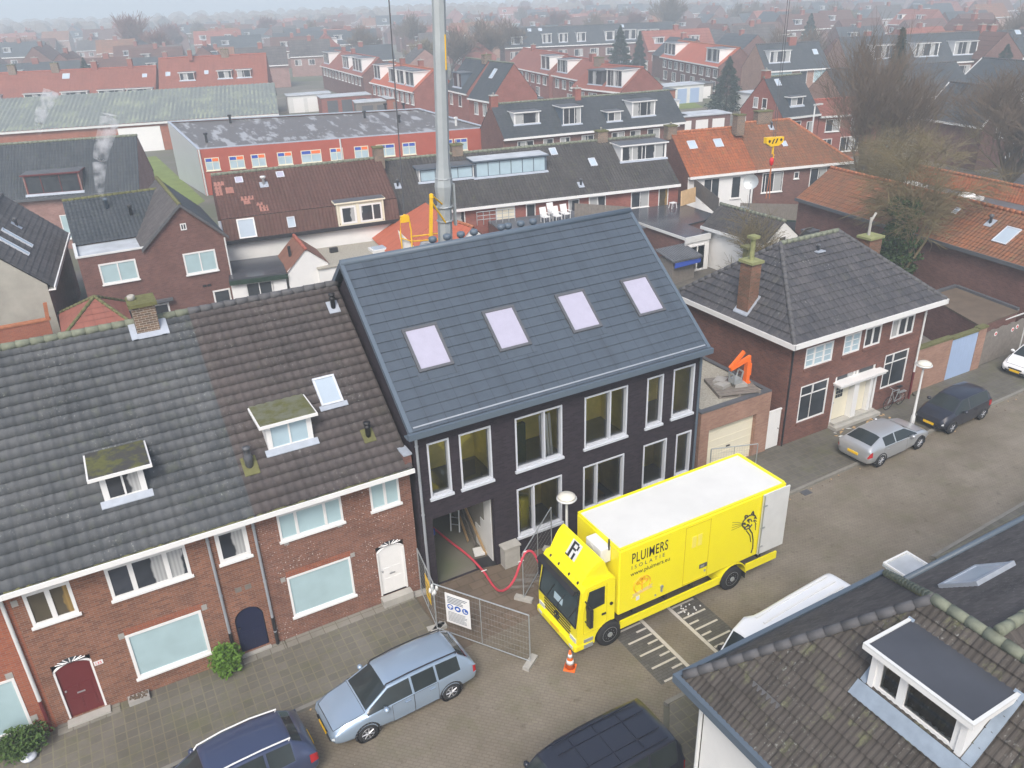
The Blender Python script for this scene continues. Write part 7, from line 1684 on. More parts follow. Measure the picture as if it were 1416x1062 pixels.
def passage_stuff():
    l = thing('aluminium_ladder','aluminium ladder leaning on the passage wall','ladder'); a, b = Vector((10.15,24.4,.02)), Vector((10.66,25.4,2.3)); u = Vector((.0,.42,0))
    u = Vector((.25,-.42,.1)).normalized()*.42
    for k in (0,1): MB().bar(a+u*k,b+u*k,.035,6).build('rail','steel',l)
    r = MB()
    for i in range(1,9): p = a+(b-a)*(i/9); r.bar(p,p+u,.02,6)
    r.build('rung','steel',l); place(l,a)
    for i,(p,d,m_,lab) in enumerate((((10.62,22.3,.02),(.0,1.9,1.35),'timber','long timber board leaning on the passage wall'),((10.5,23.0,.02),(.1,1.4,1.0),'wood','short grey board leaning in the passage'),((10.40,23.4,.02),(.15,1.0,.5),'timber','short timber board lying low in the passage'))):
        o = MB().obox(p,d,(-.03,0,.02),(-.0,-.12,.16)).build('board',m_,None,loc=p); tag(o,lab,'board','boards in the passage')
    o = MB().obox((10.2,22.4,.05),(.72,-.18,.03),(.12,.42,.0),(0,0,.09)).build('foam_slab','offwhite',None,loc=(10.2,22.4,.05)); tag(o,'white edged insulation slab lying at the passage mouth','slab')
    o = MB().obox((9.95,21.75,.02),(.75,-.15,0),(.15,.55,0),(0,0,.03)).build('rubber_mat','black',None,loc=(9.95,21.75,.02)); tag(o,'black rubber mat on the ground at the passage mouth','mat')
    o = MB().lathe((9.45,24.6,0),[(.09,0),(.1,.05),(.1,.25),(.0,.27)],10).build('bucket','blue',None,True,loc=(9.45,24.6,0)); tag(o,'small blue bucket on the passage floor','bucket')
    for i in range(5):
        x,y = 10.45+i*.28, 20.2+.25*(i%2); p = (x,y,.01); a = rnd.uniform(-.6,-.3)
        o = MB().obox(p,(.9*math.cos(a),.9*math.sin(a),0),(-.1*math.sin(a),.1*math.cos(a),0),(0,0,.05)).build('dark_plank','wood',None,loc=p); tag(o,'weathered plank lying on the dug up ground before the new block','plank','planks on the dug up ground')
    # things seen through the ground floor windows
    for i,(x,y) in enumerate(((12.0,22.5),(12.45,22.6))):
        o = MB().lathe((x,y,.245),[(.24,0),(.25,.1),(.25,1.55),(.22,1.62),(0,1.62)],14).build('insulation_roll','yellow',None,True,loc=(x,y,.245)); tag(o,('yellow wrapped roll standing at the outer edge behind the ground floor window','yellow wrapped roll standing nearer the middle behind the ground floor window')[i],'insulation roll','yellow rolls behind the window')
    o = MB().box(14.75,16.3,22.6,24.4,.245,.62).build('timber_stack','timber',None,loc=(15.5,23.5,.245)); tag(o,'reddish timber stack behind the ground floor window above the truck','timber')
    w_ = thing('green_jug','bright green jug on the timber stack behind the window','jug'); MB().lathe((15.15,22.85,.622),[(.12,0),(.15,.1),(.14,.4),(.05,.52),(.05,.58),(0,.58)],12).build('body','leafg',w_,True); MB().lathe((15.15,22.85,1.205),[(.06,0),(.06,.06),(0,.06)],10).build('lid','white',w_); place(w_,(15.15,22.85,.622))
    for i in range(4):
        p = (13.0+i*.13,22.0,3.45); o = MB().obox(p,(.1,0,0),(0,.03,0),(.03,.25,1.9)).build('plaster_strip','white',None,loc=p); tag(o,'long pale strip leaning behind the upper window','strip','pale strips behind the upper window')
    o = MB().box(11.8,12.5,22.3,22.5,3.45,5.2).build('plywood_sheet','leafd',None,loc=(12.1,22.4,3.45)); tag(o,'dark green panel standing behind the upper window','panel')
passage_stuff()
def bicycle():
    h = thing('bicycle','grey bicycle leaning below the big window of the hipped house','bicycle'); y = 21.95; z = .1
    A, B = Vector((32.75,y,z+.35)), Vector((33.72,y+.05,z+.35))
    for c in (A,B):
        w_ = MB(); n = 24
        for i in range(n): a, b = 2*math.pi*i/n, 2*math.pi*(i+1)/n; w_.bar(c+Vector((.34*math.cos(a),0,.34*math.sin(a))),c+Vector((.34*math.cos(b),0,.34*math.sin(b))),.02,5)
        wo = w_.build('wheel','rubber',h); s = MB()
        for i in range(10): a = 2*math.pi*i/10; s.bar(c,c+Vector((.33*math.cos(a),0,.33*math.sin(a))),.004,3)
        s.build('spokes','steel',wo)
    bb = Vector((33.2,y,z+.32)); st = Vector((33.42,y,z+.95)); hd = Vector((32.92,y,z+.92)); f = MB()
    for p,q in ((bb,st),(st,hd),(bb,hd),(st,B),(bb,B),(hd,A)): f.bar(p,q,.02,6)
    f.build('frame','steel',h); MB().bar(hd,hd+Vector((0,0,.14)),.015,6).bar(hd+Vector((.05,-.28,.16)),hd+Vector((0,0,.14)),.015,6).bar(hd+Vector((.05,.28,.16)),hd+Vector((0,0,.14)),.015,6).build('handlebar','steel',h)
    MB().bar(st,st+Vector((.02,0,.12)),.014,6).box(st.x-.12,st.x+.14,y-.07,y+.07,st.z+.12,st.z+.17).build('saddle','black',h)
    MB().box(33.4,33.95,y-.06,y+.1,z+.72,z+.75).build('carrier','steel',h); place(h,(33.2,y,.1))
bicycle()
def shrubs():
    def bush(name,label,c,rx,ry,rz,n,m_,lf,seed,group=None):
        h = thing(name,label,'shrub',group); q = random.Random(seed); L = MB(); B = MB(); c = Vector(c)
        for i in range(26):
            a = q.uniform(0,6.28); e = q.uniform(.2,1.4); p = c+Vector((rx*.8*math.cos(a)*math.cos(e),ry*.8*math.sin(a)*math.cos(e),rz*1.6*math.sin(e)+.05)); B.bar(c+Vector((0,0,.0)),p,.012,4,.005)
        B.build('stems','bark',h)
        for i in range(n):
            d = Vector((q.gauss(0,1),q.gauss(0,1),q.gauss(0,1))).normalized(); rr = q.uniform(.45,1.06)*(1+.18*math.sin(d.x*7+d.y*5))
            p = c+Vector((d.x*rx*rr,d.y*ry*rr,rz+d.z*rz*rr)); 
            if p.z < c.z+.02: continue
            u = Vector((q.gauss(0,1),q.gauss(0,1),q.gauss(0,.6))).normalized(); v = u.cross(Vector((q.gauss(0,1),q.gauss(0,1),q.gauss(0,1)))).normalized(); s = lf*q.uniform(.6,1.3)
            L.quad(p-u*s,p+v*s*.45,p+u*s,p-v*s*.45)
        L.build('leaves',m_,h); place(h,c)
    bush('green_shrub','bright green leafy shrub between the big pale window and the navy door',(.88,21.28,.1),.46,.38,.52,1700,'leafg',.085,1)
    bush('low_shrub','low dark green garden plants at the foot of the orange brick wall',(-4.9,21.2,.1),.75,.45,.42,1800,'leafm',.07,2)
    t = thing('flower_trough','small brown planted trough on the pavement below the big pale window','planter'); MB().box(-2.05,-1.45,21.4,21.7,.102,.26).build('trough','stone',t); m_ = MB()
    for i in range(40): m_.lathe((rnd.uniform(-2.0,-1.5),rnd.uniform(21.44,21.66),.25),[(.04,0),(.03,.03),(0,.05)],5)
    m_.build('soil','earth',t); place(t,(-1.75,21.55,.1))
    o = MB().lathe((-4.75,20.9,.12),[(.0,0),(.2,.02),(.22,.08),(.13,.15),(0,.17)],12).build('mauve_sack','alu',None,True,loc=(-4.75,20.9,.12)); tag(o,'small pale bundle lying by the low green plants','bundle')
    q = random.Random(5)
    for i in range(26):
        x,y = q.uniform(28.6,32.2),q.uniform(20.9,21.7); o = MB().obox((x,y,.105),(q.uniform(.04,.2),q.uniform(-.1,.1),0),(-.05,q.uniform(.05,.1),0),(0,0,.02)).build('litter_scrap','offwhite' if q.random() < .25 else 'timber',None,loc=(x,y,.105)); tag(o,'scrap of leaf or paper on the pavement before the hipped house','litter','scraps on the pavement before the hipped house')
    for i in range(14):
        x,y = 15.2+q.gauss(0,.18),16.02+q.gauss(0,.12); o = MB().box(x-.02,x+.02,y-.02,y+.02,.012,.045).build('white_crumb','white',None,loc=(x,y,.012)); tag(o,'white crumb of foam on the road beside the truck','crumb','white crumbs on the road beside the truck')
shrubs()
# ================================================================ CRANE, HOOK, CABLES
def crane():
    h = thing('crane_mast','tall grey steel crane mast rising behind the new dark block','crane'); a = Vector((13.55,31.6,0)); d = Vector((.045,0,1)); 
    def P(z, dx=0., dy=0.): return a+d*z+Vector((dx,dy,0))
    s = MB()
    def ring(z, r): return [P(z)+Vector((r*math.cos(R(22.5+45*k)),r*math.sin(R(22.5+45*k)),0)) for k in range(8)]
    R_ = [ring(z,r) for z,r in ((0,.34),(11.2,.31),(11.9,.40),(12.6,.31),(13.0,.28),(34,.24))]
    for i in range(5):
        for k in range(8): s.quad(R_[i][k],R_[i][(k+1)%8],R_[i+1][(k+1)%8],R_[i+1][k])
    s.build('mast','mast',h)
    b = MB()
    for z in (10.4,11.0,12.2): b.lathe(P(z),[(.36,0),(.37,.03),(.36,.06)],12)
    b.box(P(10.9).x+.34,P(10.9).x+.42,P(10.9).y-.3,P(10.9).y-.1,10.2,12.0); b.build('collar','steel',h)
    m_ = MB(); m_.obox(P(16.5)+Vector((.10,-.255,0)),(.05,0,0),(0,-.012,0),(.05,0,1.3)); m_.build('warning_strip','yel2',h)
    y = MB(); A = Vector((12.95,31.0,9.0)); B = Vector((13.22,31.0,11.75)); y.obox(A-Vector((.06,.06,0)),(.12,0,0),(0,.12,0),B-A); y.bar(B,P(11.2,-.2,-.2),.035,6); y.bar(B+Vector((.0,0,-.3)),P(10.4,-.1,-.3),.04,6); y.lathe(B+Vector((0,0,-.05)),[(.0,.12),(.09,.08),(.1,-.08),(0,-.12)],10)
    y.build('stay_arm','yel2',h); place(h,(13.6,31.6,0))
    f = thing('yellow_counter_frame','yellow looped steel frame hanging on a cable beside the crane mast','frame'); c = Vector((11.95,31.0,9.2))
    t = MB(); loop = [(-.22,0),(-.24,1.2),(-.18,1.75),(0,1.92),(.18,1.8),(.24,1.2),(.2,.2),(0,-.2),(-.22,0)]
    t.tube([c+Vector((x,0,z)) for x,z in loop],.032,8); t.bar(c+Vector((.2,0,.75)),(13.5,31.3,9.75),.03,6); t.bar(c+Vector((.2,0,.95)),(13.5,31.3,10.0),.03,6); t.bar(c+Vector((.2,0,.3)),(13.0,31.1,9.4),.03,6); t.bar(c+Vector((-.2,0,.95)),c+Vector((.22,0,.75)),.025,6); t.obox(c+Vector((-.17,-.06,1.6)),(.34,0,0),(0,.12,0),(0,0,.28)); t.build('loop','yel2',f)
    MB().bar(c+Vector((0,0,1.9)),(12.45,31.0,34),.025,6).build('cable','greydark',f)
    MB().obox(c+Vector((.35,-.1,-.2)),(.4,0,0),(0,.3,0),(.35,0,.8)).build('grey_plate','zinc',f); MB().prism([c+Vector((-.3,.1,1.3)),c+Vector((.35,.1,.5)),c+Vector((-.1,.1,-.1))],(0,.03,0)).build('white_flag','white',f); place(f,c)
    k = thing('crane_hook_block','yellow crane hook block with red hook hanging over the back gardens','crane hook'); c = Vector((35.74,34,11.15)); 
    b = MB(); b.prism([c+Vector((-.68,-.12,.22)),c+Vector((.68,-.12,.14)),c+Vector((.62,-.12,-.18)),c+Vector((.3,-.12,-.32)),c+Vector((-.3,-.12,-.3)),c+Vector((-.66,-.12,-.1))],(0,.24,0)); b.build('block','plate',k)
    s = MB()
    for dx in (-.18,.08): s.obox(c+Vector((dx-.1,-.135,-.15)),(.1,0,0),(0,.012,0),(.14,0,.25))
    for dx in (-.45,.45): s.lathe(c+Vector((dx,-.13,.0)),[(0,-.01),(.08,-.01),(.08,.01)],10,'y')
    s.build('stripe','black',k)
    MB().bar(c+Vector((0,0,-.3)),c+Vector((0,0,-.75)),.06,8).tube([c+Vector((0,0,-.7)),c+Vector((.12,0,-.85)),c+Vector((.1,0,-1.0)),c+Vector((-.06,0,-1.02))],.045,6).build('swivel','yel2',k)
    MB().lathe(c+Vector((0,0,-1.1)),[(0,-.35),(.1,-.25),(.13,0),(.08,.12),(0,.15)],10).build('hook','redp',k,True)
    ch = MB()
    for i in range(4): ch.bar(c+Vector((0,0,-1.3)),c+Vector((.14*math.cos(i*1.57),.14*math.sin(i*1.57),-3.3)),.03,4)
    ch.build('chain','ridge_o',k); cb = MB()
    for dx in (-.08,.08): cb.bar(c+Vector((dx,0,.15)),c+Vector((dx,0,24)),.02,4)
    cb.build('cable','greydark',k); place(k,c)
crane()
def terrace_things():
    n = 0
    for x,y in ((31.6,52.3),(32.8,53.2),(32.5,52.0),(33.4,52.2)):
        c = thing('garden_chair',('white plastic garden chair nearest the crane on the roof terrace','white tilted plastic garden chair on the roof terrace','white plastic garden chair at the front of the roof terrace','white plastic garden chair at the far end of the roof terrace')[n],'chair','white garden chairs on the roof terrace'); n += 1
        z = 3.2; MB().box(x-.28,x+.28,y-.28,y+.28,z+.40,z+.45).build('seat','white',c); MB().obox((x-.28,y+.24,z+.45),(.56,0,0),(0,.05,0),(0,.18,.62)).build('backrest','white',c)
        for i in (-1,1):
            MB().box(x+i*.3-.03,x+i*.3+.03,y-.25,y+.28,z+.62,z+.66).build('armrest','white',c)
            for j in (-1,1): MB().bar((x+i*.25,y+j*.24,z),(x+i*.25,y+j*.24,z+.62 if j < 0 else z+.45),.025,5).build('leg','white',c)
        place(c,(x,y,z))
    e = thing('terrace_annex','flat roofed rear annex carrying the terrace with white chairs','annex'); MB().prism([(27.0,48.5,0),(36.8,46.8,0),(37.8,53.5,0),(28.2,55.3,0)],(0,0,3.1)).build('wall','brick_brown',e); MB().prism([(27.0,48.4,3.102),(36.9,46.7,3.102),(37.8,53.5,3.102),(28.2,55.3,3.102)],(0,0,.09)).build('roof','felt',e); place(e,(32,51,0))
    f = thing('terrace_rail','steel tube railing at the edge of the roof terrace','railing'); m_ = MB()
    for i in range(7): x = 26.9+i*.5; m_.bar((x,54.6-i*.1,3.2),(x,54.6-i*.1,4.2),.03,6)
    for z in (3.6,3.9,4.2): m_.bar((26.9,54.6,z),(29.9,54.0,z),.025,6)
    m_.build('rail','steel',f); place(f,(28,54.4,2.5))
    b = thing('terrace_screen','dark brown board screen behind the white chairs','screen'); m_ = MB()
    for i in range(16): p = Vector((34.2+i*.17,52.2-i*.22,3.2)); m_.obox(p,(.16,-.2,0),(.03,.02,0),(0,0,1.1))
    m_.build('board_panel','wood',b); place(b,(35.5,49.5,2.5))
    # satellite dish, bins, trampoline, fence by the orange house
    d = thing('satellite_dish','grey satellite dish on a thin pole by the black mossy annex','satellite dish'); c = Vector((47.0,46.6,5.2)); MB().bar((47.0,46.6,0),c,.04,6).build('pole','greydark',d)
    ax = Vector((-.75,-.6,.25)).normalized(); u = ax.cross(Vector((0,0,1))).normalized(); v = u.cross(ax); m_ = MB(); vs = [c+ax*.05]; 
    for rr, o in ((.25,.08),(.48,.2)): vs += [c+ax*o+(u*math.cos(2*math.pi*i/18)+v*math.sin(2*math.pi*i/18))*rr*1.2 for i in range(18)]
    fs = [(0,1+i,1+(i+1)%18) for i in range(18)]+[(1+i,19+i,19+(i+1)%18,1+(i+1)%18) for i in range(18)]; m_.add(vs,fs); m_.build('dish','steel',d,True); m_2 = MB().bar(c,c+ax*.6-v*.1,.02,5); m_2.build('feed_arm','greydark',d); place(d,(47,46.6,0))
    d = thing('satellite_dish','grey satellite dish low on the mossy roof of the white annex','satellite dish'); c = Vector((46.2,46.3,2.9)); MB().bar((46.2,46.3,0),c,.04,6).build('pole','greydark',d); m_ = MB(); m_.add([p-Vector((47.0,46.6,5.2))+c for p in vs],fs); m_.build('dish','steel',d,True); place(d,(46.2,46.3,0))
    n = 0
    for x,y,m_,lab in ((50.7,51.6,'blue','blue wheeled bin beside the orange house'),(51.7,51.6,'leafd','dark green wheeled bin beside the orange house')):
        b = thing('wheeled_bin',lab,'bin','wheeled bins beside the orange house'); MB().prism([(x-.3,y-.35,.1),(x+.3,y-.35,.1),(x+.3,y+.3,.1),(x-.3,y+.3,.1)],(0,0,1.0)).build('body',m_,b); MB().box(x-.34,x+.34,y-.4,y+.36,1.102,1.2).build('lid',m_,b); MB().bar((x-.3,y+.3,.12),(x+.3,y+.3,.12),.12,10).build('wheels','black',b); place(b,(x,y,0))
    f = thing('garden_fence','grey board fence behind the black trampoline','fence'); A, B = Vector((51.6,52.2,0)), Vector((57.6,46.6,0)); m_ = MB()
    for i in range(44): p = A+(B-A)*(i/44); m_.obox(p,(B-A)*(.95/44),(.03,.02,0),(0,0,1.8))
    m_.build('board_panel','wood',f); place(f,(54.5,49.5,0))
    t = thing('trampoline','round black garden trampoline on the paved yard','trampoline'); c = Vector((52.3,46.9,.8)); MB().lathe(c,[(0,0),(1.3,0.0),(1.32,.02)],20).build('mat','black',t); m_ = MB(); 
    for i in range(24): a,b = 2*math.pi*i/24,2*math.pi*(i+1)/24; m_.bar(c+Vector((1.5*math.cos(a),1.5*math.sin(a),0)),c+Vector((1.5*math.cos(b),1.5*math.sin(b),0)),.1,6)
    m_.build('rim','leafd',t); m_ = MB()
    for i in range(6): a = i*1.047; m_.bar(c+Vector((1.5*math.cos(a),1.5*math.sin(a),0)),c+Vector((1.5*math.cos(a),1.5*math.sin(a),-.8)),.03,5)
    m_.build('leg','steel',t); place(t,(c.x,c.y,0))
    w_ = thing('white_flat_shed','white walled flat shed with clutter on its roof behind the hipped house','shed'); MB().prism([(43.8,36.2,0),(46.8,36.0,0),(46.9,40.6,0),(44.2,40.8,0)],(0,0,2.3)).build('wall','white',w_); MB().prism([(43.7,36.1,2.302),(46.85,35.9,2.302),(46.95,40.7,2.302),(44.1,40.9,2.302)],(0,0,.08)).build('roof','earth',w_); MB().bar((44.3,37,2.38),(44.3,37,3.2),.08,8).build('vent_pipe','white',w_); place(w_,(45.3,38.5,0))
    for x,y,hh,lab in ((45.4,38.9,.9,'larger dark grey crate on the white walled flat shed'),(45.9,38.0,.7,'smaller blue grey crate on the white walled flat shed')): o = MB().box(x-.45,x+.45,y-.4,y+.4,2.386,2.386+hh).box(x-.49,x+.49,y-.44,y+.44,2.39+hh,2.46+hh).build('storage_crate','slateblue' if hh < .8 else 'greydark',None,loc=(x,y,2.386)); tag(o,lab,'crate','crates on the flat shed roof')
    l = MB()
    for i in range(6): l.obox((44.5+i*.13,39.6,2.386),(.08,0,0),(0,.05,0),(.25,-.9,1.2))
    o = l.build('leaning_poles','wood',None,loc=(44.8,39.6,2.386)); tag(o,'bundle of dark poles leaning on the flat shed','poles')
    d = thing('chimney_flue','pale stone chimney with a cowl standing in front of the brown bare shrub','chimney'); MB().box(40.5,41.1,39.8,40.3,2.5,5.2).build('stack','concrete',d) if 0 else MB().box(37.2,37.6,36.6,37.0,0,3.9).build('stack','moss',d); MB().box(37.05,37.75,36.45,37.15,3.902,4.05).build('cap','moss',d); place(d,(37.4,36.8,0))
terrace_things()
def street_bits():
    for x, lab in ((1.0,'iron gully grate at the kerb beside the dark blue crossover'),(24.0,'iron gully grate at the kerb beyond the truck')):
        y = KY(x)-.36; o = MB().box(x-.22,x+.22,y,y+.32,.003,.012)
        for i in range(5): o.box(x-.18+i*.075,x-.15+i*.075,y+.04,y+.28,.0125,.016)
        o = o.build('gully_grate','greydark',None,loc=(x,y,.003)); tag(o,lab,'drain grate')
    q = random.Random(12)
    for i in range(60):
        x = q.choice([q.uniform(-3,7),q.uniform(21,40)]); y = KY(x)-abs(q.gauss(0,.25))-.05; a = q.uniform(0,3)
        o = MB().obox((x,y,.006),(.06*math.cos(a),.06*math.sin(a),.01),(-.05*math.sin(a),.05*math.cos(a),.004),(0,0,.006)).build('fallen_leaf','timber' if q.random() < .5 else 'earth',None,loc=(x,y,.006)); tag(o,'dead brown leaf lying in the gutter along the kerb','leaf','dead leaves along the kerb')
street_bits()
# ================================================================ TREES
def bare_tree(seed, H, spread, up, m_='twig', r0=.35, levels=4, fork=(4,6), twig=.022, trunk_h=.25, base=None, droop=None):
    q = random.Random(seed); T = MB(); C = MB(); up0 = up
    def grow(p, d, L, r, lv, mb):
        n = 3 if lv < 2 else 2; pts = [p]; dd = d.copy(); up = up0 if droop is None or lv < 3 else droop
        for i in range(n):
            dd = (dd+Vector((q.gauss(0,.13),q.gauss(0,.13),q.gauss(0,.08)+up*.09))).normalized(); pts.append(pts[-1]+dd*L/n)
        r2 = max(r*.5, twig*.7)
        sides = 7 if lv == 0 else 5 if lv == 1 else 3
        for i in range(n): mb.bar(pts[i], pts[i+1], r+(r2-r)*i/n, sides, r+(r2-r)*(i+1)/n)
        if lv >= levels: return
        k = q.randint(*(base if base and lv == 0 else fork))+(lv >= 2)*2
        for i in range(k):
            t = q.uniform(.35,1.) if lv else q.uniform(.75,1.0)
            b = pts[0].lerp(pts[-1], t) if lv > 1 else pts[min(int(t*n), n-1)].lerp(pts[min(int(t*n)+1, n)], t*n-int(t*n))
            a = q.uniform(0,6.283); ax = Vector((math.cos(a),math.sin(a),0)); sp = spread*q.uniform(.6,1.25)*(1. if lv else .8)
            nd = (dd*math.cos(sp)+(ax-dd*ax.dot(dd)).normalized()*math.sin(sp)+Vector((0,0,up*.35))).normalized()
            grow(b, nd, L*q.uniform(.55,.85) if lv else H*q.uniform(.36,.5), max(r2*q.uniform(.6,.85), twig), lv+1, C)
    grow(Vector((0,0,-.1)), Vector((q.gauss(0,.03),q.gauss(0,.03),1)).normalized(), H*trunk_h, r0, 0, T)
    return T, C
def tree(name, label, loc, seed, H, spread, up, m_='twig', group=None, **k):
    T, C = bare_tree(seed, H, spread, up, m_, **k); h = thing(name, label, 'tree', group); T.build('trunk','bark',h,True); C.build('crown',m_,h); setat(h, loc, 0); return h
t_ = tree('bare_tree','large bare brown tree with steep branches beside the red gabled house',(68.5,53.2,0),11,11.5,.5,.5,'twig',r0=.4,levels=5,fork=(3,4),twig=.011,trunk_h=.05,base=(13,15)); t_.scale = (1.05,1.05,1.12)
t_ = tree('bare_tree','broad bare brown tree at the frame edge beyond the orange roofs',(81.5,46.5,0),12,9.0,.6,.45,'twig',r0=.4,levels=5,fork=(3,4),twig=.011,trunk_h=.04,base=(14,16)); t_.scale = (1.5,1.5,1.25)
t_ = tree('yellowish_bare_tree','yellow brown bare tree with a rounded twiggy crown before the large bare tree',(62.5,45.5,0),13,6.6,.85,.15,'twigo',r0=.28,levels=5,fork=(4,4),twig=.009,trunk_h=.2); t_.scale = (1.25,1.25,1.1)
def ivy_tree():
    h = tree('ivy_clad_tree','drooping bare tree with an ivy covered trunk behind the hipped house',(44.2,31.0,0),14,8.4,.52,.15,'twigo',r0=.28,levels=5,fork=(4,5),twig=.008,trunk_h=.38,droop=-.6)
    q = random.Random(8); L = MB()
    for i in range(9500):
        z = q.uniform(.2,7.2); rr = .3+(.8+.5*math.sin(z*2.1+1.2*math.sin(z*5)))*math.sin(min(z/7.2,1)*2.75)*q.random()**.5; a = q.uniform(0,6.283); p = Vector((rr*math.cos(a),rr*math.sin(a),z)); u = Vector((q.gauss(0,1),q.gauss(0,1),q.gauss(0,1))).normalized(); v = u.cross(Vector((q.gauss(0,1),q.gauss(0,1),q.gauss(0,1)))).normalized(); s = q.uniform(.05,.12)
        L.quad(p-u*s,p-v*s,p+u*s,p+v*s)
    L.build('ivy','ivy',h)
ivy_tree()
tree('budding_shrub','small greenish bare garden tree in front of the white gabled annex',(38.9,38.6,0),15,4.6,.75,.2,'twigo',r0=.1,levels=4,fork=(5,6),twig=.012,trunk_h=.25)
def conifer(name, label, loc, H, rad, seed, m_='leafd', n=5200, group=None):
    q = random.Random(seed); h = thing(name, label, 'tree', group); MB().bar((0,0,0),(0,0,H*.9),.02*H,6,.02).build('trunk','bark',h); L = MB()
    for i in range(n):
        t = q.random()**.75; z = H*(.06+.94*(1-t)); r = rad*t**.85*q.uniform(.35,1.08)*(1+.22*math.sin(z*5.+q.random())); a = q.uniform(0,6.283); p = Vector((r*math.cos(a),r*math.sin(a),z-r*.15)); o = Vector((math.cos(a),math.sin(a),-.25+q.gauss(0,.35))).normalized(); v = o.cross(Vector((q.gauss(0,1),q.gauss(0,1),q.gauss(0,1)))).normalized(); s = q.uniform(.10,.24)*H/7
        L.quad(p-o*s,p-v*s*.4,p+o*s,p+v*s*.4)
    L.build('crown',m_,h); setat(h, loc, q.uniform(0,6)); return h
conifer('dark_conifer','bushy dark conifer in the back gardens left of the red gabled house',(99.5,106,0),8.5,3.1,21)
conifer('tall_dark_conifer','tall dark conifer in the mist, the broader of the two before the dark terrace',(117,160,0),11.5,3.4,22)
conifer('tall_dark_conifer','slim dark conifer in the mist next to the broader one',(122.5,160,0),10,2.0,23)
conifer('small_conifer','slim dark conifer among the misty red roofs near the frame edge',(10,205,0),9.5,2.6,24)
conifer('small_conifer','dark spired conifer behind the large bare tree',(96,72,0),13.5,2.2,25,'leafd',3500)
conifer('round_conifer','rounded dark conifer far off above the black roofed terrace',(190,172,0),11,3.2,26)
conifer('round_conifer','dark green conifer beside the long black roofed terrace',(150,91,0),8,3.4,27)
# misty bare trees, four kinds repeated
def far_trees():
    pr = []
    for i,(sd,H,sp,up,m_,lab) in enumerate(((31,10.5,.58,.45,'twig','grey brown bare tree standing in the mist'),(32,11.5,.5,.55,'twigr','reddish bare tree standing in the mist'),(33,9,.65,.3,'twigo','olive brown bare tree standing in the mist'))):
        T, C = bare_tree(sd,H,sp,up,m_,r0=.35,levels=4,fork=(5,6),twig=.05,trunk_h=.22); h = thing('misty_bare_tree',lab,'tree','bare trees in the mist'); T.build('trunk','bark',h); C.build('crown',m_,h); pr.append(h)
    km = {o: list(o.children) for o in bpy.data.objects}
    q = random.Random(9); sp = []
    for az, d, k, s in ((5.5,330,1,1.5),(7,300,1,1.1),(22,290,0,1.4),(25,215,0,1.25),(27,225,0,1.35),(29,240,0,1.3),(31,250,2,1.2),(23,230,2,1.1),(20,260,0,1.2),(38.5,330,0,1.8),(40,240,2,.9),(46,210,0,1.),(48,190,0,1.05),(50,180,0,1.),(44,230,2,.8),(58,190,0,1.1),(62,170,0,.9),(60,230,0,1.3),(55,240,2,1.),(35,300,0,1.2),(16,340,0,1.2)): sp.append((az,d,k,s))
    for i in range(110): d = 320*(2.4**q.random()); sp.append((q.uniform(-6,63),d,q.choice([0,0,0,2,1]),q.uniform(.7,1.25)))
    used = set()
    for az,d,k,s in sp:
        x,y = d*math.sin(R(az)),d*math.cos(R(az))
        if k not in used: used.add(k); o = pr[k]; o.location = (x,y,0); o.rotation_euler = (0,0,q.uniform(0,6))
        else: o = dup(pr[k],(x,y,0),q.uniform(0,6),kidmap=km)
        o.scale = (s*.85,s*.85,s*.8)
    # the woods on the skyline read as one mass
    W = MB()
    for i in range(900):
        az = R(q.uniform(-9,66)); d = q.uniform(640,1100); c = Vector((d*math.sin(az),d*math.cos(az),0)); hh = q.uniform(6,11); rr = q.uniform(4,8)
        W.lathe(c,[(rr*.3,0),(rr,hh*.45),(rr*.85,hh*.75),(rr*.4,hh*.95),(0,hh)],6)
    o = W.build('far_woods','twig',None); o['kind'] = 'stuff'; o['label'] = 'grey mass of distant woods along the misty skyline'; o['category'] = 'woods'
far_trees()
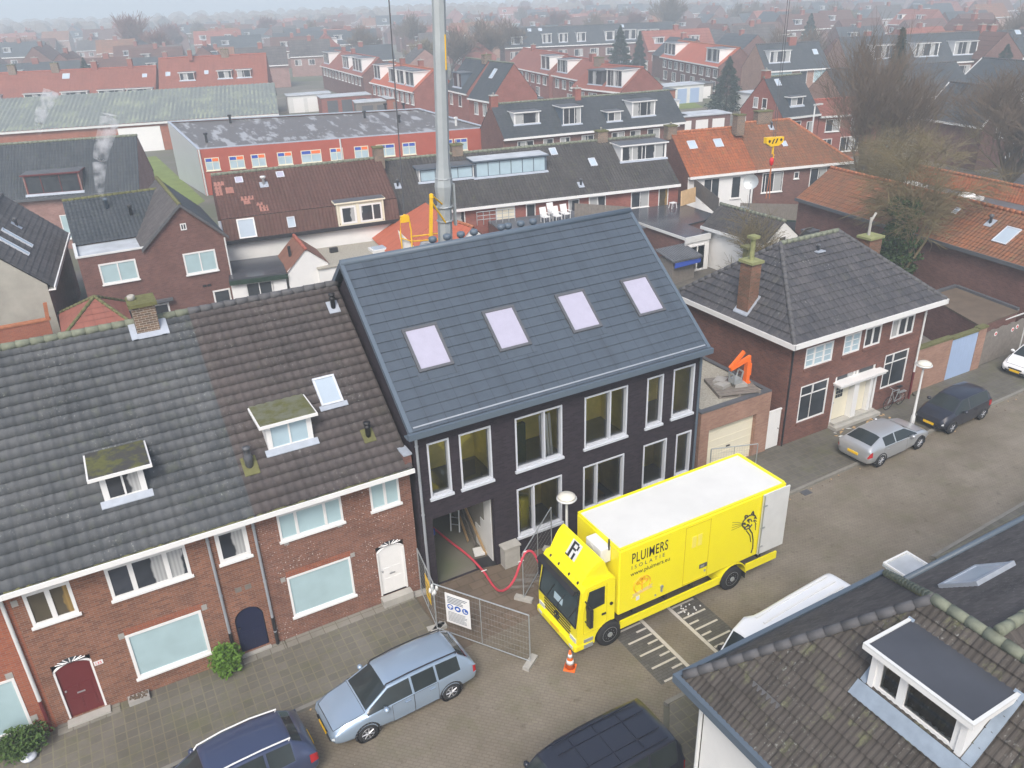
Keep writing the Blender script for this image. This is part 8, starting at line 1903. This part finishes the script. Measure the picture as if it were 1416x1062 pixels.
# two streams of chimney smoke
def smoke():
    m_ = bpy.data.materials.new('chimney_smoke'); m_.use_nodes = True; t = m_.node_tree; t.nodes.remove(t.nodes['Principled BSDF']); v = t.nodes.new('ShaderNodeVolumePrincipled'); v.inputs['Color'].default_value = (.97,.97,.98,1); 
    o_ = t.nodes.new('ShaderNodeTexCoord'); nz = t.nodes.new('ShaderNodeTexNoise'); nz.inputs['Scale'].default_value = 1.6; nz.inputs['Detail'].default_value = 4; t.links.new(o_.outputs['Object'], nz.inputs['Vector'])
    rp = t.nodes.new('ShaderNodeMapRange'); rp.inputs['From Min'].default_value = .42; rp.inputs['From Max'].default_value = .68; rp.inputs['To Max'].default_value = 1.9; t.links.new(nz.outputs['Fac'], rp.inputs['Value']); t.links.new(rp.outputs[0], v.inputs['Density'])
    t.links.new(v.outputs[0], t.nodes['Material Output'].inputs['Volume'])
    for base, H, s, lab in (((2.2,60.6,7.6),5.2,1.,'white smoke rising from the flue on the black tiled side roof'),((-.6,86.4,8.9),3.6,1.1,'thin smoke trail above the black tiled house')):
        q = random.Random(4); b = Vector(base); M_ = MB(); pts = []; 
        for i in range(22): u = i/21; pts.append(b+Vector((-.3+1.5*u*s-.35*math.sin(u*5)*u, 0, .1+H*u)))
        M_.tube(pts, lambda u: s*(.22+.62*u*(1-.35*u)), 10)
        o = M_.build('chimney_smoke', m_, None, True, loc=base); o['kind'] = 'stuff'; o['label'] = lab; o['category'] = 'smoke'
smoke()
# ================================================================ HAZE
def haze():
    m_ = bpy.data.materials.new('haze_air'); m_.use_nodes = True; t = m_.node_tree; t.nodes.remove(t.nodes['Principled BSDF']); v = t.nodes.new('ShaderNodeVolumePrincipled')
    v.inputs['Color'].default_value = (.82,.925,1,1); v.inputs['Density'].default_value = .0016; v.inputs['Anisotropy'].default_value = 0.
    t.links.new(v.outputs[0], t.nodes['Material Output'].inputs['Volume'])
    o = MB().box(-1650,1650,-1650,1650,-1.2,36.5).build('haze', m_, None); o['kind'] = 'stuff'; o['label'] = 'pale winter mist over the whole town'; o['category'] = 'haze'
haze()
